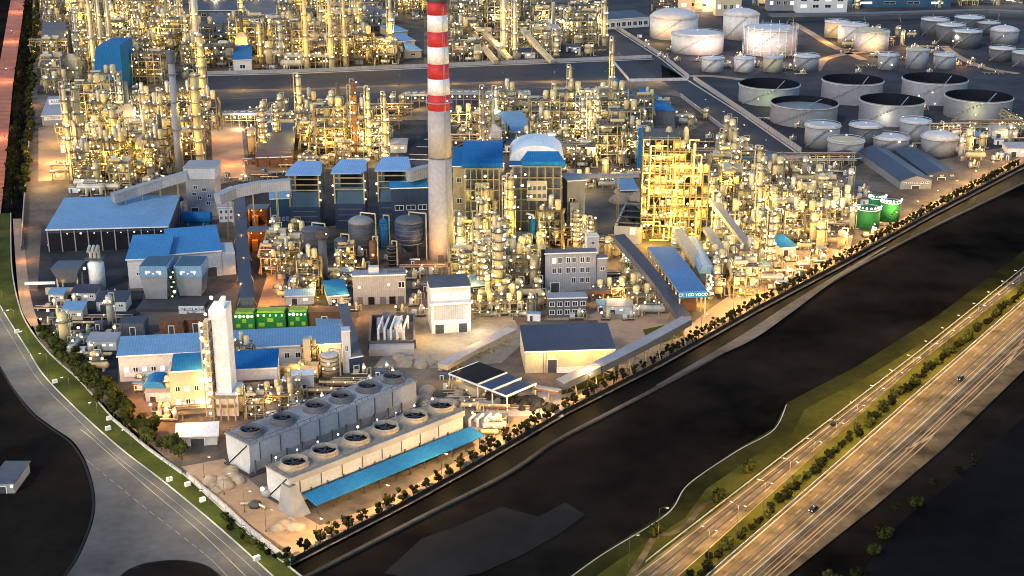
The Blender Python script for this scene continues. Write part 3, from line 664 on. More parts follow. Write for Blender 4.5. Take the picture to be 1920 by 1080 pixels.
# highway
L1 = [(900, 1290), (1215, 1057), (1240, 1037), (1508, 830), (1723, 665), (1920, 507), (2200, 282)]
L2 = [(980, 1330), (1272, 1080), (1546, 836), (1718, 685), (1920, 527), (2200, 308)]
L3 = [(1040, 1330), (1326, 1080), (1546, 889), (1723, 733), (1920, 561), (2200, 316)]
L4 = [(1116, 1330), (1404, 1080), (1574, 932), (1723, 800), (1920, 618), (2200, 360)]
VL = [(800, 1330), (1060, 1085), (1130, 1035), (1250, 960), (1290, 905), (1380, 843), (1450, 803), (1475, 755), (1600, 690), (1760, 590), (1920, 470), (2200, 262)]
VR = [(1220, 1330), (1470, 1085), (1620, 965), (1700, 885), (1760, 840), (1880, 690), (1960, 640), (2200, 410)]
VM = [(p[0] + 34, p[1] + 12) for p in VL]
strip('verge', VL, VM, -.87, M['grass_falloff'])  # outer half paints the falloff of the highway light
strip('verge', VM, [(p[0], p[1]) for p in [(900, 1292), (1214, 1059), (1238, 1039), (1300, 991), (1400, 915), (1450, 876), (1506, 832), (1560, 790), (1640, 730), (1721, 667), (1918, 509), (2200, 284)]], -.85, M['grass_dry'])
strip('road', L1, [L2[0], L2[1], (1300, 1055), L2[2], L2[3], L2[4], L2[5]], -.80, M['highway'])
strip('median', L2, L3, -.75, M['grass_dry'])
strip('road', L3, L4, -.80, M['highway'])
strip('far_verge', L4 + [], [(1180, 1330), (1470, 1085), (1640, 950), (1770, 840), (1960, 655), (2200, 400)], -.85, M['sandy'])
ribbon('sandy_path', [(1165, 1100), (1205, 1040), (1228, 1003), (1262, 995), (1292, 975), (1312, 950), (1338, 937), (1372, 932)], 2.2, -.78, M['sandy'], True)
ribbon('sandy_path', [(1920, 632), (1880, 690), (1830, 740), (1790, 775), (1750, 812), (1700, 838)], 1.2, -.80, M['warm_yard'], True)
def between(A, B, t): return [(a[0] + (b[0] - a[0]) * t, a[1] + (b[1] - a[1]) * t) for a, b in zip(A, B)]
L2c = [L2[0], L2[1], L2[2], L2[3], L2[4], L2[5]]; L1c = [L1[0], L1[2], L1[3], L1[4], L1[5], L1[6]]
for q, (A, t, w, ds) in enumerate(((L1c, .06, .35, None), (L1c, .94, .35, None), (L1c, .36, .18, (4, 9)), (L1c, .66, .18, (4, 9)))):
    ribbon('lane_trail_line', between(A, L2c, t), w, -.77, M['line'], dash=ds)  # pale markings stand in for streaks of traffic light
for t, w, ds in ((.05, .45, None), (.95, .35, None), (.35, .18, (4, 9)), (.64, .18, (4, 9)), (.8, .3, None)):
    ribbon('lane_trail_line', between(L3, L4, t), w, -.77, M['line'], dash=ds)  # these bands too are put in place of light trails

for A, B, ts in ((L1c, L2c, (.16, .27, .46, .56, .76, .86)), (L3, L4, (.14, .25, .44, .54, .7, .77))):
    for t in ts: ribbon('wheel_track', between(A, B, t), .55, -.79, M['asphalt_blue'] if t in (.27, .56, .54) else M['sandy'])
for t in (1.14, 1.3, 1.42, 1.6): ribbon('verge_trail_line', between(L3, L4, t), .45, -.80, M['warm_yard'])  # warm pale bands imitate parallel light streaks
def tilt(A, B): d = P(*B) - P(*A); return math.atan2(d.y, d.x)
# guard rails beside the carriageways, added where traffic light trails run
def trail_guard_rail(pts, label):
    w = [P(*p, -.8) for p in pts]; t = thing('trail_guard_rail', label, 'guard rail', w[0]); b = MB(); pb = MB()
    for a, c in zip(w, w[1:]):
        a, c = a - w[0], c - w[0]; b.beam(a + Vector((0, 0, .75)), c + Vector((0, 0, .75)), .22, .42); n = int((c - a).length / 8)
        for i in range(n): q = a.lerp(c, i / n); pb.box(q.x, q.y, 0, .2, .2, .7)
    part('rail', b, M['grey'], t); o = part('post', pb, M['grey'], t); o['kind'] = 'stuff'
trail_guard_rail([(p[0] - 4, p[1] - 1) for p in L1[1:]], 'added steel guard rail tracing a light trail along the canal side edge of the highway')
trail_guard_rail([(p[0] + 2, p[1]) for p in L3], 'added steel guard rail tracing a light trail between the bushy median and the outer carriageway')
trail_guard_rail([(p[0] + 5, p[1] + 1) for p in L4], 'added steel guard rail tracing a light trail along the field side edge of the highway')
# boundary wall
def boundary(pts, label, h=2.4, mat='pale', step=6):
    w = [P(*p) for p in pts]; t = thing('boundary_wall', label, 'wall', w[0]); b = MB(); pb = MB(); cb = MB()
    for a, c in zip(w, w[1:]):
        a, c = a - w[0], c - w[0]; b.beam(a + Vector((0, 0, h / 2)), c + Vector((0, 0, h / 2)), .3, h); cb.beam(a + Vector((0, 0, h + .1)), c + Vector((0, 0, h + .1)), .55, .2)
        n = max(1, int((c - a).length / step))
        for i in range(n): q = a.lerp(c, i / n); pb.box(q.x, q.y, 0, .6, .6, h + .35, math.atan2((c - a).y, (c - a).x))
    m2 = 'wall_black' if mat == 'wall_black' else 'concrete'; part('wall_panel', b, M[mat], t); part('coping', cb, M[m2], t); o = part('post', pb, M[m2], t); o['kind'] = 'stuff'
boundary([(p[0] - 3, p[1] - 3) for p in FENCE], 'long dark boundary wall with posts along the black canal', 1.5, 'wall_black')
boundary([(352, 897), (410, 945), (470, 1000), (545, 1060)], 'pale boundary wall beside the green verge at the sharp corner', 2.0, 'pale')
boundary([(212, 789), (275, 842), (340, 889)], 'low pale wall between the lit trees and the green verge', 1.2, 'pale')
boundary([(390, 140), (560, 136), (800, 126), (1000, 118), (1222, 109)], 'long pale dyke wall above the dark road behind the striped chimney', 3.0, 'grey')
boundary([(1098, 17), (1160, 56), (1242, 108), (1292, 148)], 'slanting grey dyke wall beside the dark road before the far pale tanks', 3.5, 'grey')
boundary([(1300, 150), (1390, 211), (1502, 288)], 'slanting grey dyke wall in front of the open topped tanks', 4, 'grey')
boundary([(1276, 182), (1340, 232), (1438, 302)], 'low grey dyke wall on the units side of the tank road', 3, 'grey')
boundary([(1150, 118), (1180, 153), (1290, 151)], 'short pale wall round the dark basin by the road bend', 2.5, 'pale')
boundary([(60, 200), (46, 380), (40, 470)], 'dark boundary wall beside the tree belt and red brick road', 2.5, 'rust')

# ================================================================== chimney
def chimney():
    Y0 = P(827, 490).y; s = sc(Y0); c = P(827, 492); r0 = 24 * sc(c.y); c.y += r0
    t = thing('striped_chimney', 'tall concrete chimney with red and white bands at its upper half', 'chimney', c)
    def rad(py): return (24 - (490 - py) / 490 * 5.2) * sc(c.y, hz(c.y, py)) if True else 0
    ys = [205, 176, 146, 118, 86, 58, 27, 2]
    def seg(a, b, name, mat, ex=0):
        mb = MB(); z0, z1 = (0 if a >= 485 else hz(c.y, a)), hz(c.y, b); mb.lathe([(rad(a) + ex, z0), (rad(b) + ex, z1)], 40); return part(name, mb, M[mat], t, True)
    seg(490, 294, 'shaft', 'concrete'); seg(294, 205, 'shaft', 'concrete')
    for i in range(7): seg(ys[i], ys[i + 1], 'red_band' if i % 2 == 0 else 'white_band', 'red' if i % 2 == 0 else 'white')
    z = hz(c.y, 294); mb = MB(); mb.lathe([(rad(294) + .12, z - .3), (rad(294) + .12, z + .3)], 40); part('collar', mb, M['grey_dk'], t)
    z = hz(c.y, 2); mb = MB(); mb.lathe([(rad(2) + .5, z), (rad(2) + .6, z + 3), (rad(2) - .6, z + 3), (rad(2) - .8, z)], 40); part('rim', mb, M['dark_steel'], t)
    z = hz(c.y, 190); mb = MB(); mb.lathe([(rad(190), z - .2), (rad(190) + 1.3, z - .2), (rad(190) + 1.3, z + .1), (rad(190), z + .1)], 40); part('gallery', mb, M['grey'], t)
    lamp(t, rad(190) * .8, -rad(190) * .75, z + 1, 'w')
    mb = MB()
    for a in range(180): mb.box(0, 0, 0, .01, .01, .01) if False else None
    lx, ly = rad(490) * .55, -rad(490) * .86
    for sx in (-.35, .35): mb.beam((lx + sx, ly - .2, 0), (lx * .8 + sx, ly * .8 - .2, hz(c.y, 10)), .14, .14)
    part('ladder', mb, M['grey'], t)
    mb = MB(); mb.box(0, -r0 - .1, 0, 3, .5, 4); part('door', mb, M['dark_steel'], t)
    return c
CH = chimney()

# ================================================================== halls on the left
t, w, d, h = hall('bay_hall', 'long sky blue roofed hall over dark open bays with a row of lamps', 'industrial hall', (88, 431), (314, 425), 472, (312, 368), 4, wmat='blue_dark')
for i in range(9):
    x = -w / 2 + w * (i + .5) / 9; b = MB(); b.box(0, 0, .2, w / 9 - 1.0, .2, h - 2.2); part('bay_shade_panel', b, M['black'], t, loc=(x, -.12, 0))  # black panel stands for the shade inside an open bay
    b = MB(); b.box(0, 0, 0, .5, .5, h - .8); part('pillar', b, M['grey'], t, loc=(x - w / 18 + .1, -.45, 0))
    if i: lamp(t, x, -.9, h - 2.2, 'w')
b = MB(); b.box(-w / 2 - 1, d * .5, h * .2, 1.2, d * .9, .6); part('side_gallery', b, M['grey'], t)
t, w, d, h = hall('blue_roof_shed', 'blue roofed pale grey shed, lower left section under the long bay hall', 'shed', (238, 487), (313, 484), 541, (275, 442), 3, rmat='blue_mid', wmat='pale')
for k in range(3): window(t, -w / 2 + 5 + k * 6, h * .5, 2.4, 1.6)
t, w, d, h = hall('blue_roof_shed', 'broad blue roofed pale grey shed behind the twin blue capped hoppers', 'shed', (316, 478), (414, 470), 525, (365, 427), 3, rmat='blue_mid', wmat='pale')
door(t, w * .3, 5, 5)
b = MB(); b.prism([(w / 2, .4), (w / 2 + 7, .4), (w / 2 + 7, 16), (w / 2, 16)], 0, [h - 1, h - 1.5, h - 1, h - .5]); part('annex', b, M['pale'], t)
# twin hoppers
for px, lab in ((294, 'tapered grey hopper with blue cap, the one nearer the canal road corner side'), (358, 'tapered grey hopper with blue cap beside the white notice board')):
    c = P(px, 566 if px < 300 else 560); s = sc(c.y); w2 = 25 * s; hh = hz(c.y, 499) ; t = thing('hopper', 'tapered grey hopper with blue cap and greenish lamps' + (', standing next to the pale grey shed door' if 0 else ''), 'hopper', c)
    t['label'] = 'tapered grey hopper with blue cap, ' + ('at the dark coal yard end of the pair' if px < 300 else 'above the white notice board')
    b = MB(); b.hull([(-w2 * .8, 0, 1.5), (w2 * .8, 0, 1.5), (w2 * .8, 12, 1.5), (-w2 * .8, 12, 1.5)], [(-w2, -1.5, hh - 5), (w2, -1.5, hh - 5), (w2, 14, hh - 5), (-w2, 14, hh - 5)]); part('bin', b, M['tank'], t)
    b = MB(); b.box(0, 6.2, hh - 5, w2 * 2 + .3, 16, 5.5); part('cap', b, M['blue'], t)
    b = MB(); b.box(0, 6.2, hh + .5, w2 * 2 - 1, 14.8, .3); part('deck', b, M['teal_dark'], t)
    for sx in (-1, 1): b = MB(); b.box(sx * w2 * .75, .5, 0, .9, .9, 1.6); part('leg', b, M['dark_steel'], t)
    for k in range(3): lamp(t, -w2 * .5 + k * w2 * .5, -2.1, hh - 3.2, 'w')
    for k in range(2): b = MB(); b.box(0, 0, 0, 2.6, .14, 1.2); part('vent_panel', b, M['white'], t, loc=(-w2 * .4 + k * w2 * .8, -1.75, hh - 3))
c = P(327, 566); t = thing('lamp_ladder', 'dark ladder frame with a column of greenish lamps between two hoppers', 'ladder', c); hh = hz(c.y, 503); b = MB(); b.box(-1.6, 0, 0, .4, .4, hh); b.box(1.6, 0, 0, .4, .4, hh)
for k in range(9): b.box(0, 0, k * hh / 9, 3.2, .3, .3)
part('rail_frame', b, M['dark_steel'], t)
for k in range(6): lamp(t, (-.6, .6)[k % 2], -.5, 3 + k * hh / 7, 'G')
c = P(262, 575); c2 = P(386, 575); b = MB(); L = (c2 - c).length; b.box(L / 2, 4, 0, L, 22, 1.3); single('hopper_plinth', b, M['dark_steel'], 'low dark plinth under the twin blue capped hoppers', 'plinth', c)
# notice board
c = P(360, 590); t = thing('notice_board', 'white notice board with dark lettering in front of the hoppers', 'sign', c); w2 = 24 * sc(c.y); hh = hz(c.y, 574)
b = MB(); b.box(0, 0, .5, w2 * 2, .3, hh - .5); part('panel', b, M['white'], t)
for sx in (-.8, .8): b = MB(); b.box(sx * w2, .3, 0, .3, .3, .5); part('leg', b, M['dark_steel'], t)
def text(t, s, size, x, y, z, mat='black', name='lettering', rx=90):
    cu = bpy.data.curves.new(name, 'FONT'); cu.body = s; cu.size = size; cu.align_x = 'CENTER'; cu.align_y = 'CENTER'; cu.extrude = .03; cu.materials.append(M[mat]); tmp = bpy.data.objects.new('text_outline', cu); me = bpy.data.meshes.new_from_object(tmp); bpy.data.objects.remove(tmp)
    o = link(bpy.data.objects.new(name, me), t); o.location = (x, y, z); o.rotation_euler = (R(rx), 0, 0); return o
text(t, '. NCCLATH', 2.3, 0, -.2, hh * .62); text(t, 'AL  GIC', 1.4, 0, -.2, hh * .28)
# pale twin silo by the loading yard
c = P(180, 545); t = thing('loading_silo', 'short pale metal silo with pipe crown in the dark loading yard', 'silo', c); hh = hz(c.y, 498); r = 15 * sc(c.y); b = MB(); b.lathe([(r, 0), (r, hh), (r * .5, hh + 2), (.1, hh + 2.2)], 18, 0, r); part('shell', b, M['white'], t, True)
for k in range(3): b = MB(); b.path([(-2 + 2 * k, r, hh + 1.5), (-2 + 2 * k, r, hh + 9), (-2 + 2 * k, 0, hh + 7)], .8, 8); part('filter_pipe', b, M['vessel'], t)
b = MB(); b.box(0, r, hh + 2.2, r * 2, r * 1.6, .3); rails(b, -r, r, .4, r * 1.8, hh + 2.5); part('platform', b, M['grating'], t); lamp(t, -r * 1.1, -.5, hh * .9, 'W')
c = P(128, 548); t = thing('loading_hopper', 'low pale loading hopper on legs beside the short metal silo', 'hopper', c); b = MB(); b.hull([(-4, 0, 5), (4, 0, 5), (4, 8, 5), (-4, 8, 5)], [(-7, -2, 13), (7, -2, 13), (7, 11, 13), (-7, 11, 13)]); part('bin', b, M['grey_dk'], t)
for sx in (-1, 1):
    for y in (.5, 8): b = MB(); b.box(sx * 5, y, 0, .7, .7, 8); part('leg', b, M['cream'], t)
b = MB(); b.box(-2, -3, 0, 16, 1.2, 3.4); part('skirt', b, M['cream'], t)
b = MB(); b.beam((-7, 3, 4), (-22, 3, 3.6), 1.2, 1.2); part('chute', b, M['white'], t)
# conveyor galleries
def gallery(name, label, pts, w=4.0, h=3.2, mat='grey', roofmat=None, legs=3, cat='conveyor'):
    """elevated enclosed conveyor through 3d points, on trestle legs"""
    t = thing(name, label, cat, pts[0]); o = Vector(pts[0]); q = [Vector(p) - o for p in pts]; b = MB(); rb = MB()
    for a, c in zip(q, q[1:]): b.beam(a, c, w, h); rb.beam(a + Vector((0, 0, h / 2 + .12)), c + Vector((0, 0, h / 2 + .12)), w + .5, .25)
    part('gallery', b, M[mat], t); part('roof', rb, M[roofmat or mat], t)
    tot = sum((c - a).length for a, c in zip(q, q[1:])); k = 0
    for i in range(legs):
        s = tot * (i + .6) / (legs + .2); acc = 0
        for a, c in zip(q, q[1:]):
            l = (c - a).length
            if acc + l >= s:
                p = a.lerp(c, (s - acc) / l); u = (c - a).normalized(); sd = Vector((-u.y, u.x, 0)).normalized(); zg = -o.z; lb = MB()
                for g in (-1, 1): lb.beam((p + sd * g * w * .75).xy.to_3d() + Vector((0, 0, zg)), p + sd * g * w * .35 - Vector((0, 0, h / 2)), .4, .4)
                lb.beam((p + sd * -w * .6).xy.to_3d() + Vector((0, 0, zg + (p.z - zg) * .4)), (p + sd * w * .6).xy.to_3d() + Vector((0, 0, zg + (p.z - zg) * .4)), .3, .3)
                part('trestle', lb, M['frame_steel'], t); break
            acc += l
    return t
def V3(px, py, z): return P(px, py, z)
gallery('conveyor_gallery', 'rising grey conveyor gallery joining the bay hall roof to the grey transfer tower', [V3(212, 372, 20), V3(255, 358, 22), V3(305, 343, 25), V3(352, 329, 29)], 5, 5, 'grey', legs=4)
gallery('conveyor_gallery', 'grey curved conveyor gallery running from the transfer tower to the boiler house', [V3(408, 374, 25), V3(440, 360, 27), V3(490, 350, 29), V3(545, 346, 30)], 5.5, 5.5, 'grey', legs=3)
gallery('conveyor_gallery', 'short grey conveyor gallery between the third light blue canopy and the striped chimney', [V3(765, 330, 33), V3(800, 321, 34), V3(835, 318, 34)], 5, 6, 'grey', legs=1)
t = thing('transfer_tower', 'grey conveyor transfer tower between two curved galleries', 'tower', P(380, 405)); s = sc(t.location.y); w = 54 * s; H1, H0 = hz(t.location.y + 4, 312), hz(t.location.y, 336)
b = MB(); b.box(0, 8, 0, w, 16, H0); part('wall', b, M['grey'], t); b = MB(); b.box(0, 8, H0, w + 1.2, 17, H1 - H0); part('head_house', b, M['pale'], t)
b = MB(); b.box(0, 8, H1, w + 1.8, 18, .6); part('roof', b, M['grey'], t)
for x, z in ((-3, .78), (2, .72), (5, .55), (-1, .5), (4, .35), (-4, .6)): window(t, x, H0 * z, 2.6, 2.2)
door(t, -w * .25, 4, 5)
t, w, d, h = hall('switch_house', 'small white switch house with six dark windows beside the transfer tower', 'building', (409, 390), (437, 389), 417, (423, 380), 0, 'flat', 'grey', 'white', .3)
for i in range(3):
    for j in range(2): window(t, -w / 3 + w / 3 * i, h * (.3 + .42 * j), w * .2, h * .26)
b = MB(); b.tube((0, 0, 4), (16, 0, 4), 3.4, 14); b.box(8, 0, 0, 14, 3, 1.5); c = P(345, 420); t = thing('blue_drum', 'blue horizontal drum on a plinth at the foot of the transfer tower', 'drum', c); part('shell', b, M['blue_deep'], t)
b = MB(); b.box(3, 0, 0, .6, 7.4, 1.2); b.box(12, 0, 0, .6, 7.4, 1.2); part('saddle', b, M['concrete'], t)
c = P(335, 405); t = thing('blue_dome_silo', 'slim grey silo with dark blue dome between the bay hall and transfer tower', 'silo', c); r = 9 * sc(c.y); hh = hz(c.y, 378); b = MB(); b.lathe([(r, 0), (r, hh)], 16, 0, r); part('shell', b, M['pale'], t, True); b = MB(); b.lathe([(r + .2, hh), (r, hh + r * .6), (r * .5, hh + r), (.1, hh + r * 1.1)], 16, 0, r); part('dome', b, M['blue_dark'], t, True)
gallery('service_gallery', 'long dark covered gallery running past the orange lit yard', [V3(449, 377, 9), V3(455, 470, 9), V3(463, 566, 9)], 6, 4, 'grey_dk', 'slate', 5)
# orange lit shelves
for k, (px, by, tp) in enumerate(((484, 428, 392), (484, 475, 435))):
    c = P(px, by); t = thing('orange_lit_bay', ('upper' if k == 0 else 'lower') + ' open bay glowing orange beside the dark covered gallery', 'open bay', c); s = sc(c.y); w = 36 * s; hh = hz(c.y, tp); b = MB()
    b.box(0, 9, 0, w, .4, hh); b.box(-w / 2, 4.5, 0, .4, 9, hh); b.box(w / 2, 4.5, 0, .4, 9, hh); part('wall', b, M['rust'], t); b = MB(); b.box(0, 4.5, hh, w + 1, 10, .4); part('roof', b, M['grey_dk'], t)
    b = MB(); b.box(-w * .2, 5, 0, w * .3, 4, hh * .5); part('stacked_crate', b, M['orange'], t); lamp(t, -w * .3, 1, hh - 1, 'O'); lamp(t, w * .2, 1, hh - 1, 'O')
    light((c.x - w * .2, c.y + 2, hh - 2), 1300, ORG, .5)

# ================================================================== boiler house
def boiler(px0, px1, rt, rb, bt, by, label, k):
    c = P((px0 + px1) / 2, by); s = sc(c.y, 30); w = (px1 - px0) * s; t = thing('boiler_unit', label, 'boiler house', c)
    zb, zt = hz(c.y, bt), hz(c.y, rb); dep = 22
    b = MB(); b.box(0, dep / 2, 0, w * .86, dep, zb * .62); part('lower_casing', b, M['blue_dark'], t)
    b = MB(); b.hull([(-w * .43, 0, zb * .62), (w * .43, 0, zb * .62), (w * .43, dep, zb * .62), (-w * .43, dep, zb * .62)], [(-w * .36, 2, zb), (w * .36, 2, zb), (w * .36, dep, zb), (-w * .36, dep, zb)]); part('upper_casing', b, M['teal_dark'], t)
    b = MB()
    for sx in (-1, 1):
        for y in (0, dep): b.box(sx * w * .42, y, zb * .62, .8, .8, zt - zb * .62)
    for z in (.72, .82, .92): b.beam((-w * .42, 0, zt * z), (w * .42, 0, zt * z), .5, .6)
    part('steel_frame', b, M['frame_steel'], t)
    b = MB(); b.box(0, dep / 2, zb, w * .5, dep * .7, (zt - zb) * .7); part('steam_drum_house', b, M['black'], t)
    zz = zt; b = MB(); cut = w * .14; pts = [(-w / 2, -2), (w / 2 - cut * (k > 0), -2), (w / 2, 4), (w / 2 - cut, dep + 2), (-w / 2 + cut, dep + 2), (-w / 2, 8)]
    b.prism(pts, zz, [zz + .6, zz + .6, zz + 1, zz + 2.2, zz + 2.2, zz + 1]); part('canopy', b, M['blue_light'], t)
    for i in range(3): b = MB(); b.box(0, 0, 0, w * .7, .3, .5); part('louvre', b, M['grey_dk'], t, loc=(0, -.2, zb * (.2 + .14 * i)))
    for i in range(5): lamp(t, (-w * .46 if i % 2 else w * .46), -1, zt * (.55 + .08 * i), 'W' if i % 2 else 'Y')
    return t
boiler(541, 607, 303, 328, 362, 430, 'dark blue boiler house with light blue canopy, beside the curved conveyor end', 0)
boiler(625, 691, 299, 325, 352, 430, 'dark teal boiler house with light blue canopy, middle one of three', 1)
boiler(706, 773, 295, 320, 345, 432, 'dark blue boiler house with light blue canopy next to the striped chimney', 2)
t, w, d, h = hall('teal_hall', 'dark teal hall with a blue roof edge beside the orange lit bays', 'industrial hall', (507, 372), (545, 370), 428, (526, 362), 2, rmat='blue', wmat='teal_dark')
for k in range(4): window(t, -w * .3 + w * .2 * k, h * .3, w * .13, 2.2, lit=False)
t, w, d, h = hall('turbine_hall', 'navy turbine hall with pale roof strip directly behind the striped chimney foot', 'industrial hall', (733, 352), (806, 350), 436, (770, 344), 2, rmat='blue_deep', wmat='blue_dark')
for k in range(3): window(t, -w * .3 + w * .3 * k, h * .55, 5, 3)
# silos and drums in front of the boilers
def vsilo(px, by, tp, wp, label, mat='tank_dk', dome='teal_dark', sq=.6, lampk=None, cat='silo', name='silo', legs=0):
    c = P(px, by); s = sc(c.y); r = wp / 2 * s; hh = hz(c.y + r, tp) - r * sq; t = thing(name, label, cat, c)
    b = MB(); b.lathe([(r, legs), (r, hh)] if not legs else [(r * .25, legs * .5), (r, legs * 1.4), (r, hh)], 20, 0, r); part('shell', b, M[mat], t, True)
    b = MB(); b.lathe([(r * math.cos(a) + .04, hh + r * sq * math.sin(a)) for a in (0, .35, .7, 1.05, 1.35, 1.55)], 20, 0, r); part('dome', b, M[dome], t, True)
    b = MB()
    for k in range(5): z = legs + (hh - legs) * (k + .5) / 5; b.lathe([(r + .15, z), (r + .15, z + .4)], 20, 0, r)
    part('hoop', b, M['grey_dk'], t)
    if legs:
        for a in (.8, 2.35, 3.9, 5.5): b = MB(); b.box(r * .85 * math.cos(a), r + r * .85 * math.sin(a), 0, .6, .6, legs * 1.8); part('leg', b, M['dark_steel'], t)
    b = MB(); b.path([(0, r, hh + r * sq), (0, r, hh + r * sq + 2), (r * 1.2, r * .6, hh + r * sq + 2), (r * 1.2, r * .6, 0)], .4, 7); part('pipe', b, M['pipe'], t)
    if lampk:
        for k in range(3): lamp(t, r * (-.6 + .6 * k), -.4, hh * (.45 + .25 * (k % 2)), lampk)
    return t
vsilo(585, 482, 424, 42, 'squat dark grey silo in front of the first boiler house', 'tank_dk', 'grey_dk', .35, None)
vsilo(676, 478, 405, 48, 'fat grey domed silo in front of the middle boiler house', 'tank_dk', 'tank', .5, None)
vsilo(720, 468, 410, 18, 'slim blue domed silo between two grey vessels', 'blue_deep', 'blue_deep', .8, None)
vsilo(767, 492, 404, 54, 'wide blue and grey domed silo on legs by the chimney base', 'blue_dark', 'tank_dk', .4, None, legs=8)
c = P(608, 535); t = thing('grey_stack', 'slim grey stack with dark head in front of the dark silos', 'stack', c); hh = hz(c.y, 447); r = 9 * sc(c.y); b = MB(); b.lathe([(r, 0), (r * .85, hh)], 16); part('shaft', b, M['tank_dk'], t, True); b = MB(); b.lathe([(r * 1.1, hh), (r * 1.4, hh + 1), (r * 1.4, hh + 5), (r, hh + 5.5)], 16); part('head', b, M['dark_steel'], t); lamp(t, r, -r, hh + 3, 'w')
vsilo(640, 500, 445, 26, 'dark navy vessel between the slim grey stack and fat domed silo', 'blue_dark', 'tank_dk', .5, 'w')
vsilo(735, 500, 458, 16, 'thin dark vessel at the foot of the slim blue silo', 'black', 'dark_steel', .5, None)
vsilo(700, 498, 450, 15, 'thin rusty vessel at the foot of the fat domed silo', 'rust', 'rust', .5, None)

# ================================================================== office blocks in the middle
t, w, d, h = hall('workshop', 'grey two storey workshop with dark openings along its foot', 'building', (661, 518), (760, 515), 572, (712, 507), 0, 'flat', 'grey', 'grey', .4)
for x, z in ((-.38, .62), (.18, .68)): lamp(t, w * x, -.5, h * z, 'W')
for i, x in enumerate((-.38, -.16, .06, .24, .4)): b = MB(); b.box(0, 0, 0, w * .12, .2, h * .26); part('garage_door', b, M['black' if i % 2 else 'grey_dk'], t, loc=(w * x, -.08, 0))
window(t, w * .42, h * .66, 3.4, 3.2); b = MB(); b.box(-w * .1, d * .5, h + .5, w * .2, d * .5, 3); part('roof_plant', b, M['pale'], t); b = MB(); b.box(w * .3, d * .5, h + .5, w * .3, d * .3, 1.6); part('roof_duct', b, M['grey_dk'], t)
t, w, d, h = hall('white_block', 'white two storey block with a row of brightly lit windows and dark roof', 'building', (808, 541), (882, 537), 626, (836, 517), 0, 'flat', 'slate_warm', 'pale', .5)
for i in range(4): window(t, -w * .36 + i * w * .24, h - 4.0, w * .2, 3.8, lit=True)
b = MB(); b.box(0, -.9, h - 7.6, w + 1.5, 1.8, .7); part('balcony', b, M['white'], t); b = MB(); b.box(0, -.1, 6.5, w - 2, .16, h - 15); part('cladding', b, M['grey'], t)
for x in (-.46, 0, .46): lamp(t, w * x, -1.6, 5, 'W')
for x in (-.3, .3): door(t, w * x, 4, 4.4, -.12)
t, w, d, h = hall('blue_canopy', 'small bright blue canopy behind the white lit block', 'canopy', (874, 538), (911, 534), 552, (893, 516), 1, rmat='blue', wmat='teal_dark')
window(t, 0, h * .5, 3, 1.5)
t, w, d, h = hall('office_block', 'grey three storey office with square window grid near the blue sloped hall', 'building', (1022, 476), (1118, 473), 549, (1070, 468), 0, 'flat', 'slate_warm', 'grey', .5)
for j in range(3):
    for i in range(6):
        if j == 0 and i < 3: continue
        window(t, -w * .32 + (i + .45 * (i // 2)) * w * .112, h * (.30 + .26 * j), w * .085, h * .15, lit=(j == 2 and i < 1))
door(t, -w * .3, 4, 5); b = MB(); b.box(-w / 2 - .8, d * .3, 0, 1.6, d * .7, h + 1.2); part('side_pier', b, M['black'], t); lamp(t, w * .56, -1, h * .35, 'W')
t, w, d, h = hall('office_annex', 'low dark grey annex with white window frames in front of the office', 'building', (1028, 560), (1100, 558), 596, (1060, 550), 0, 'flat', 'grey', 'grey_dk', .4)
for j in range(2):
    for i in range(5): window(t, -w * .4 + i * w * .2, h * (.28 + .42 * j), w * .14, h * .26, frame='white')
t, w, d, h = hall('grey_annex_tower', 'narrow grey plant tower at the office side wall', 'tower', (1121, 485), (1139, 484), 548, (1130, 478), 0, 'flat', 'grey_dk', 'grey', .2)
window(t, 0, h * .7, 2.5, 2)
t, w, d, h = hall('lift_tower', 'slim pale grey tower rising behind the office roof', 'tower', (1101, 445), (1123, 444), 500, (1112, 438), 0, 'flat', 'pale', 'pale', .2)
window(t, 0, h * .8, 2, 2)
t, w, d, h = hall('concrete_tower', 'tall plain grey tower beside the lit boiler frames', 'tower', (1064, 340), (1098, 338), 436, (1081, 330), 0, 'flat', 'grey', 'tank', .3)
window(t, -w * .2, h * .62, 4, 3); window(t, w * .25, h * .3, 2, 2); b = MB(); b.box(-w * .15, -1.2, 0, w * .5, 2.2, h * .6); part('duct', b, M['grey'], t)
gallery('pipe_bridge', 'long thin pipe bridge from the grey tower to the yellow steel frame', [V3(1055, 329, 26), V3(1130, 331, 26), V3(1198, 329, 26)], 3, 1.6, 'grey', legs=2)
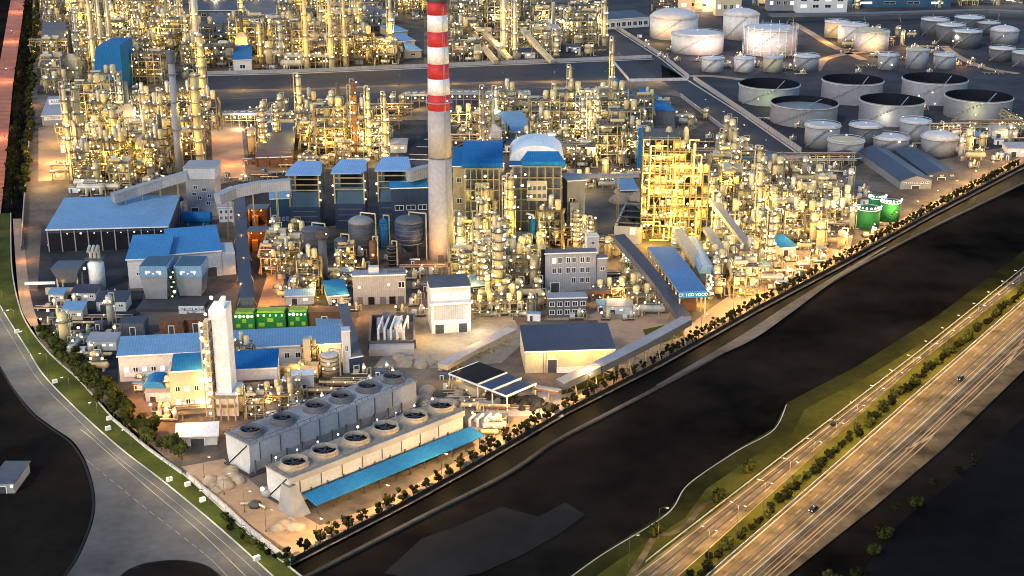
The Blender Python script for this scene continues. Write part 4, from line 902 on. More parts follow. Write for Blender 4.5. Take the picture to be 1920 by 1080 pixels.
# boiler frames with blue barrel roofs
def bfront(px0, px1, base, top, label, rl, white):
    t, w, d, h = hall('boiler_structure', label, 'boiler house', (px0, top), (px1, top), base, ((px0 + px1) / 2, top - (30 if white else 40)), 0 if white else 6, 'flat' if white else 'barrel', 'blue_deep', 'grey_dk', 2.0)
    b = MB()
    for i in range(7):
        for y in (-.6,): b.box(-w / 2 + w * i / 6, y - 2.4, 0, .6, .6, h)
    for j in range(7): b.beam((-w / 2, -3, h * (j + 1) / 7), (w / 2, -3, h * (j + 1) / 7), .5, .6)
    part('steel_frame', b, M['frame_steel'], t)
    for j in range(6): b = MB(); b.box(0, -1.6, h * (j + 1) / 7 - .2, w, 3, .2); rails(b, -w / 2, w / 2, -3.1, -.3, h * (j + 1) / 7); part('platform', b, M['grating'], t)
    b = MB(); b.box(0, -3.4, h * .56, w * .42, .5, h * .26); part('silencer_panel', b, M['cream'], t)
    for j in range(2):
        for i in range(4): b = MB(); b.box(0, 0, 0, w * .07, .12, h * .05); part('louvre', b, M['grey_dk'], t, loc=(-w * .15 + i * w * .1, -3.72, h * (.6 + .1 * j)))
    g = random.Random(int(px0))
    for j in range(14): lamp(t, g.uniform(-w / 2, w / 2), -3.6, h * (g.randrange(1, 7)) / 7 + 2, g.choice('YYW'))
    for j in range(6): v = MB(); v.lathe([(.8, 0), (1.6, .6), (1.6, 6), (.3, 7)], 10, g.uniform(-w * .45, w * .45), -1.8); o = part('vessel', v, M['vessel2'], t, True); o.location.z = h * g.randrange(0, 5) / 7
    if white:
        b = MB(); k = 14; W2 = w / 2 + 2; lo = [(-W2 * math.cos(math.pi * i / k), 8, h + .6 + 8.5 * math.sin(math.pi * i / k)) for i in range(k + 1)]; b.hull(lo, [(x, d + 1, z) for x, y, z in lo]); part('dome_roof', b, M['white'], t)
        b = MB(); lo = [(-W2 * .55, -2.4, h - 1), (W2, -2.4, h - 1), (W2 * .97, 7.8, h + 1), (-W2 * .6, 7.8, h + 1)]; b.hull(lo, [(-W2 * .55, -2.4, h + 2.5), (W2, -2.4, h + 2.5), (W2 * .78, 7.8, h + 6), (-W2 * .35, 7.8, h + 6)]); part('blue_apron', b, M['blue_deep'], t)
    return t
bfront(872, 936, 452, 314, 'lit boiler frame under a plain deep blue barrel roof beside the chimney', 0, False)
bfront(962, 1052, 452, 310, 'lit boiler frame under a white and blue barrel roof', 0, True)
t, w, d, h = hall('blue_wing', 'deep blue roofed wing against the striped chimney', 'industrial hall', (849, 312), (872, 312), 440, (860, 277), 3, rmat='blue_deep', wmat='frame_steel'); window(t, 0, h * .8, 3, 3); window(t, 0, h * .5, 3, 3)
c = P(1000, 458); t = thing('blue_vessel', 'tall thin deep blue vessel in front of the boiler frames', 'vessel', c); b = MB(); hh = hz(c.y, 410); r = 6 * sc(c.y); b.lathe([(r, 0), (r, hh - r), (r * .7, hh - r * .3), (.1, hh)], 16); part('shell', b, M['blue_deep'], t, True); b = MB(); b.path([(0, 0, hh), (0, 0, hh + 2), (-4, 0, hh + 3)], .6, 7); part('outlet', b, M['white'], t); lamp(t, -2, -1, hh + 1, 'W')
c = P(882, 462); t = thing('blue_vessel', 'thin blue vessel with white top near the chimney base', 'vessel', c); b = MB(); hh = hz(c.y, 426); r = 7 * sc(c.y); b.lathe([(r, 0), (r, hh)], 14); part('shell', b, M['blue_deep'], t, True); b = MB(); b.ball(0, 0, hh, r * 1.05, 12, 6); part('dome', b, M['white'], t, True); lamp(t, 2, -2, hh, 'W')

# ================================================================== right of the middle
t = thing('blue_slab_tower', 'flat bright blue tower slab at the back corner of the yellow frame', 'tower', P(1204, 318)); hh = hz(t.location.y, 240); w = 18 * sc(t.location.y); b = MB(); b.box(0, 3, 0, w, 6, hh); part('wall', b, M['blue_deep'], t); b = MB(); b.box(0, 3, hh, w + .6, 6.6, .5); part('roof', b, M['grey'], t)
t, w, d, h = hall('light_blue_shed', 'light blue low roofed shed beneath the long pipe bridge', 'shed', (1164, 357), (1196, 356), 372, (1180, 336), 2, rmat='blue', wmat='grey_dk'); window(t, 0, h * .5, 3, 1.5)
def frame_tower():
    c = P(1262, 452); t = thing('yellow_frame_tower', 'huge many storey steel frame packed with floodlit equipment, brightest in the plant', 'process unit', c, R(-4)); s = sc(c.y); w = 122 * s; H = hz(c.y, 262); d = 26; g = random.Random(3); b = MB(); n, lv = 11, 9
    for i in range(n + 1):
        for y in (0, d * .5, d):
            top = H * (1 if i < 7 else .9 if i < 9 else .72) + g.uniform(0, 3)
            b.box(-w / 2 + w * i / n, y, 0, .7, .7, top)
    for j in range(1, lv + 1):
        e = w / 2 if j < 7 else w / 2 - w / n * (3 if j < 9 else 5)
        for y in (0, d * .5, d): b.beam((-w / 2, y, H * j / lv), (e, y, H * j / lv), .5, .6)
        for i in range(n + 1):
            if -w / 2 + w * i / n <= e + .1: b.beam((-w / 2 + w * i / n, 0, H * j / lv - .1), (-w / 2 + w * i / n, d, H * j / lv - .1), .4, .5)
        for i in range(n):
            if g.random() < .22 and j < 7: b.beam((-w / 2 + w * i / n, -.1, H * (j - 1) / lv), (-w / 2 + w * (i + 1) / n, -.1, H * j / lv), .3, .3)
    part('steel_frame', b, M['frame_dark'], t)
    for j in range(1, lv + 1):
        e = w / 2 if j < 7 else w / 2 - w / n * (3 if j < 9 else 5); p = MB(); p.box((e - w / 2) / 2, d / 2, H * j / lv + .06, e + w / 2, d, .25); rails(p, -w / 2, e, -.4, d, H * j / lv + .2); part('platform', p, M['grating'], t)
    for j in range(lv):
        for i in range(n):
            if j >= 7 and i > 6: continue
            x = -w / 2 + w * (i + .5) / n; z = H * j / lv + .35; q = g.random(); m = M[g.choice(('vessel2', 'vessel2', 'cream', 'vessel'))]; v = MB()
            if q < .30: v.lathe([(1.2, z), (2.0, z + .6), (2.0, z + H / lv * .62), (.4, z + H / lv * .78)], 10, x, 2.5 + g.uniform(0, 3)); part('vessel', v, m, t, True)
            elif q < .62: v.box(x, 4, z, w / n * g.uniform(.6, .9), 5, H / lv * g.uniform(.45, .82)); part('panel', v, m, t)
            elif q < .72: v.tube((x - 2.4, 3, z + 1.8), (x + 2.4, 3, z + 1.8), 1.5, 10); part('drum', v, m, t)
    v = MB(); v.box(-w * .14, d * .62, 2, w * .7, .3, H * .74); part('back_cladding', v, M['cream'], t)
    p = MB()
    for k in range(46):
        x, y, z = g.uniform(-w / 2, w * .4), g.uniform(-1.4, 1), g.uniform(1, H * .9); q = [(x, y, z)]
        for s_ in range(3):
            a = g.randrange(2); x1, y1, z1 = q[-1]; l = g.uniform(3, 10) * g.choice((-1, 1)); q.append((min(max(x1 + l, -w / 2), w / 2), y1, z1) if a == 0 else (x1, y1, min(max(z1 + l, .5), H)))
        p.path(q, g.uniform(.3, .55), 6)
    part('pipework', p, M['vessel2'], t)
    for x, r in ((-w * .42, 1.7), (-w * .1, 2.0), (w * .16, 1.5)): v = MB(); v.lathe([(r, 0), (r, H * 1.02), (r * .6, H * 1.05), (.2, H * 1.06)], 12, x, d * .7); part('riser', v, M['vessel2'], t, True)
    for k in range(60): lamp(t, g.uniform(-w / 2, w * .45), g.choice((-1.0, -1.0, 3)), H * g.randrange(0, lv) / lv + g.uniform(2, 4.2), g.choice('YYYW'))
    for j in range(4):
        for i in range(3): light((c.x + w * (-.36 + .36 * i), c.y - 12, H * (.12 + .25 * j)), 6200, (1, .64, .10), 1)
        light((c.x + w * (-.2 + .3 * (j % 2)), c.y + d * .45, H * (.1 + .22 * j)), 6500, (1, .64, .10), 1)
frame_tower()
# grey hopper building
c = P(1176, 456); t = thing('coal_bunker', 'open topped grey bunker full of dark material above the sloped conveyor', 'bunker', c, R(-12)); hh = hz(c.y, 425); w = 48 * sc(c.y); d = 48; b = MB()
b.box(0, 0, 0, w, 1, hh); b.box(0, d, 0, w, 1, hh); b.box(-w / 2, d / 2, 0, 1, d - 1, hh); b.box(w / 2, d / 2, 0, 1, d - 1, hh * 1.0); part('wall', b, M['tank'], t); b = MB(); g = random.Random(5)
for k in range(40): b.ball(g.uniform(-w * .42, w * .42), g.uniform(3, d - 3), hh - 4 + g.uniform(-1, 1), g.uniform(2, 4.5), 7, 4)
part('coal_fill', b, M['coal'], t); b = MB(); b.box(w * .2, -.65, hh * .55, 3, .2, 4); part('hatch', b, M['white'], t)
b = MB()
for k in range(4): b.beam((-w / 2, d * (k + .5) / 4, hh + .3), (w / 2, d * (k + .5) / 4, hh + .3), .6, .6)
part('grille_bar', b, M['tank_dk'], t)
# blue sloped hall with lettering
def lorry_hall():
    zr = 13.0; A = P(1273, 549, zr); B = P(1326, 547, zr); back = P(1238, 464, zr); u = (B - A); w = u.length; u.normalize(); mid = (A + B) / 2; ax = back - mid; d = ax.length; rz = math.atan2(ax.y, ax.x) - R(90)
    t = thing('blue_loading_hall', 'long bright blue flat roof on posts with white lettering on its end fascia', 'canopy', (mid.x, mid.y, 0), rz); b = MB(); b.box(0, d / 2, zr, w, d, .5); part('roof', b, M['blue_deep'], t)
    f = MB(); f.box(0, -.25, zr - 2.6, w + .4, .4, 3.2); part('fascia', f, M['blue_deep'], t); text(t, 'CF. 1GO VOOD', 2.0, 0, -.5, zr - 1.1, 'white')
    for k in range(10):
        for sx in (-1, 1): p = MB(); p.box(0, 0, 0, .6, .6, zr); part('post', p, M['cream'], t, loc=(sx * (w / 2 - .6), .6 + (d - 1.2) * k / 9, 0))
    b = MB(); b.box(w * .1, d * .55, 0, w * .5, d * .8, 4); part('bay', b, M['rust'], t)
    for sx in (-1, 1): p = MB(); p.box(sx * (w / 2 + .1), d / 2, zr - .4, .3, d, .8); part('edge_trim', p, M['grey'], t)
    for k in range(5): lamp(t, -w / 2 - .5, 4 + k * d / 5, zr - 1.6, 'y')
lorry_hall()
zr = 12; A, B, C2 = P(1312, 505, zr), P(1341, 503, zr), P(1284, 449, zr); m = (A + B) / 2; ax = (C2 - A); t = thing('blue_barrel_hall', 'narrow blue barrel roofed hall alongside the long bright blue canopy', 'industrial hall', (m.x, m.y, 0), math.atan2(ax.y, ax.x) - R(90)); d = ax.length; w = (B - A).length; b = MB(); lo = [(w / 2 * math.cos(math.pi * i / 10), 0, zr - 2 + 4 * math.sin(math.pi * i / 10)) for i in range(11)]; b.hull(lo + [(-w / 2, 0, zr - 2.4), (w / 2, 0, zr - 2.4)], [(p[0], d, p[2]) for p in lo + [(-w / 2, 0, zr - 2.4), (w / 2, 0, zr - 2.4)]]); part('roof', b, M['blue'], t); b = MB(); b.box(0, d / 2, 0, w - .8, d - 1, zr - 2.4); part('wall', b, M['teal_dark'], t)
gallery('pale_duct', 'pale dust coated duct rising between the blue canopy and barrel roof', [V3(1310, 496, 9), V3(1288, 462, 15), V3(1272, 436, 20)], 4.5, 4, 'cream', legs=2, cat='duct')
c = P(1271, 470); vsilo(1271, 470, 424, 24, 'round pale filter vessel at the top of the pale duct', 'vessel', 'vessel', .8, 'W', 'vessel', 'filter_vessel')
gallery('sloped_conveyor', 'dark sloped conveyor beside the long bright blue canopy, reaching down from the bunker', [V3(1284, 600, 3), V3(1240, 540, 10), V3(1195, 485, 18), V3(1160, 447, 24)], 6, 3.4, 'grey_dk', 'slate', 4)
gallery('pipe_ramp', 'pale sloping pipe bridge nearest the yellow frame, first of a parallel pair', [V3(1400, 535, 2), V3(1365, 490, 8), V3(1325, 430, 16)], 4, 2.4, 'cream', 'tank', 3)
gallery('pipe_ramp', 'pale sloping pipe bridge beside the lit columns, second of a parallel pair', [V3(1418, 480, 8), V3(1370, 420, 18), V3(1335, 375, 26)], 4, 2.4, 'cream', 'tank', 3)
gallery('pipe_bridge', 'dark level pipe bridge before the domed grey tanks', [V3(1362, 300, 10), V3(1430, 297, 10), V3(1508, 293, 10)], 3, 1.4, 'tank', legs=3)
for q, lab in ((((930, 116, 3), (902, 84, 14), (876, 52, 24)), 'pale slanting conveyor right of the chimney top, nearest the shaft'), (((957, 112, 3), (930, 84, 14), (906, 60, 22)), 'pale slanting conveyor right of the chimney top, middle of three'), (((1036, 116, 3), (1008, 88, 14), (980, 56, 24)), 'pale slanting conveyor right of the chimney top, farthest from the shaft')):
    gallery('slanted_conveyor', lab, [V3(*p) for p in q], 5, 3.4, 'cream', 'vessel2', 3)
# grey long shed on the right
def long_shed(pA, pB, pC, base, label, rmat, wmat, rise, wins=4):
    """gable end on pA-pB, roof running back to pC"""
    A0 = P(pA[0], base); h = hz(A0.y, pA[1]); A, B, C = P(*pA, h), P(*pB, h), P(*pC, h); u = (B - A); w = u.length; ax = C - A; m = (A + B) / 2; d = ax.length
    t = thing('long_shed', label, 'shed', (m.x, m.y, 0), math.atan2(ax.y, ax.x) - R(90)); b = MB(); b.prism([(-w / 2, 0), (w / 2, 0), (w / 2, d), (-w / 2, d)], 0, h); lo = [(-w / 2, 0, h), (w / 2, 0, h), (0, 0, h + rise)]; b.hull(lo, [(x, d, z) for x, y, z in lo]); part('wall', b, M[wmat], t); r = MB()
    for s in (-1, 1): pp = [(s * (w / 2 + .6), -.6, h - .1), (0, -.6, h + rise + .1), (0, d + .6, h + rise + .1), (s * (w / 2 + .6), d + .6, h - .1)]; r.hull(pp, [(x, y, z + .4) for x, y, z in pp])
    part('roof', r, M[rmat], t)
    for i in range(wins): window(t, -w * .36 + w * .72 * i / max(1, wins - 1), h * .72, w * .12, h * .22)
    door(t, 0, w * .25, h * .4); return t, w, d, h
long_shed((1690, 340), (1746, 337), (1610, 283), 356, 'long grey shed with dark gable roof beside the green tanks', 'slate', 'tank', 3, 5)
long_shed((1742, 328), (1790, 324), (1680, 283), 340, 'dark blue grey shed tucked behind the long grey shed', 'slate', 'tank_dk', 2, 3)
t, w, d, h = hall('side_lean_to', 'small dark lean to shed at the back corner of the long grey shed', 'shed', (1576, 300), (1612, 296), 312, (1600, 282), 2, rmat='slate', wmat='tank_dk'); window(t, 0, h * .5, 3, 1.6)
# green tanks
for px, by, tp, wp, lab in ((1630, 432, 390, 46, 'squat green tank with white lamps, standing nearest the canal trees'), (1672, 418, 378, 36, 'green tank with stair ring standing before the long grey shed'), (1646, 402, 370, 30, 'small green tank behind the two larger green ones')):
    c = P(px, by); r = wp / 2 * sc(c.y); hh = hz(c.y + r, tp); t = thing('green_tank', lab, 'tank', c); b = MB(); b.lathe([(r, 0), (r, hh), (r * .6, hh + 1), (.1, hh + 1.4)], 24, 0, r); part('shell', b, M['green'], t, True); b = MB(); b.lathe([(r - .1, hh), (r + .7, hh), (r + .7, hh + .3), (r - .1, hh + .3)], 24, 0, r, 0, False); part('walkway', b, M['white'], t)
    b = MB()
    for k in range(10): a = -2.4 + k * .16; b.box((r + .6) * math.cos(a), r + (r + .6) * math.sin(a), hh * k / 10, 1, 1, .2)
    part('stair', b, M['green'], t)
    for k in range(9): a = -2.9 + k * .33; lamp(t, (r + .4) * math.cos(a), r + (r + .4) * math.sin(a), hh + 1.6, 'W')
# ================================================================== tank farm
def tank(px0, px1, rim, base, label, kind='open', mat='tank', lamps=(), depth=.35, group=None):
    F = P((px0 + px1) / 2, base); r = (px1 - px0) / 2 * sc(F.y); dr = Vector((F.x, F.y, 0)).normalized(); c = F + dr * r; hh = max(3, hz(c.y, rim)); t = thing('storage_tank', label, 'tank', c, math.atan2(dr.y, dr.x) - R(90), group); n = 40
    b = MB(); b.lathe([(r, 0), (r, hh)], n, cap=(kind != 'open')); part('shell', b, M[mat], t, True)
    b = MB()
    for z in ((hh * .93,) if kind == 'open' else (hh - .4,)): b.lathe([(r, z), (r + .8, z), (r + .8, z + .35), (r, z + .35)], n, cap=False)
    part('wind_girder', b, M['tank_pale' if kind != 'dark' else 'tank'], t)
    b = MB()
    for k in range(14):
        a = -2.5 + k * .09; q = (r + .7) ; b.box(q * math.cos(a), q * math.sin(a), hh * k / 14, 1.3, 1.3, .25); b.box(q * 1.01 * math.cos(a), q * 1.01 * math.sin(a), hh * k / 14 + .9, 1.2, 1.2, .12)
    part('stair', b, M['grey'], t)
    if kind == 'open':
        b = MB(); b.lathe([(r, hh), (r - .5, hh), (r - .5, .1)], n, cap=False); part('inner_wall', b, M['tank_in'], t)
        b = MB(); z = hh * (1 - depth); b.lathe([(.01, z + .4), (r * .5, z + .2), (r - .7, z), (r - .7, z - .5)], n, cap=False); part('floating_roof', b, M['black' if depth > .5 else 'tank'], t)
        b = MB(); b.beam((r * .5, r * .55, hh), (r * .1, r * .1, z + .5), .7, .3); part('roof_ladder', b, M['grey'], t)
    else:
        b = MB(); rr = r + .25
        prof = {'cone': [(rr, hh), (r * .5, hh + r * .12), (.5, hh + r * .24)], 'dome': [(rr, hh), (r * .85, hh + r * .16), (r * .5, hh + r * .28), (.1, hh + r * .34)], 'flat': [(rr, hh), (r * .7, hh + r * .06), (.1, hh + r * .1)], 'dark': [(rr, hh), (r * .7, hh + r * .06), (.1, hh + r * .1)]}[kind]
        b.lathe(prof, n); part('roof', b, M['tank_pale' if kind in ('flat', 'dome', 'dark') else 'cream'], t, kind != 'cone')
        b = MB(); b.lathe([(.8, prof[-1][1]), (.8, prof[-1][1] + .9), (.1, prof[-1][1] + 1.2)], 10); part('vent', b, M['white'], t)
        b = MB()
        for k in range(16): a, q = 2 * math.pi * k / 16, 2 * math.pi * (k + 1) / 16; b.beam((r * math.cos(a), r * math.sin(a), hh + 1.2), (r * math.cos(q), r * math.sin(q), hh + 1.2), .16, .16)
        part('railing', b, M['white'], t)
    for a, z, k in lamps: lamp(t, (r + .9) * math.cos(a), (r + .9) * math.sin(a), hh * z, k)
    return t, c, r, hh
O = [(1383, 1497, 156, 200, .7, 'open topped grey tank lit greenish on its flank, beside the dyke road'), (1442, 1568, 191, 240, .32, 'open topped grey tank with its pale floating roof showing'), (1538, 1652, 148, 198, .8, 'open topped bluish grey tank in the back row with no lamp on its flank'),
     (1608, 1728, 186, 238, .72, 'open topped grey tank with one square lamp and a pale shell'), (1688, 1808, 146, 198, .8, 'open topped dark grey tank in the back row dotted with lamps'), (1768, 1892, 179, 228, .8, 'open topped grey tank with a yellow green lit patch on its front')]
LPS = [[(-1.9, .4, 'G')], [(-1.35, .25, 'W')], [], [(-1.75, .45, 'W'), (-1.2, .5, 'w')], [(-2.0, .4, 'W'), (-1.6, .6, 'W'), (-1.2, .5, 'W'), (-1.5, .1, 'W')], [(-1.6, .35, 'G')]]
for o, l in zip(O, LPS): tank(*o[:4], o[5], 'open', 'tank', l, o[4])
C_ = [(1507, 1572, 234, 280, 'grey tank with speckled flat top beside the dyke road end', 'flat', 'tank'), (1550, 1617, 262, 300, 'grey tank with pale conical roof and small knob', 'cone', 'tank'), (1590, 1650, 234, 277, 'plain grey tank half hidden behind the conical roofed tank', 'flat', 'tank_dk'),
      (1634, 1702, 256, 284, 'low tank with wide pale flat roof between taller grey tanks', 'flat', 'tank'), (1685, 1741, 226, 270, 'grey tank with lit pinkish roof rim', 'flat', 'tank'), (1725, 1792, 256, 294, 'domed brownish grey tank behind the long shed', 'dome', 'tank'),
      (1217, 1308, 30, 76, 'large white domed tank at the road bend, first of the far pale tanks', 'dome', 'tank_pale'), (1257, 1356, 62, 104, 'large pale pink lit tank in front of the white domed one', 'flat', 'tank_pale'), (1354, 1421, 26, 76, 'tall white tank with a domed cap', 'dome', 'tank_pale'),
      (1394, 1490, 52, 106, 'broad pale tank wrapped in pink scaffolding grid', 'flat', 'tank_pale'), (1315, 1356, 108, 136, 'small white tank beside the road bend wall', 'flat', 'tank_pale'), (1376, 1414, 108, 136, 'small pale tank under the scaffolded tank', 'flat', 'tank_pale'), (1430, 1466, 106, 136, 'small peach lit tank under the scaffolded tank', 'flat', 'cream'),
      (1487, 1534, 104, 134, 'neat grey small tank with white flat roof', 'flat', 'tank'), (1545, 1590, 40, 72, 'pale lit tank with soft edges in the far row', 'flat', 'cream'), (1570, 1625, 46, 84, 'grey white tank in the middle of the far row', 'flat', 'tank_pale'), (1600, 1664, 58, 98, 'wide pale tank with conical roof in the far row', 'cone', 'tank_pale'), (1645, 1682, 102, 132, 'small plain grey tank with flat white roof near the orange lamp', 'flat', 'tank'),
      (1697, 1738, 92, 130, 'grey tank with lilac roof and lit top edge', 'cone', 'tank'), (1749, 1791, 102, 130, 'small plain grey box like tank next to the lilac roofed one', 'flat', 'tank'), (1725, 1776, 36, 70, 'dark tank with thin white roof, furthest back of the dark group', 'dark', 'tank_dk'), (1754, 1806, 46, 82, 'dark grey tank with white rim beside a bright lamp', 'dark', 'tank_dk'),
      (1784, 1837, 58, 92, 'dark tank with bright white roof and a lamp at its side', 'dark', 'tank_dk'), (1788, 1842, 32, 62, 'dark tank with thin pale oval roof in the far corner group', 'dark', 'tank_dk'), (1855, 1906, 56, 84, 'grey domed tank with a dazzling lamp on its front', 'dome', 'tank'), (1853, 1900, 90, 116, 'dark low tank with white band below the dazzling lamp', 'dark', 'tank_dk'), (1896, 1950, 98, 128, 'dark tank with white top cut by the picture edge', 'dark', 'tank_dk'), (1830, 1872, 42, 66, 'dark tank with pale top behind the dazzling lamp tank', 'dark', 'tank_dk')]
for i, o in enumerate(C_):
    L = []
    if i == 24: L = [(-1.6, .7, 'W')]
    elif i == 22: L = [(-2.6, .4, 'Y')]
    elif i in (6, 9, 14, 17): L = [(-2.2, .5, 'Y'), (-1.2, .4, 'W')]
    elif i in (0, 3): L = [(-1.1, .9, 'W')]
    t, c, r, hh = tank(*o[:4], o[4], o[5], o[6], L)
    if i == 9:
        b = MB()
        for k in range(20):
            a = 2 * math.pi * k / 20; b.box((r + 1.5) * math.cos(a), (r + 1.5) * math.sin(a), 0, .3, .3, hh + 4)
        for z in range(6):
            for k in range(20): a, q = 2 * math.pi * k / 20, 2 * math.pi * (k + 1) / 20; b.beam(((r + 1.5) * math.cos(a), (r + 1.5) * math.sin(a), hh * z / 5), ((r + 1.5) * math.cos(q), (r + 1.5) * math.sin(q), hh * z / 5), .25, .25)
        part('scaffold', b, M['white'], t)
t, w, d, h = hall('long_store', 'long low store with dark roof and white framed openings at the road bend', 'building', (1132, 38), (1218, 32), 56, (1180, 20), 3, rmat='slate', wmat='pale')
for k in range(8): window(t, -w * .42 + k * w * .12, h * .45, w * .085, h * .45)
b = MB(); c = P(1445, 30)
gallery('flyover', 'long dark flyover deck crossing behind the far tanks', [V3(1444, 29, 9), V3(1640, 26, 9), V3(1850, 20, 9), V3(1990, 26, 9)], 14, 2, 'slate_warm', 'slate_warm', 8, 'bridge')
for lab, px, py, w, hh, dd, m in (('pale flat office block peeking over the flyover, near the frame edge', 1540, 24, 60, 22, 20, 'pale'), ('blue grey low block beyond the flyover', 1690, 14, 120, 16, 30, 'teal_dark'), ('peach lit building behind the white domed tank', 1310, 22, 50, 24, 20, 'cream'), ('peach lit block with dark window strip beside the tall white tank', 1365, 30, 30, 30, 14, 'cream'), ('grey office slab beyond the flyover', 1465, 20, 34, 26, 16, 'tank'), ('dark shed beyond the flyover at the frame corner', 1850, 6, 80, 12, 20, 'tank_dk')):
    c = P(px, py); t = thing('far_block', lab, 'building', c); b = MB(); b.box(0, dd / 2, 0, w, dd, hh); part('wall', b, M[m], t); b = MB(); b.box(0, dd / 2, hh, w + 1, dd + 1, .6); part('roof', b, M['grey'], t)
    for i in range(4):
        for j in range(2): window(t, -w * .36 + w * .24 * i, hh * (.35 + .35 * j), w * .12, hh * .18, lit=(i + j) % 3 == 0)

# ================================================================== top left halls
def solid(name, label, cat, pts, z0, z1, mat, roofmat=None, loc=None):
    """prism whose top outline is surveyed at height z1"""
    w = [P(*p, z1) for p in pts]; c = sum(w, Vector()) / len(w); t = thing(name, label, cat, (c.x, c.y, 0)); q = [(v.x - c.x, v.y - c.y) for v in w]; A = sum(q[i][0] * q[(i + 1) % len(q)][1] - q[(i + 1) % len(q)][0] * q[i][1] for i in range(len(q)))
    if A < 0: q = q[::-1]
    b = MB(); b.prism(q, z0, z1 - .5); part('wall', b, M[mat], t); b = MB(); b.prism([(x * 1.01, y * 1.01) for x, y in q], z1 - .5, z1); part('roof', b, M[roofmat or mat], t); return t
t = thing('curved_blue_hall', 'tall deep blue hall with rounded top left corner, facing the boiler side', 'industrial hall', P(206, 168)); s = sc(t.location.y); H = hz(t.location.y, 84); w = 52 * s; b = MB(); pr = [(-w / 2 * 1.02, 0), (w / 2, 0), (w / 2, H), (-w * .22, H), (-w * .36, H * .92), (-w * .42, H * .78), (-w * .46, H * .6)]; b.hull([(x, 0, z) for x, z in pr], [(x, 40, z) for x, z in pr]); part('wall', b, M['blue_deep'], t)
b = MB(); b.box(0, -.2, 0, w * .9, .3, 3); part('plinth', b, M['teal_dark'], t)
for k in range(3): door(t, -w * .3 + w * .3 * k, 5, 6); lamp(t, -w * .3 + w * .3 * k, -1, 8, 'w')
t, w, d, h = hall('blue_square_hall', 'small square blue roofed hall among the yellow units', 'industrial hall', (437, 113), (471, 112), 138, (454, 86), 2, rmat='blue_deep', wmat='pale'); window(t, 0, h * .5, w * .3, h * .3)
for i, (a, b_, bs, bk) in enumerate((((738, 60), (764, 58), 72, (750, 46)), ((748, 78), (778, 76), 92, (762, 62)), ((758, 96), (790, 94), 110, (772, 80)))):
    t, w, d, h = hall('stepped_blue_roof', ('topmost', 'middle', 'lowest')[i] + ' of three stepped blue roofs beside the striped chimney', 'shed', a, b_, bs, bk, 1.5, rmat='blue', wmat='cream'); window(t, 0, h * .5, w * .3, h * .3)
t, w, d, h = hall('pale_blue_hall', 'pale blue hall roof beyond the white and blue barrel roof', 'industrial hall', (958, 248), (1003, 246), 268, (965, 209), 4, rmat='blue', wmat='grey'); window(t, 0, h * .5, w * .2, h * .3)
t = solid('blue_chute_hall', 'deep blue hall with pointed end at the dark road bend', 'industrial hall', [(1198, 165), (1218, 168), (1248, 190), (1267, 207), (1212, 206), (1200, 190)], 0, 14, 'grey_dk', 'blue_deep'); lamp(t, 0, -24, 6, 'W')
gallery('blue_chute', 'curved blue conveyor chute dropping from the slim lamp tower', [V3(1150, 150, 34), V3(1163, 168, 26), V3(1182, 182, 18), V3(1202, 196, 12)], 8, 5, 'blue_deep', legs=2)
t, w, d, h = hall('dark_roof_store', 'long dark roofed store at the top edge behind the pipe pole', 'building', (340, 20), (470, 20), 36, (400, 2), 2, rmat='slate', wmat='grey_dk')
for k in range(8): window(t, -w * .42 + w * .12 * k, h * .5, w * .07, h * .4)
t, w, d, h = hall('dark_roof_store', 'brown grey roofed store with white wall near the top yellow lattice', 'building', (474, 28), (562, 24), 48, (520, 0), 2, rmat='slate_warm', wmat='white')
for k in range(5): window(t, -w * .4 + w * .2 * k, h * .5, w * .1, h * .4)
t, w, d, h = hall('dark_tank_house', 'black open sided store between the blue square roof and the pole', 'building', (412, 72), (462, 70), 88, (440, 26), 1, rmat='slate', wmat='black'); window(t, 0, h * .5, w * .3, h * .3)
t, w, d, h = hall('white_end_shed', 'brown roofed shed with white walls close to the slim tower', 'building', (690, 30), (740, 26), 50, (715, 6), 2, rmat='slate_warm', wmat='pale'); window(t, 0, h * .5, w * .3, h * .3)
t, w, d, h = hall('brown_roof_shed', 'dark brown roofed shed at the upper end of the west wall', 'shed', (77, 80), (122, 78), 92, (100, 42), 2, rmat='slate_warm', wmat='rust'); window(t, 0, h * .5, w * .3, h * .3)
t, w, d, h = hall('brown_roof_shed', 'grey brown roofed shed behind the grey gatehouse', 'shed', (78, 135), (118, 133), 152, (105, 98), 2, rmat='slate_warm', wmat='grey_dk'); window(t, 0, h * .5, w * .3, h * .3)
t, w, d, h = hall('gatehouse', 'grey gatehouse with two white sign strips at the west wall', 'building', (78, 218), (121, 216), 236, (100, 182), 1, rmat='grey', wmat='grey')
b = MB(); b.box(0, -.2, h * .55, w * .8, .3, h * .35); part('sign_panel', b, M['white'], t); text(t, 'VOOLECO', h * .28, 0, -.4, h * .73); 
b = MB(); b.box(0, d * .55, h + 1.2, w * .7, .3, 4); part('roof_sign', b, M['white'], t); text(t, 'A.LLIN', 3, 0, d * .55 - .25, h + 3.2)
t, w, d, h = hall('pit_building', 'black roofed pit house with rusty frame beside the floodlit yard', 'building', (480, 296), (548, 294), 312, (515, 232), 0, 'flat', 'slate', 'rust', .5)
b = MB()
for k in range(4): b.box(-w / 2 + w * k / 3, -.6, 0, .6, .6, h + 6)
for z in (h + 5.5, h + 2.5): b.beam((-w / 2, -.6, z), (w / 2, -.6, z), .5, .5)
part('steel_frame', b, M['rust'], t)
t, w, d, h = hall('black_hall', 'flat black roofed hall left of the striped chimney shaft', 'building', (752, 298), (802, 300), 312, (758, 228), 0, 'flat', 'black', 'grey_dk', .5)
for k in range(5): b = MB(); b.box(0, d * (k + .5) / 5, h + .46, w * .7, .5, .4); part('roof_pipe', b, M['grey'], t)
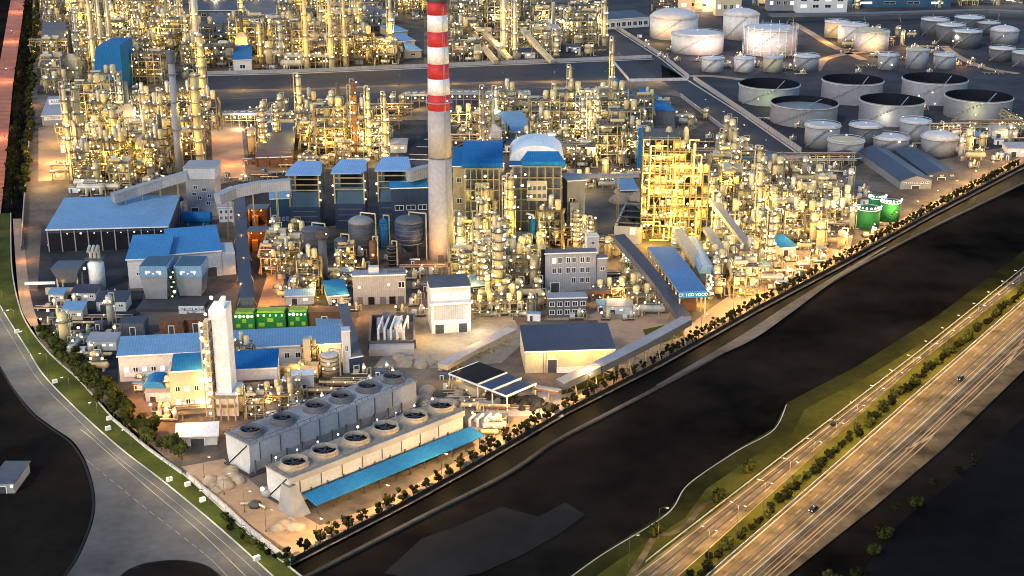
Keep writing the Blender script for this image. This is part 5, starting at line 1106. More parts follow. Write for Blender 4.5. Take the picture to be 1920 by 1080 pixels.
c = P(338, 325); t = thing('slim_grey_stack', 'slim straight grey stack with black head in front of the yellow column', 'stack', c); H = hz(c.y, 118); r = 7 * sc(c.y); b = MB(); b.lathe([(r * 1.2, 0), (r, H * .3), (r * .9, H)], 18); part('shaft', b, M['tank'], t, True); b = MB(); b.lathe([(r * .95, H), (r * 1.25, H + .5), (r * 1.25, H + 7), (r * 1.0, H + 8)], 18); part('head', b, M['tank_dk'], t)
for k in range(3): b = MB(); z = H * (.4 + .25 * k); b.lathe([(r, z), (r + 1, z), (r + 1, z + .3), (r, z + .3)], 18, cap=False); part('ring_platform', b, M['grey_dk'], t)

# ================================================================== lower left group around the white tower
t, w, d, h = hall('blue_long_roof', 'long sky blue roofed grey hall left of the white lit tower', 'industrial hall', (221, 668), (390, 659), 716, (300, 630), 2, rmat='blue', wmat='pale', over=.6)
for k in range(6): window(t, -w * .42 + w * .1 * k, h * .45, w * .06, h * .2, lit=k % 2 == 0)
b = MB(); b.box(-w * .2, -.3, h * .18, w * .5, .3, h * .16); part('pipe_shelf', b, M['white'], t)
t, w, d, h = hall('blue_long_roof', 'long sky blue roofed hall right of the white lit tower', 'industrial hall', (433, 654), (640, 643), 690, (540, 617), 2, rmat='blue', wmat='pale', over=.6)
for k in range(6): window(t, -w * .1 + w * .1 * k, h * .5, w * .05, h * .3)
t, w, d, h = hall('blue_lower_roof', 'deep blue flat roof over the yellow lit machine front, left of the white tower', 'industrial hall', (320, 698), (394, 694), 778, (355, 664), 1, rmat='blue_deep', wmat='cream', over=.3)
for k in range(4):
    for j in range(2): window(t, -w * .36 + w * .24 * k, h * (.3 + .3 * j), w * .13, h * .13, lit=(k + j) % 2 == 0)
b = MB(); b.box(0, -1.2, h * .16, w, 2.2, .3); rails(b, -w / 2, w / 2, -2.3, -.2, h * .17); part('platform', b, M['grating'], t); b = MB(); b.box(-w / 2 - .5, d * .3, 0, 1, d * .5, h + 1); part('side_pier', b, M['cream'], t)
for k in range(5): lamp(t, -w * .4 + k * w * .2, -2.4, h * .32, 'Y')
t, w, d, h = hall('blue_lower_roof', 'deep blue flat roof over a brown machine front, right of the white tower', 'industrial hall', (433, 694), (519, 690), 748, (475, 658), 1, rmat='blue_deep', wmat='pale', over=.3)
for k in range(4): window(t, -w * .36 + w * .24 * k, h * .4, w * .13, h * .18, lit=k == 2)
b = MB(); b.box(0, -1, h * .6, w, 1.8, .3); part('platform', b, M['rust'], t)
def white_tower():
    c = P(425, 782); t = thing('white_lit_tower', 'tall pale grey slab tower with glaring lamps on its head and lit flank', 'tower', c); s = sc(c.y); H = hz(c.y, 603); b = MB(); w = 40 * s
    b.box(1.2 * s, 7, 0, 42 * s, 12, hz(c.y, 740)); b.box(-3 * s, 7, hz(c.y, 740), 28 * s, 10, H - hz(c.y, 740)); part('wall', b, M['white'], t)
    b = MB(); b.box(-5 * s, 7, H, 32 * s, 11, 4); part('head_house', b, M['white'], t); b = MB(); b.box(2 * s, 6, H + 4, 8 * s, 5, 3.5); part('roof_cabin', b, M['white'], t)
    b = MB(); g = random.Random(2)
    for k in range(9): z = k * H / 9; b.box(-30 * s, 4, z, 16 * s, 8, .4); b.box(-37 * s, 0, z, .5, .5, H / 9); b.box(-23 * s, 0, z, .5, .5, H / 9); b.box(-30 * s, 5, z + .4, g.uniform(6, 12) * s, 5, H / 9 * .6)
    part('equipment_flank', b, M['cream'], t)
    for k in range(14): lamp(t, -30 * s + g.uniform(-6, 6) * s, -.8, H * (k + .7) / 14, g.choice('YYW'))
    for x in (-24, -8, 4): lamp(t, x * s, -.6, H + 3.2, 'W')
    for x in (-14, 8): lamp(t, x * s, 2, H + 9, 'W')
    b = MB()
    for k in range(4): b.box(-20 * s + 40 * s * k / 3, -3, 0, .6, .6, 9)
    b.box(0, -1.5, 5, 44 * s, 3, .3); b.box(0, -1.5, 9, 44 * s, 3, .3); part('entrance_frame', b, M['frame_steel'], t)
    for z in (.12, .35, .58, .8): light((c.x - 40 * s, c.y + 3, H * z), 2600, WRM, .6)
    light((c.x - 4, c.y + 4, H + 9), 1500, WHT, .6); light((c.x + 2, c.y - 10, 4), 500, WRM, .6)
white_tower()
t, w, d, h = hall('end_tower', 'narrow pale stair tower closing the end of the long blue roof', 'tower', (641, 622), (656, 621), 700, (650, 614), 0, 'flat', 'pale', 'tank_pale', .2); window(t, 0, h * .6, 1.4, 3)
t, w, d, h = hall('navy_box', 'dark navy container block at the end of the dark pipe trestle', 'container', (655, 672), (680, 668), 700, (666, 664), 0, 'flat', 'grey', 'blue_dark', .2); door(t, 0, 2, 3)
c = P(617, 708); vsilo(617, 708, 662, 34, 'stubby pale cream tank below the long blue roof', 'cream', 'pale', .12, 'Y', 'tank', 'cream_tank')
t, w, d, h = hall('white_cabin', 'plain pale box cabin in front of the cream tank', 'cabin', (547, 705), (588, 702), 736, (567, 695), 0, 'flat', 'white', 'pale', .2); door(t, 0, 2.4, 3.2)
c = P(577, 702); t = thing('cream_stack', 'short cream square stack glowing in front of the long blue roof', 'stack', c); hh = hz(c.y, 636); w = 12 * sc(c.y); b = MB(); b.box(0, w / 2, 0, w, w, hh); part('shaft', b, M['cream'], t); b = MB(); b.box(-3, -2, 0, 16, 5, hh * .35); part('base', b, M['cream'], t); lamp(t, -3, -4.8, hh * .3, 'Y'); lamp(t, 4, -4.8, hh * .2, 'Y')
t, w, d, h = hall('white_roof_shed', 'small white roofed shed beside the dark cooling tower end', 'shed', (332, 818), (406, 814), 838, (370, 797), 2, rmat='white', wmat='pale', over=.8); door(t, 0, 5, 3)
c = P(290, 748); t = thing('blue_barrel_shed', 'small blue barrel topped shed left of the yellow lit machine front', 'shed', c); w = 42 * sc(c.y); hh = hz(c.y, 727); b = MB(); b.box(0, 5, 0, w, 10, hh); part('wall', b, M['grey_dk'], t); b = MB(); lo = [(w / 2 * math.cos(math.pi * i / 12), 0, hh + w * .30 * math.sin(math.pi * i / 12)) for i in range(13)]; b.hull(lo, [(x, 10.4, z) for x, y, z in lo]); o = part('roof', b, M['blue_deep'], t); door(t, 0, 5, hh * .7)
for i, (px0, px1, tp, by, lab) in enumerate(((440, 478, 590, 618, 'green cabinet glowing with yellow lamps next to the white tower'), (480, 536, 588, 616, 'wide green cabinet with pale lit panels behind the long blue roof'), (541, 577, 586, 614, 'dark green cabinet with one lime panel behind the long blue roof'))):
    c = P((px0 + px1) / 2, by); w = (px1 - px0) * sc(c.y); hh = hz(c.y, tp); t = thing('green_cabinet', lab, 'cabinet', c); b = MB(); b.box(0, 4, 0, w, 8, hh); part('casing', b, M['green'], t)
    for k in range(3): b = MB(); b.box(0, 0, 0, w * .2, .2, hh * .24); part('panel', b, M['lime'], t, loc=(-w * .3 + w * .3 * k, -.12, hh * (.15 + .3 * (k % 2))))
    b = MB(); b.box(0, 4, hh, w * .9, 6, .8); part('roof', b, M['lime'], t)
    for k in range(5): lamp(t, -w * .4 + w * .2 * k, -.5, hh * .9, 'G')
    light((c.x, c.y - 7, hh + 2), 650, GRN, .5)
for i, (px0, px1, tp, by, m, lab) in enumerate(((300, 345, 604, 628, 'rust', 'rusty brown container under the notice board'), (346, 390, 600, 624, 'rust', 'rusty brown container nearest the white lit tower'), (228, 272, 606, 632, 'grey_dk', 'dark grey container at the coal yard edge'), (578, 640, 586, 612, 'rust', 'brown crate like machinery house at the dark trestle top'))):
    c = P((px0 + px1) / 2, by); w = (px1 - px0) * sc(c.y); hh = hz(c.y, tp); t = thing('container', lab, 'container', c); b = MB(); b.box(0, 4, 0, w, 8, hh)
    for k in range(9): b.box(-w / 2 + w * (k + .5) / 9, -.1, .2, .5, .16, hh - .4)
    part('body', b, M[m], t); b = MB(); b.box(0, 4, hh, w + .4, 8.4, .3); part('roof', b, M['rust' if m == 'rust' else 'slate'], t); door(t, 0, 2.2, hh * .7, -.2)
for a, b_, bs, bk, lab, m in (((536, 555), (588, 553), 572, (560, 545), 'low light blue roof in the bright yellow corner', 'blue'), ((616, 556), (652, 553), 572, (634, 526), 'square deep blue roof beside the grey workshop', 'blue_deep'), ((596, 612), (651, 608), 622, (626, 594), 'blue roof strip at the head of the dark trestle', 'blue'), ((1466, 465), (1493, 463), 480, (1480, 440), 'small blue hut among the lit racks near the canal trees', 'blue_deep')):
    t, w, d, h = hall('blue_hut', lab, 'hut', a, b_, bs, bk, 1.2, rmat=m, wmat='pale'); door(t, -w * .2, 2.6, h * .7); window(t, w * .2, h * .55, w * .2, h * .3, lit=True)
gallery('trestle_belt', 'dark conveyor trestle descending beside the long blue roof end', [V3(643, 575, 12), V3(655, 620, 10), V3(668, 668, 7)], 4, 2.4, 'grey_dk', 'slate_warm', 3)
# equipment pit
c = P(735, 655); t = thing('machinery_pit', 'dark concrete pit full of grey machinery and white pipes beside the bright yard', 'machinery', c, R(4)); s = sc(c.y); w = 84 * s; d = 34; b = MB(); b.box(0, 0, 0, w, 1, 4); b.box(0, d, 0, w, 1, 4); b.box(-w / 2, d / 2, 0, 1, d, 4.2); b.box(w / 2, d / 2, 0, 1, d, 4.2); part('wall', b, M['tank_dk'], t); g = random.Random(8)
for k in range(7): b = MB(); b.box(g.uniform(-w * .35, w * .35), g.uniform(5, d - 5), 0, g.uniform(2, 5), g.uniform(3, 9), g.uniform(4, 9)); part('machine', b, M[g.choice(('grey', 'tank_dk', 'white', 'dark_steel'))], t)
for k in range(5): b = MB(); x = -w * .3 + k * w * .14; b.path([(x, 4, 3), (x, 4, 8), (x + 2, d * .6, 8), (x + 2, d * .6, 2)], .55, 7); part('pipe', b, M['white'], t)
b = MB(); b.box(0, -4, 0, w, 7, 3); part('ramp', b, M['concrete'], t)
# warm dark-roof warehouse
t, w, d, h = hall('dark_roof_warehouse', 'dark slate roofed warehouse with walls glowing orange yellow', 'warehouse', (985, 660), (1153, 655), 700, (1040, 610), 2, rmat='slate', wmat='cream', over=.4)
b = MB(); b.box(w * .05, -.7, .2, w * .4, 1.4, 2.2); part('loading_dock', b, M['white'], t); door(t, -w * .2, 4, 6); b = MB(); b.beam((-w * .3, -.3, 0), (-w * .3, -.3, h - .5), .3, .3); b.beam((-w * .27, -.3, 0), (-w * .27, -.3, h - .5), .3, .3); part('ladder', b, M['grey_dk'], t)
for x in (.1, .4): lamp(t, w * x, -.7, h - 1.2, 'y'); light((t.location.x + w * x, t.location.y - 4, h - 1.5), 1500, (1, .50, .12), .6)
light((t.location.x - w * .3, t.location.y - 5, h - 1), 900, (1, .66, .26), .6)
# dark canopy of three bays
zr = 7; A = P(842, 700, zr); B = P(950, 742, zr); C2 = P(870, 674, zr); u = B - A; ax = C2 - A; L = u.length; d = 17; t = thing('bay_canopy', 'low black canopy of three bays with white frame lines on the pale yard', 'canopy', (A.x, A.y, 0), math.atan2(u.y, u.x)); x = 0
for k, f in enumerate((.5, .25, .25)): b = MB(); b.box(x + L * f / 2, d / 2, zr - .4 - .5 * k, L * f - .5, d, .5); part('roof', b, M['black' if k == 0 else 'blue_dark'], t); x += L * f
x = 0
for f in (0, .5, .25, .25): x += L * f; b = MB(); b.box(x, d / 2, zr - .6, .4, d + .6, .8); part('frame_beam', b, M['white'], t); b = MB(); b.box(x, .3, 0, .4, .4, zr - .6); part('post', b, M['white'], t); b = MB(); b.box(x, d - .3, 0, .4, .4, zr - .6); part('post', b, M['white'], t)
b = MB(); b.box(L / 2, -.3, zr - .5, L, .4, .7); part('front_beam', b, M['white'], t)
b = MB(); b.box(L * .25, d * .5, 0, L * .4, d * .8, 3.5); part('store_wall', b, M['cream'], t)
gallery('fence_conveyor', 'long grey roofed conveyor sloping along the canal side of the warehouse', [V3(1050, 722, 6), V3(1120, 690, 9), V3(1200, 650, 10), V3(1288, 602, 10)], 5, 3, 'tank_dk', 'tank', 8)
gallery('fence_conveyor', 'tan covered walkway leading from the black canopy to the warehouse', [V3(830, 688, 3.4), V3(890, 655, 3.6), V3(960, 620, 4)], 5, 2, 'cream', 'concrete', 4)
gallery('fence_conveyor', 'low rusty pipe trestle from the canopy end to the long conveyor foot', [V3(960, 715, 4), V3(1010, 728, 5), V3(1050, 735, 6)], 2.4, 1, 'rust', 'tank', 3)
gallery('boundary_gantry', 'dark brown beam gantry in front of the office annex', [V3(1080, 549, 6), V3(1150, 546, 6), V3(1212, 543, 6)], 2.4, 1.4, 'rust', 'slate_warm', 4)
c = P(975, 770); t = thing('mesh_covered_heap', 'dark heap under netting on the tan pad by the canal trees', 'heap', c); b = MB(); g = random.Random(4)
for k in range(26): b.ball(g.gauss(0, 6), g.gauss(0, 4) + 6, g.uniform(0, 1.2), g.uniform(1.2, 2.8), 7, 4)
part('heap', b, M['coal'], t); b = MB(); b.box(0, 6, 0, 34, 24, .35); part('pad', b, M['concrete'], t)

# ================================================================== cooling towers
def cooling(name, label, FLt, FRt, BLt, base, fans, fan_r, wallm, roofm, detail):
    A0 = P(FLt[0], base); h = hz(A0.y, FLt[1]); A, B, C = P(*FLt, h), P(*FRt, h), P(*BLt, h); u = B - A; L = u.length; u.normalize(); n = Vector((-u.y, u.x, 0)); n = n if n.y > 0 else -n; d = (C - A).dot(n)
    t = thing(name, label, 'cooling tower', (A.x, A.y, 0), math.atan2(u.y, u.x))
    def loc(px, py, z): v = P(px, py, z) - A; return v.dot(u), v.dot(n)
    z1 = h * .42; b = MB(); b.hull([(0, d * .08, .6), (0, d * .92, .6), (0, d * 1.0, z1), (0, d, h), (0, 0, h), (0, 0, z1)], [(L, d * .08, .6), (L, d * .92, .6), (L, d, z1), (L, d, h), (L, 0, h), (L, 0, z1)]); part('casing', b, M[wallm], t)
    b = MB(); b.box(L / 2, d / 2, h, L + .6, d + .6, .5); part('deck', b, M[roofm], t)
    b = MB(); rails(b, .2, L - .2, .2, d - .2, h + .5); part('railing', b, M['grey_dk'], t)
    b = MB(); b.box(L / 2, d / 2, 0, L + 2, d + 2, .6); part('basin', b, M['dark_steel'], t)
    b = MB(); b.beam((-.12, d * .08, h - .3), (-.12, d * .92, .8), .5, .3); part('end_brace', b, M['black'], t)
    for k in range(int(L / 9)): x = 4.5 + k * 9; b = MB(); b.box(x, -.08, z1 + .2, .3, .2, h - z1 - .4); part('rib', b, M['tank_dk'], t)
    for k in range(int(L / 7)):
        b = MB(); b.box(2 + k * 7, -.2, .6, .4, .4, z1); part('strut', b, M['tank_dk'], t)
    for px, py in fans:
        x, y = loc(px, py, h + 1.5); y = d / 2; f = MB(); f.lathe([(fan_r * 1.25, h + .5), (fan_r * 1.05, h + 1.0), (fan_r, h + 2.2), (fan_r + .15, h + 2.6), (fan_r - .25, h + 2.6), (fan_r - .25, h + .6)], 24, x, y, cap=False); st = part('fan_stack', f, M['slate_warm' if not detail else 'sand'], t, True)
        f = MB(); f.lathe([(fan_r - .3, h + .9), (.01, h + .92)], 20, x, y, cap=False)
        part('shroud', f, M['black'], st); f = MB()
        for q in range(6): a = q * math.pi / 3 + px; f.beam((x, y, h + 1.3), (x + (fan_r - .6) * math.cos(a), y + (fan_r - .6) * math.sin(a), h + 1.5), .7, .12)
        f.lathe([(.6, h + 1.0), (.6, h + 1.8), (.1, h + 2)], 10, x, y); part('fan', f, M['dark_steel'], st)
    return t, L, d, h, A, u, n
cooling('cooling_tower', 'long dark grey cooling tower with six fans and a triangular grey end wall', (467, 836), (780, 716), (421, 814), 893, [(468, 806), (525, 782), (583, 758), (633, 741), (685, 723), (733, 706)], 4.0, 'cool_grey', 'cool_deck', False)
t, L, d, h, A, u, n = cooling('cooling_tower', 'long cooling tower with sand coloured fan deck, lamps and blue side canopy', (541, 899), (868, 771), (508, 872), 955, [(550, 866), (604, 843), (661, 819), (715, 798), (770, 777), (817, 757)], 4.6, 'cool_grey', 'sand', True)
for k in range(9): lamp(t, 4 + k * (L - 8) / 8, d - .2, h + 2.2, 'w'); pb = MB(); pb.box(0, 0, 0, .2, .2, 2); part('lamp_pole', pb, M['white'], t, loc=(4 + k * (L - 8) / 8, d - .1, h + .5))
b = MB(); b.box(L / 2, -.6, h * .86, L, 1.0, h * .2); part('lip', b, M['tank'], t)
b = MB(); b.hull([(4, -2.2, h * .42), (L + 2, -2.2, h * .42), (L + 2, -9.5, h * .30), (4, -9.5, h * .30)], [(4, -2.2, h * .42 + .4), (L + 2, -2.2, h * .42 + .4), (L + 2, -9.5, h * .30 + .4), (4, -9.5, h * .30 + .4)]); part('canopy', b, M['blue_deep'], t)
for k in range(12): b = MB(); b.box(5 + k * (L - 5) / 11, -9, 0, .35, .35, h * .31); part('canopy_post', b, M['dark_steel'], t)
b = MB(); b.hull([(-3, -7, 0), (-3, 3, 0), (3.5, 3, 0), (3.5, -7, 0)], [(-1, -1.5, h * .8), (-1, 3, h * .8), (2, 3, h * .8), (2, -1.5, h * .8)]); part('end_buttress', b, M['tank'], t)
for px, py in ((524, 905), (505, 935)): q = P(px, py); 
c = P(503, 928); t = thing('pump_set', 'round pump with pipes beside the near cooling tower end', 'pump', c); b = MB(); b.lathe([(2.6, 0), (2.6, 2.2), (1.4, 2.8), (.1, 3)], 16); part('casing', b, M['tank'], t, True); b = MB(); b.path([(0, 0, 2), (6, 2, 2), (10, 2, 1)], .7, 8); part('pipe', b, M['pipe'], t); lamp(t, -1.5, -2.4, 3.6, 'W'); lamp(t, 1.8, 1, 3.9, 'W')
c = P(478, 950); t = thing('pump_set', 'small pump with a ring of pipes on the ochre corner yard', 'pump', c); b = MB(); b.lathe([(2.0, 0), (2.3, 1.4), (1.1, 2.2), (.1, 2.3)], 14); part('casing', b, M['dark_steel'], t, True); b = MB(); b.path([(-5, 1, .6), (0, 0, 1.6), (4, -2, .8)], .5, 8); part('pipe', b, M['pipe'], t)
c = P(905, 800); t = thing('valve_station', 'pale valve station with white pipe loops at the end of the sandy cooling tower', 'machinery', c); b = MB(); b.box(0, 0, 0, 10, 7, 1); part('base', b, M['concrete'], t)
for k in range(4): b = MB(); b.path([(-5 + 3 * k, -2, .8), (-5 + 3 * k, -2, 4), (-3 + 3 * k, 3, 4), (-3 + 3 * k, 3, .8)], .55, 8); part('pipe', b, M['white'], t)
lamp(t, 5, -3, 5, 'W'); lamp(t, -4, 2, 5, 'W')
# sand heaps around the fan deck end
for i, (px, py, r, lab) in enumerate(((800, 745, 6, 'pale rubble heap at the far end of the sandy cooling tower'), (845, 752, 5, 'pale rubble heap below the black canopy'), (770, 680, 7, 'grey rubble heap with a dark bush below the machinery pit'), (420, 905, 6, 'long tan rubble heap by the verge corner wall'), (540, 985, 5, 'reddish rubble heap inside the sharp wall corner'), (1180, 372, 12, 'pale tan heap behind the open topped bunker'))):
    b = MB(); g = random.Random(i)
    for k in range(14): b.ball(g.gauss(0, r * .5), g.gauss(0, r * .5), 0, r * g.uniform(.3, .6), 8, 5, 0, .7)
    single('rubble_heap', b, M['sand'], lab, 'heap', P(px, py), smooth=True)
# left hut in the dark field
c = P(6, 925); t = thing('dark_hut', 'flat grey roofed hut in the dark field left of the junction', 'hut', c); w = 44 * sc(c.y); b = MB(); b.box(0, 8, 0, w, 16, 4); part('wall', b, M['tank'], t); b = MB(); b.box(0, 8, 4, w + 1, 17, .4); part('roof', b, M['tank_dk'], t); lamp(t, w * .42, -.6, 3, 'w')
door(t, 0, 2.4, 2.6)
# stack of small pieces on the verge
for i, (px, py) in enumerate(((32, 624), (103, 718), (203, 806), (205, 787), (318, 902), (352, 911), (380, 940), (482, 1050))):
    c = P(px, py); t = thing('verge_box', 'low pale utility cabinet on the green verge beside the curved road', 'utility box', c, R(40), 'pale cabinets on the green verge'); b = MB(); b.box(0, 0, .1, 2.0, 1.1, 1.4); part('body', b, M['white'], t); b = MB(); b.box(0, 0, 0, 2.3, 1.4, .12); part('plinth', b, M['concrete'], t)
# ================================================================== process units between the landmarks
LAND = [('striped chimney', 827, 300), ('curved blue hall', 206, 130), ('grey transfer tower', 380, 350), ('grey gatehouse', 100, 210), ('blue square hall', 454, 100), ('stepped blue roofs', 764, 75), ('dark road bend', 1235, 130), ('pale blue hall', 975, 235),
        ('white and blue barrel roof', 1000, 290), ('slim grey stack', 334, 220), ('yellow frame tower', 1262, 340), ('bright blue canopy', 1270, 510), ('green tanks', 1645, 405), ('grey office block', 1070, 510), ('long bay hall', 200, 400), ('black hall', 775, 265),
        ('pit house', 515, 270), ('dark roofed store', 400, 20), ('long grey shed', 1680, 320), ('white lit tower', 415, 690), ('white lit block', 845, 580), ('domed grey tanks', 1600, 270), ('slim lamp tower', 1146, 150), ('brown roofed shed', 715, 25), ('long low store', 1175, 40), ('west boundary wall', 62, 120), ('grey workshop', 710, 540), ('flyover', 1640, 25), ('orange lit bays', 484, 430), ('dark warehouse', 1060, 650)]
ITEMS = []
ORD = ['', 'second ', 'third ', 'fourth ', 'fifth ', 'sixth ', 'seventh ', 'eighth ', 'ninth ', 'tenth ', 'eleventh ', 'twelfth ', 'thirteenth ', 'fourteenth ', 'fifteenth ', 'sixteenth ', 'seventeenth ', 'eighteenth ', 'nineteenth ', 'twentieth ']
def item(o, kind, px, py): ITEMS.append((o, kind, px, py))
def name_items():
    by = {}
    for o, kind, px, py in ITEMS:
        l = min(LAND, key=lambda q: math.hypot(q[1] - px, (q[2] - py))); by.setdefault((kind, l[0]), []).append((math.hypot(l[1] - px, l[2] - py), o))
    for (kind, l), v in by.items():
        for k, (d, o) in enumerate(sorted(v, key=lambda a: a[0])):
            o['label'] = f'{kind}, {ORD[min(k, 19)]}closest to the {l}'; o['group'] = f'{kind} units'
# single tall columns
COLS = [(377, 318, 135, 22, 'vessel2', 'yellow lit column, tall and thick'), (384, 206, 62, 20, 'vessel2', ''), (372, 120, -12, 18, 'vessel', ''), (137, 338, 158, 13, 'vessel2', ''), (160, 332, 160, 14, 'vessel2', ''), (178, 140, -20, 12, 'vessel', ''), (196, 142, -20, 11, 'vessel', ''), (152, 150, 20, 9, 'vessel', ''), (211, 125, -10, 9, 'vessel', ''),
        (565, 262, 140, 18, 'vessel2', ''), (608, 278, 190, 18, 'vessel2', ''), (668, 292, 152, 14, 'rust', ''), (694, 294, 165, 12, 'vessel2', ''), (640, 290, 205, 14, 'vessel2', ''), (908, 284, 163, 15, 'tank_dk', ''), (1145, 242, 72, 8, 'vessel2', ''), (1120, 262, 170, 12, 'vessel', ''), (1092, 268, 185, 12, 'vessel', ''),
        (576, 130, -16, 12, 'vessel2', ''), (622, 132, -16, 13, 'vessel2', ''), (648, 128, -10, 10, 'vessel2', ''), (945, 108, -14, 14, 'vessel', ''), (965, 112, 0, 10, 'vessel', ''), (490, 120, 40, 10, 'vessel2', ''), (520, 262, 200, 13, 'vessel2', ''), (495, 282, 205, 16, 'vessel2', ''), (250, 320, 230, 10, 'vessel2', ''), (222, 318, 200, 16, 'vessel2', ''), (290, 322, 235, 9, 'vessel2', ''),
        (1352, 330, 245, 10, 'vessel2', ''), (1375, 362, 285, 11, 'vessel2', ''), (1395, 385, 305, 10, 'vessel2', ''), (1425, 470, 390, 12, 'vessel', ''), (1441, 505, 400, 13, 'vessel', ''), (1410, 540, 480, 8, 'vessel', ''), (870, 548, 470, 12, 'vessel2', ''), (905, 540, 455, 16, 'vessel2', ''), (936, 556, 430, 22, 'vessel2', ''), (958, 470, 330, 14, 'vessel2', ''), (1080, 462, 395, 16, 'vessel2', ''), (1108, 470, 410, 12, 'vessel2', ''), (1330, 560, 520, 10, 'vessel', '')]
g = random.Random(21)
TN = {'vessel': 'silver', 'vessel2': 'cream', 'rust': 'rusty brown', 'tank_dk': 'dark grey'}
for i, (px, by, tp, wp, tone, _) in enumerate(COLS):
    c = P(px, by); s = sc(c.y); H = hz(c.y, tp); far = by < 150
    pr = column_unit(100 + i, wp / 2 * s * .72, H, tone, 'Y' if g.random() < .8 else 'W', 7 if far else 12, 4 if far else 7); o = pr.put(c)
    item(o, f'slim {TN[tone]} lamp lit column' if wp < 13 else f'stout {TN[tone]} lamp lit column', px, (by + tp) / 2)
    for k in range(2 if H > 35 else 1): light((c.x - 5, c.y - 9, H * (.3 + .4 * k)), 2400 + 1200 * (H > 40), g.choice((YEL, YEL, WRM)), .6)
# prototypes for scattered units
PR = {}
PR['frame_big'] = [frame_unit(i, w, d, h, lv, lampk='Y', nl=14) for i, (w, d, h, lv) in enumerate(((26, 14, 26, 4), (32, 14, 20, 3), (20, 13, 34, 5), (26, 14, 15, 2)))]
PR['frame_small'] = [frame_unit(20 + i, w, d, h, lv, lampk='Y', nl=8, dense=.7) for i, (w, d, h, lv) in enumerate(((13, 10, 18, 3), (14, 10, 24, 4), (19, 10, 11, 2)))]
PR['drum'] = [drum_unit(i, r, L, t_) for i, (r, L, t_) in enumerate(((1.9, 12, 'vessel2'), (2.5, 15, 'vessel'), (1.6, 9, 'vessel2')))]
PR['vessel'] = [vessel_unit(i, r, h, t_) for i, (r, h, t_) in enumerate(((2.2, 11, 'vessel2'), (1.7, 15, 'vessel'), (3, 9, 'vessel2'), (2.4, 18, 'vessel2')))]
PR['rack'] = [rack_unit(i, L, h) for i, (L, h) in enumerate(((36, 9), (54, 10)))]
PR['heater'] = [heater_unit(i, t_) for i, t_ in enumerate(('grey', 'cream'))]
PR['cooler'] = [cooler_unit(i, n) for i, n in enumerate((4, 6))]
PR['shed'] = [shed_unit(2, 14, 10, 5, 'slate', 'pale'), shed_unit(3, 10, 8, 5, 'blue', 'cream'), shed_unit(6, 18, 11, 6, 'grey', 'pale')]
PR['skid'] = [skid_unit(i) for i in range(4)]; PR['track'] = [track_unit(i, L) for i, L in enumerate((14, 22))]; PR['cabinet'] = [cabinet_unit(i) for i in range(4)]
PR['column'] = [column_unit(60 + i, r, h, t_, 'Y', 8, 5) for i, (r, h, t_) in enumerate(((1.8, 36, 'vessel2'), (2.3, 30, 'vessel'), (1.5, 44, 'vessel2'), (2.6, 24, 'vessel2')))]
KN = {'skid': ['equipment skid with cream vessel', 'equipment skid with silver vessel', 'small equipment skid with tall vessel', 'wide equipment skid with pipe loop'], 'track': ['low ground pipe track', 'long low ground pipe track'], 'cabinet': ['white electrical cabinet', 'dark grey electrical cabinet', 'rusty electrical cabinet', 'teal electrical cabinet'], 'frame_big': ['large four deck process frame', 'wide three deck process frame', 'tall five deck process frame', 'low two deck process frame'], 'frame_small': ['small three deck process frame', 'narrow four deck process frame', 'small two deck process frame'], 'drum': ['cream horizontal drum', 'big silver horizontal drum', 'short cream horizontal drum'],
      'vessel': ['squat cream vessel on legs', 'slender silver vessel on legs', 'fat cream vessel on legs', 'high cream vessel on legs'], 'rack': ['pipe rack with lamps', 'long pipe rack with lamps'], 'heater': ['grey fired heater with stack', 'cream fired heater with tall stack'], 'cooler': ['four fan air cooler bank', 'six fan air cooler bank'],
      'shed': ['dark roofed pale shed', 'small blue roofed cream shed', 'grey roofed pale shed'], 'column': ['medium cream column', 'thick silver column', 'tall thin cream column', 'short thick cream column']}
def inside(x, y, poly):
    c = False; n = len(poly)
    for i in range(n):
        (x0, y0), (x1, y1) = poly[i], poly[(i + 1) % n]
        if (y0 > y) != (y1 > y) and x < (x1 - x0) * (y - y0) / (y1 - y0) + x0: c = not c
    return c
NO = [[(732, 40), (800, 40), (804, 122), (745, 122)], [(385, 138), (1240, 108), (1295, 152), (1295, 180), (1140, 182), (800, 196), (560, 210), (185, 212), (185, 180), (390, 168)], [(802, 470), (850, 470), (850, 505), (802, 505)], [(320, 312), (415, 305), (415, 410), (320, 410)], [(390, 230), (455, 230), (465, 332), (398, 326)], [(178, 100), (236, 100), (236, 175), (178, 175)], [(315, 110), (345, 110), (348, 330), (325, 330)], [(1195, 225), (1330, 330), (1330, 470), (1195, 470)], [(725, 225), (802, 225), (802, 312), (745, 305)]]
USED = []
def blocked(p, px, py, rad):
    for q in NO:
        if inside(px, py, q): return True
    for (x, y, rz, w, d) in FOOT:
        dx, dy = p.x - x, p.y - y; a = dx * math.cos(rz) + dy * math.sin(rz); b = -dx * math.sin(rz) + dy * math.cos(rz)
        if abs(a) < w / 2 + rad and -rad * .9 < b < d + rad * .6: return True
    for q, r in USED:
        if (q - p).length < (r + rad) * .50: return True
    return False
RAD = {'skid': 3.2, 'track': 5, 'cabinet': 3, 'frame_big': 14, 'frame_small': 8, 'drum': 7, 'vessel': 4, 'rack': 15, 'heater': 8, 'cooler': 13, 'shed': 9, 'column': 4}
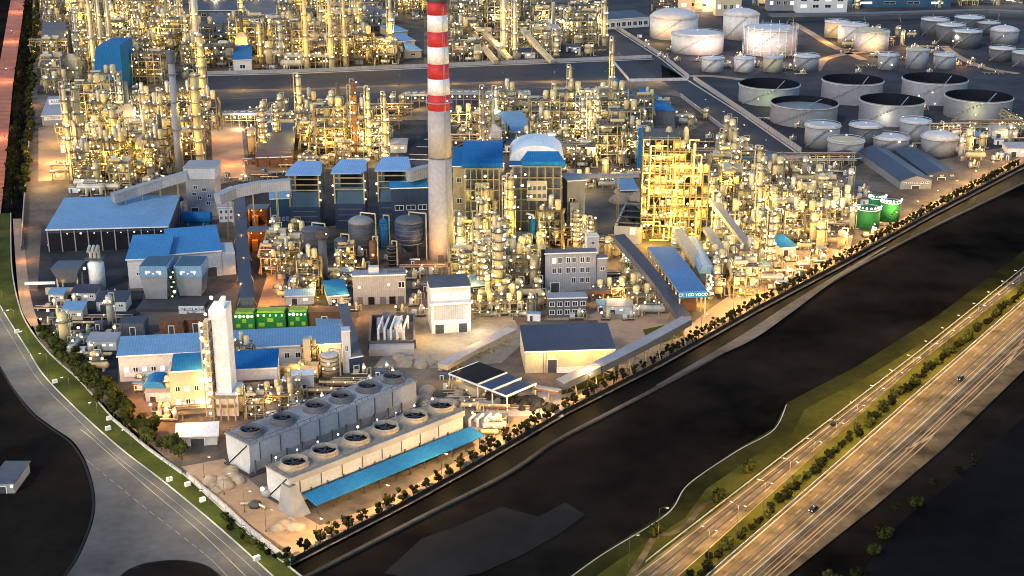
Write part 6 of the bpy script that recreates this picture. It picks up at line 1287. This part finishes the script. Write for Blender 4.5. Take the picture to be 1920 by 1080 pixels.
def fill(poly, n, weights, seed, pw=(3200, WRM), lightp=.6, scale=(1, 1), low=0):
    g = random.Random(seed); xs = [p[0] for p in poly]; ys = [p[1] for p in poly]; got = 0; tries = 0; ks = list(weights); ws = [weights[k] for k in ks]
    while got < n and tries < n * 60:
        tries += 1
        x = g.uniform(min(xs), max(xs)); y = min(ys) + (max(ys) - min(ys)) * g.random() ** .9
        if not inside(x, y, poly): continue
        k = g.choices(ks, ws)[0]
        if y < low and k in ('frame_big', 'column', 'heater', 'frame_small'): k = g.choice(('drum', 'vessel', 'cooler', 'rack'))
        p = P(x, y); s = g.uniform(*scale)
        if blocked(p, x, y, RAD[k] * s): continue
        i = g.randrange(len(PR[k])); o = PR[k][i].put(p, R(g.choice((0, 0, 0, 4, -4)) + (g.choice((0, 90)) if k in ('rack', 'drum') and g.random() < .25 else 0)), scale=s); USED.append((p, RAD[k] * s)); got += 1
        item(o, KN[k][i], x, y - 12)
        if k in ('frame_big', 'heater', 'cooler', 'rack') and g.random() < lightp * 1.3 or k in ('frame_small', 'column') and g.random() < lightp:
            hh = {'frame_big': 14, 'frame_small': 12, 'heater': 10, 'cooler': 8, 'rack': 8, 'column': 18}[k] * s
            light((p.x + g.uniform(-6, 6), p.y - 9, hh * g.uniform(.8, 1.3)), pw[0] * g.choice((.6, 1.0, 1.4, 2.4)), pw[1] if g.random() < .8 else WHT, .6)
W1 = {'frame_big': 3.0, 'frame_small': 2.6, 'drum': 1.6, 'vessel': 2.2, 'rack': .8, 'heater': .6, 'cooler': .5, 'shed': .7, 'column': 1.4}
fill([(84, 6), (790, 4), (790, 122), (560, 130), (390, 134), (240, 176), (84, 176)], 175, W1, 1, (5200, YEL), .42, (1.0, 1.35))
fill([(128, 214), (320, 214), (322, 330), (205, 345), (130, 340)], 56, W1, 2, (2800, (1, .64, .09)), .7)
fill([(348, 214), (400, 214), (400, 316), (348, 316)], 6, {'frame_small': 2, 'vessel': 1}, 3, (2400, (1, .64, .09)), .7)
fill([(455, 214), (795, 200), (720, 230), (745, 296), (560, 296), (470, 292)], 66, W1, 4, (2600, YEL), .7, low=246)
fill([(852, 4), (1085, 4), (1150, 96), (1085, 114), (852, 118)], 62, W1, 5, (4000, (1, .76, .34)), .5, (1.0, 1.3))
fill([(852, 190), (1140, 182), (1192, 236), (1192, 312), (1060, 318), (852, 270)], 80, W1, 6, (2700, (1, .76, .34)), .6, low=226)
fill([(856, 455), (960, 455), (965, 560), (900, 562), (862, 540)], 36, {'frame_small': 1.5, 'drum': 1, 'vessel': 3, 'column': 1.2}, 7, (1500, (1, .82, .17)), .7, (.8, 1))
fill([(962, 455), (1095, 455), (1018, 475), (1018, 560), (962, 562)], 18, {'drum': 1, 'vessel': 2, 'shed': 1, 'frame_small': 1}, 8, (1300, (1, .82, .17)), .6, (.8, 1))
fill([(1325, 320), (1400, 330), (1432, 400), (1420, 470), (1340, 470), (1325, 440)], 32, {'frame_small': 2, 'drum': 1.5, 'vessel': 3, 'column': 1}, 9, (2300, (1, .64, .09)), .8)
fill([(1318, 470), (1420, 470), (1462, 520), (1400, 560), (1345, 560)], 30, {'frame_small': 1, 'drum': 2, 'vessel': 3, 'shed': .4}, 10, (1500, (1, .66, .12)), .7, (.7, .95))
fill([(1425, 340), (1570, 375), (1600, 420), (1585, 470), (1440, 470)], 44, {'frame_small': 2.0, 'drum': 2, 'vessel': 2.5, 'rack': .3}, 11, (1700, (1, .70, .22)), .6, (.8, 1))
fill([(1330, 225), (1420, 300), (1480, 330), (1400, 340), (1330, 320)], 10, {'drum': 2, 'vessel': 2, 'rack': .4}, 12, (1300, YEL), .6)
fill([(1760, 250), (1915, 235), (1915, 300), (1790, 320), (1760, 300)], 16, {'rack': 1.2, 'drum': 2, 'vessel': 1, 'shed': .5, 'frame_small': .5}, 13, (2600, (1, .86, .6)), .6)
fill([(150, 345), (350, 335), (350, 345), (240, 362), (160, 372)], 10, {'vessel': 2, 'drum': 2, 'frame_small': 1.2}, 14, (1700, YEL), .8, (.8, 1))
fill([(500, 500), (655, 500), (655, 575), (520, 575)], 22, {'vessel': 2.5, 'drum': 1.5, 'frame_small': 1.4, 'shed': .5}, 15, (1500, YEL), .6, (.6, .85))
fill([(500, 430), (560, 430), (560, 500), (510, 500)], 8, {'vessel': 3, 'frame_small': 1}, 16, (1500, YEL), .6, (.7, .9))
fill([(900, 568), (1020, 568), (1010, 600), (900, 600)], 10, {'shed': 1.5, 'vessel': 1.5, 'frame_small': 1}, 17, (1200, WRM), .5, (.6, .8))
fill([(1110, 560), (1215, 550), (1235, 600), (1120, 600)], 9, {'shed': 1.5, 'drum': 1, 'frame_small': .7}, 18, (1100, WRM), .6, (.6, .8))
fill([(1130, 470), (1180, 470), (1220, 540), (1140, 540)], 7, {'vessel': 1, 'drum': 1.5, 'shed': .6}, 19, (1300, (1, .7, .4)), .8, (.7, .9))
fill([(520, 700), (600, 690), (600, 740), (530, 760)], 7, {'vessel': 1.5, 'frame_small': 1}, 20, (900, WRM), .6, (.45, .6))
fill([(435, 700), (545, 740), (540, 780), (450, 790)], 9, {'vessel': 1.2, 'shed': 1, 'frame_small': 1.2}, 21, (900, (1, .55, .3)), .6, (.5, .65))
fill([(80, 560), (215, 560), (215, 700), (150, 690), (85, 620)], 11, {'shed': 1, 'drum': 1, 'vessel': .6}, 22, (350, WRM), .3, (.7, 1))
fill([(230, 690), (320, 720), (320, 780), (240, 745)], 5, {'shed': 1, 'vessel': 1}, 23, (800, (1, .5, .3)), .5, (.5, .7))
fill([(1500, 4), (1900, 4), (1900, 14), (1500, 20)], 16, {'vessel': 2, 'frame_big': 2, 'shed': 1, 'column': 1}, 24, (4200, (1, .84, .56)), .7)
fill([(1230, 4), (1440, 4), (1440, 20), (1250, 24)], 10, {'vessel': 2, 'frame_big': 2, 'shed': 1, 'heater': 1}, 25, (4200, (1, .7, .45)), .7)
fill([(1480, 62), (1740, 62), (1750, 88), (1560, 92)], 9, {'vessel': 2, 'frame_small': 1, 'drum': 1, 'rack': .5}, 26, (2600, (1, .8, .45)), .6)
fill([(880, 700), (960, 760), (900, 860), (840, 770)], 4, {'drum': 1}, 27, (400, WRM), .2, (.5, .6))
fill([(1330, 240), (1440, 302), (1590, 318), (1600, 372), (1440, 345), (1330, 310)], 22, {'frame_small': 1.2, 'drum': 1.5, 'vessel': 2, 'rack': .6, 'shed': .5}, 41, (2200, (1, .66, .12)), .7, (.75, 1))
fill([(540, 300), (800, 300), (800, 318), (545, 322)], 14, {'vessel': 2, 'drum': 1.5, 'frame_small': 1}, 42, (2000, YEL), .7, (.6, .85))
fill([(852, 318), (1195, 322), (1195, 350), (1100, 360), (1064, 345), (852, 345)], 20, {'vessel': 2, 'drum': 1.5, 'frame_small': 1, 'shed': .5}, 43, (2200, (1, .76, .34)), .7, (.6, .9))
fill([(1185, 185), (1265, 210), (1330, 225), (1300, 250), (1200, 232)], 8, {'vessel': 2, 'drum': 1.5, 'frame_small': .8}, 44, (2200, WRM), .7, (.7, .9))
SM = {'skid': 3, 'track': 1.3, 'cabinet': 1}
for i, (q, n) in enumerate((([(84, 20), (790, 10), (790, 124), (560, 131), (390, 136), (240, 176), (84, 176)], 70), ([(128, 210), (320, 210), (322, 335), (205, 350), (130, 345)], 40), ([(455, 210), (795, 198), (720, 228), (745, 300), (560, 304), (470, 300)], 60), ([(420, 300), (545, 300), (540, 335), (420, 345)], 10), ([(852, 20), (1085, 20), (1150, 98), (1085, 114), (852, 120)], 30), ([(852, 186), (1140, 182), (1194, 236), (1194, 318), (1064, 326), (852, 270)], 60), ([(850, 318), (1062, 318), (1062, 345), (1060, 360), (850, 345)], 14), ([(1300, 215), (1440, 305), (1600, 320), (1600, 380), (1440, 350), (1330, 330)], 42), ([(520, 480), (800, 480), (800, 510), (1000, 560), (1000, 600), (900, 600), (660, 600), (540, 580)], 44), ([(1000, 560), (1240, 545), (1250, 600), (1000, 605)], 22), ([(440, 690), (780, 690), (740, 712), (500, 790), (440, 790)], 24), ([(1100, 60), (1240, 60), (1310, 140), (1250, 125)], 8), ([(1240, 105), (1750, 70), (1900, 120), (1900, 140), (1320, 142)], 40), ([(1390, 205), (1760, 200), (1760, 300), (1500, 290)], 20), ([(1760, 240), (1905, 230), (1905, 305), (1790, 325)], 20), ([(72, 560), (215, 560), (215, 720), (150, 690), (80, 620)], 22), ([(130, 345), (340, 335), (340, 346), (200, 372), (130, 372)], 9), ([(1420, 460), (1600, 440), (1590, 480), (1440, 560)], 22), ([(810, 690), (960, 740), (930, 850), (850, 770)], 12), ([(1085, 440), (1150, 440), (1215, 540), (1140, 545)], 14), ([(230, 690), (330, 720), (330, 800), (240, 745)], 8), ([(1590, 350), (1700, 380), (1640, 460), (1590, 450)], 9))):
    fill(q, n, SM, 200 + i, (800, WRM), 0, (.8, 1.15))
name_items()
for k in PR:
    for p in PR[k]: p.drop()

# ================================================================== trees
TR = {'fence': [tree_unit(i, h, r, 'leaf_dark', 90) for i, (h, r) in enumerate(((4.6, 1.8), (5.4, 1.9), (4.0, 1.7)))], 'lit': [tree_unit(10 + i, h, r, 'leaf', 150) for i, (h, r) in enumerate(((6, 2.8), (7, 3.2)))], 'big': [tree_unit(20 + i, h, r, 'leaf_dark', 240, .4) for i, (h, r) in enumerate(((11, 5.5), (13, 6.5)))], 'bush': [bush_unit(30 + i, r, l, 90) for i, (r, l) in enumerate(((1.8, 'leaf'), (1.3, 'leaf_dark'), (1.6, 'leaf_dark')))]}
def along(pts, step, jitter=0, seed=0):
    g = random.Random(seed); out = []; w = [P(*p) for p in pts]; acc = 0
    for a, b in zip(w, w[1:]):
        L = (b - a).length; d = (b - a).normalized(); s = acc
        while s < L: out.append(a + d * s + Vector((g.uniform(-jitter, jitter), g.uniform(-jitter, jitter), 0))); s += step * g.uniform(.85, 1.15)
        acc = s - L
    return out
g = random.Random(77)
def trees(pts, kind, label, group, sc_=(.8, 1.2), z=0, keep=1.0):
    for p in pts:
        if g.random() > keep: continue
        pr = g.choice(TR[kind]); o = pr.put((p.x, p.y, z), g.uniform(0, 6.28), label, group, g.uniform(*sc_)); o['category'] = 'bush' if kind == 'bush' else 'tree'
trees(along([(p[0] - 8, p[1] - 8) for p in FENCE[:-1]], 6.6, .35, 1), 'fence', 'small dark rounded tree in the row inside the canal wall', 'dark trees along the canal wall', (1.0, 1.35))
trees(along([(p[0] - 24, p[1] - 16) for p in FENCE[:4]], 9, 1.5, 2), 'fence', 'small dark rounded tree in the row inside the canal wall', 'dark trees along the canal wall', (.6, .95), keep=.12)
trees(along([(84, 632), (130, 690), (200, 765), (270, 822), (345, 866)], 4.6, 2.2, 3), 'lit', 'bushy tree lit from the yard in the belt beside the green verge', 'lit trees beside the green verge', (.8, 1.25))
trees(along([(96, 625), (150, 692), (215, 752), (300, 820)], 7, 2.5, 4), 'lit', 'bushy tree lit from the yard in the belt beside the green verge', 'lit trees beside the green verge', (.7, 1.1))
trees(along([(420, 975), (470, 1018), (540, 1060)], 3.5, .8, 5), 'bush', 'round bush along the wall of the sharp yard corner', 'bushes by the sharp yard corner', (.8, 1.3))
trees(along([(58, -40), (56, 0), (38, 160), (28, 330), (22, 395)], 16, 2, 6), 'big', 'dark tree in the belt between the red brick road and the plant', 'dark trees by the red brick road', (.5, .75))
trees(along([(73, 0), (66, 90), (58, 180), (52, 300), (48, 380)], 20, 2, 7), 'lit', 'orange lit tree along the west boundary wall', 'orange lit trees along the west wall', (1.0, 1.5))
L23 = between(L2c, L3, .5)
trees(along([p for p in L23 if p[1] < 1100], 3.6, 1.3, 8), 'bush', 'dusty round bush on the highway median', 'bushes on the highway median', (.8, 1.5), -.75)
trees(along([(1560, 1085), (1660, 990), (1740, 900), (1820, 840)], 9, 5, 9), 'bush', 'dark scrub bush at the field edge beyond the highway', 'dark scrub beyond the highway', (1, 2), -.9, .8)
for px, py, lab in ((1402, 884, 'lone orange lit bush with pale crown on the green highway verge'), (1345, 938, 'orange lit bush at the bend of the sandy path'), (1228, 1003, 'pale orange bush at the start of the sandy path')):
    p = P(px, py, -.85); o = TR['bush'][0].put(p, 0, lab, None, 1.7); o['category'] = 'bush'; light((p.x, p.y - 3, 3), 260, ORG, .4)
for k in TR:
    for p in TR[k]: p.drop()

# ================================================================== street lamps and their light
SL = lamp_post(11, 1); SD = lamp_post(12, 2)
def lampline(pts, n, proto, label, group, z, rz, power, col, off=0):
    w = [P(*p, z) for p in pts]; tot = sum((b - a).length for a, b in zip(w, w[1:])); step = tot / n; acc = step * .5
    for a, b in zip(w, w[1:]):
        L = (b - a).length; u = (b - a).normalized(); s = acc
        while s < L:
            q = a + u * s; o = proto.put(q, math.atan2(u.y, u.x) + R(rz), label, group)
            side = Vector((math.cos(math.atan2(u.y, u.x) + R(rz)), math.sin(math.atan2(u.y, u.x) + R(rz)), 0))
            for sg in ((1, -1) if proto is SD else (1,)): v = q + side * 2.6 * sg; light((v.x, v.y, z + 11), power, col, .4)
            s += step
        acc = s - L
lampline([p for p in L23 if p[1] < 1150 and p[0] < 2060], 17, SD, 'double armed street lamp on the bushy highway median', 'street lamps on the highway median', -.75, 90, 4400, (1, .62, .20))
lampline([(-30, 535), (10, 590), (60, 672), (140, 762), (225, 838), (310, 902), (415, 990), (515, 1080)], 11, SL, 'single armed street lamp at the verge side of the curved road', 'street lamps along the curved road', .05, -90, 3000, (1, .84, .50))
lampline([(1150, 1090), (1260, 985)], 2, SL, 'thin pale street lamp at the outer edge of the green highway verge', 'street lamps on the green verge', -.85, -60, 800, (.95, .95, .35))
lampline([(2, 330), (14, 200), (28, 80), (38, 0)], 4, SL, 'street lamp on the red brick road', 'street lamps on the red brick road', .03, 90, 9000, (1, .50, .28))
FL = lamp_post(8, 1)
lampline([(p[0] - 20, p[1] - 14) for p in FENCE[:-1]], 22, FL, 'short street lamp on the lane inside the canal wall', 'lamps on the canal wall lane', 0, -90, 10000, (1, .60, .18))
lampline([(365, 880), (430, 935), (520, 1015)], 4, FL, 'short street lamp in the ochre corner yard', 'lamps in the ochre corner yard', 0, 40, 700, (1, .60, .24))
lampline([(400, 170), (800, 158), (1140, 152), (1280, 152)], 9, FL, 'added fill street lamp on the dark plant road behind the chimney', 'fill lamps on the plant road', .06, 90, 6500, WRM)  # this and the next plant lane lamps are added to warm the ground
lampline([(436, 385), (450, 520), (440, 600)], 5, FL, 'added fill street lamp beside the dark covered gallery', 'fill lamps beside the covered gallery', .06, 90, 2200, ORG)
lampline([(1300, 195), (1380, 250), (1450, 300)], 4, FL, 'added fill street lamp on the road below the slanting dyke wall', 'fill lamps on the dyke road', .06, 90, 3500, WRM)
lampline([(420, 345), (560, 320), (800, 312), (1060, 335), (1190, 345)], 9, FL, 'added fill street lamp on the yard strip behind the boiler houses', 'fill lamps behind the boiler houses', .03, 90, 3000, WRM)
lampline([(560, 600), (760, 590), (900, 600), (1000, 600)], 6, FL, 'added fill street lamp on the inner yard lane by the grey workshop', 'fill lamps on the inner yard lane', .06, 90, 1800, WRM)
# floodlights of single places
for a in ((845, 645, 9, 1900, WHT), (900, 625, 9, 2200, WHT), (880, 660, 9, 1500, WRM), (790, 640, 9, 2500, WRM), (430, 310, 14, 12000, ORG), (420, 260, 12, 8000, ORG), (105, 305, 10, 13000, (1, .5, .2)), (95, 335, 10, 9000, (1, .5, .2)), (140, 318, 10, 11000, (1, .72, .2)), (485, 530, 8, 3200, ORG), (500, 570, 8, 2200, ORG), (250, 750, 8, 2500, ORG), (290, 800, 8, 3500, ORG), (320, 770, 8, 3000, ORG), (350, 830, 8, 1800, ORG), 
          (345, 755, 8, 1800, WRM), (1000, 690, 7, 1300, WRM), (860, 720, 7, 1200, WRM), (940, 800, 7, 1200, WRM), (1160, 570, 8, 2200, WRM), (1170, 500, 9, 2200, WRM), (1380, 560, 9, 1700, WRM), (1500, 500, 9, 2500, WRM), (1600, 470, 9, 2200, WRM), (610, 690, 9, 1700, WRM), (570, 725, 7, 1100, WRM), (680, 600, 8, 1600, ORG), (645, 570, 9, 1500, WRM),
          (1440, 205, 8, 1500, GRN), (1655, 240, 8, 1900, WHT), (1822, 232, 9, 2600, (1, 1, .4)), (1700, 205, 8, 1500, WHT), (1790, 90, 12, 3500, WHT), (1880, 82, 12, 6500, WHT), (1650, 130, 8, 4500, ORG), (1800, 125, 8, 4500, ORG), (1550, 110, 9, 6500, ORG), (1235, 82, 12, 16000, WRM), (1330, 112, 12, 20000, (1, .62, .45)), (1300, 30, 14, 18000, ORG), (1390, 110, 12, 12000, (1, .72, .6)), (1450, 120, 10, 18000, (1, .75, .62)), (1480, 60, 14, 15000, (1, .75, .55)), (1560, 80, 12, 15000, WRM), (1640, 105, 10, 18000, WRM), (1540, 20, 14, 18000, WRM), (1700, 90, 10, 9000, WRM), (1730, 120, 8, 2500, WHT),
          (120, 548, 6, 700, WRM), (185, 540, 7, 700, WHT), (150, 420, 6, 800, WRM), (85, 355, 8, 2400, (1, .7, .25)), (820, 500, 8, 1500, ORG), (790, 498, 6, 900, ORG), (700, 498, 6, 1200, ORG), (640, 498, 6, 1000, ORG), (1500, 330, 8, 1800, ORG), (46, 430, 5, 900, ORG), (48, 490, 5, 900, ORG), (54, 550, 5, 900, ORG), (66, 600, 5, 700, ORG), (70, 60, 8, 6500, ORG), (66, 110, 8, 5000, ORG), (62, 10, 8, 7000, ORG), (56, 200, 8, 4000, ORG), (52, 300, 8, 2500, ORG), (1890, 262, 9, 3600, WRM), (1830, 290, 9, 3200, WRM), (690, 745, 12, 1100, WHT), (1060, 480, 10, 500, WHT)):
    glare(*a)

# ================================================================== cars
def car(col, label):
    t = thing('car', label, 'car'); b = MB(); b.hull([(-2.1, -.85, .35), (2.1, -.85, .35), (2.1, .85, .35), (-2.1, .85, .35)], [(-2.0, -.82, .95), (1.95, -.82, .85), (1.95, .82, .85), (-2.0, .82, .95)]); part('body', b, M[col], t)
    b = MB(); b.hull([(-1.6, -.76, .93), (1.0, -.76, .88), (1.0, .76, .88), (-1.6, .76, .93)], [(-1.2, -.64, 1.45), (.35, -.64, 1.45), (.35, .64, 1.45), (-1.2, .64, 1.45)]); part('cabin', b, M['glass'], t)
    for x in (-1.3, 1.3):
        for y in (-.82, .82): b = MB(); b.tube((0, -.1, 0), (0, .1, 0), .34, 10); part('wheel', b, M['black'], t, loc=(x, y, .34))
    for y in (-.55, .55): b = MB(); b.box(2.0, y, .6, .08, .35, .16); part('headlight', b, M['lampW'], t)
    return t
L34 = {'in': between(L3, L4, .2), 'mid': between(L3, L4, .5), 'out': between(L3, L4, .72), 'a': between(L1c, L2c, .3), 'b': between(L1c, L2c, .7)}
for lane, i, f, col, lab in (('out', 3, .35, 'black', 'black car on the outer carriageway, beside the squiggly sandy path'), ('out', 1, .75, 'black', 'black car on the outer carriageway, lowest one in view'), ('in', 4, .2, 'grey_dk', 'dark grey car hugging the median on the outer carriageway'), ('a', 2, .2, 'black', 'black car on the canal side carriageway near the lone orange bush'), ('a', 3, .55, 'grey_dk', 'dark grey car on the canal side carriageway, farther along')):
    L = L34[lane]; a, b = P(*L[i], -.8), P(*L[min(i + 1, len(L) - 1)], -.8); q = a.lerp(b, f); o = car(col, lab); o.location = q; o.location.z = -.79; d = b - a; o.rotation_euler = (0, 0, math.atan2(d.y, d.x) + (0 if lane in 'ab' else math.pi))

# ================================================================== sky, sun, render
w = bpy.data.worlds.new('World'); scene.world = w; w.use_nodes = True; nt = w.node_tree; bg = nt.nodes['Background']
sky = nt.nodes.new('ShaderNodeTexSky'); sky.sky_type = 'NISHITA'; sky.sun_disc = False; sky.sun_elevation = R(9); sky.sun_rotation = R(215); sky.dust_density = .6; sky.ozone_density = 3
nt.links.new(sky.outputs['Color'], bg.inputs['Color']); bg.inputs['Strength'].default_value = .15
sl = bpy.data.lights.new('sun', 'SUN'); sl.energy = .7; sl.angle = R(12); sl.color = (1, .86, .72); so = bpy.data.objects.new('sun', sl); COL.objects.link(so); so.rotation_euler = (R(52), 0, R(-35))
vs = scene.view_settings; vs.view_transform = 'Standard'; vs.look = 'None'; vs.exposure = 1.4; vs.gamma = 1; vs.use_curve_mapping = False
cy = scene.cycles; cy.pixel_filter_type = 'BLACKMAN_HARRIS'; cy.filter_width = 1.0; cy.use_denoising = True; cy.denoiser = 'OPENIMAGEDENOISE'; cy.max_bounces = 4; cy.diffuse_bounces = 2; cy.glossy_bounces = 2; cy.transmission_bounces = 1; cy.sample_clamp_indirect = 3; cy.use_light_tree = True; cy.caustics_reflective = False; cy.caustics_refractive = False
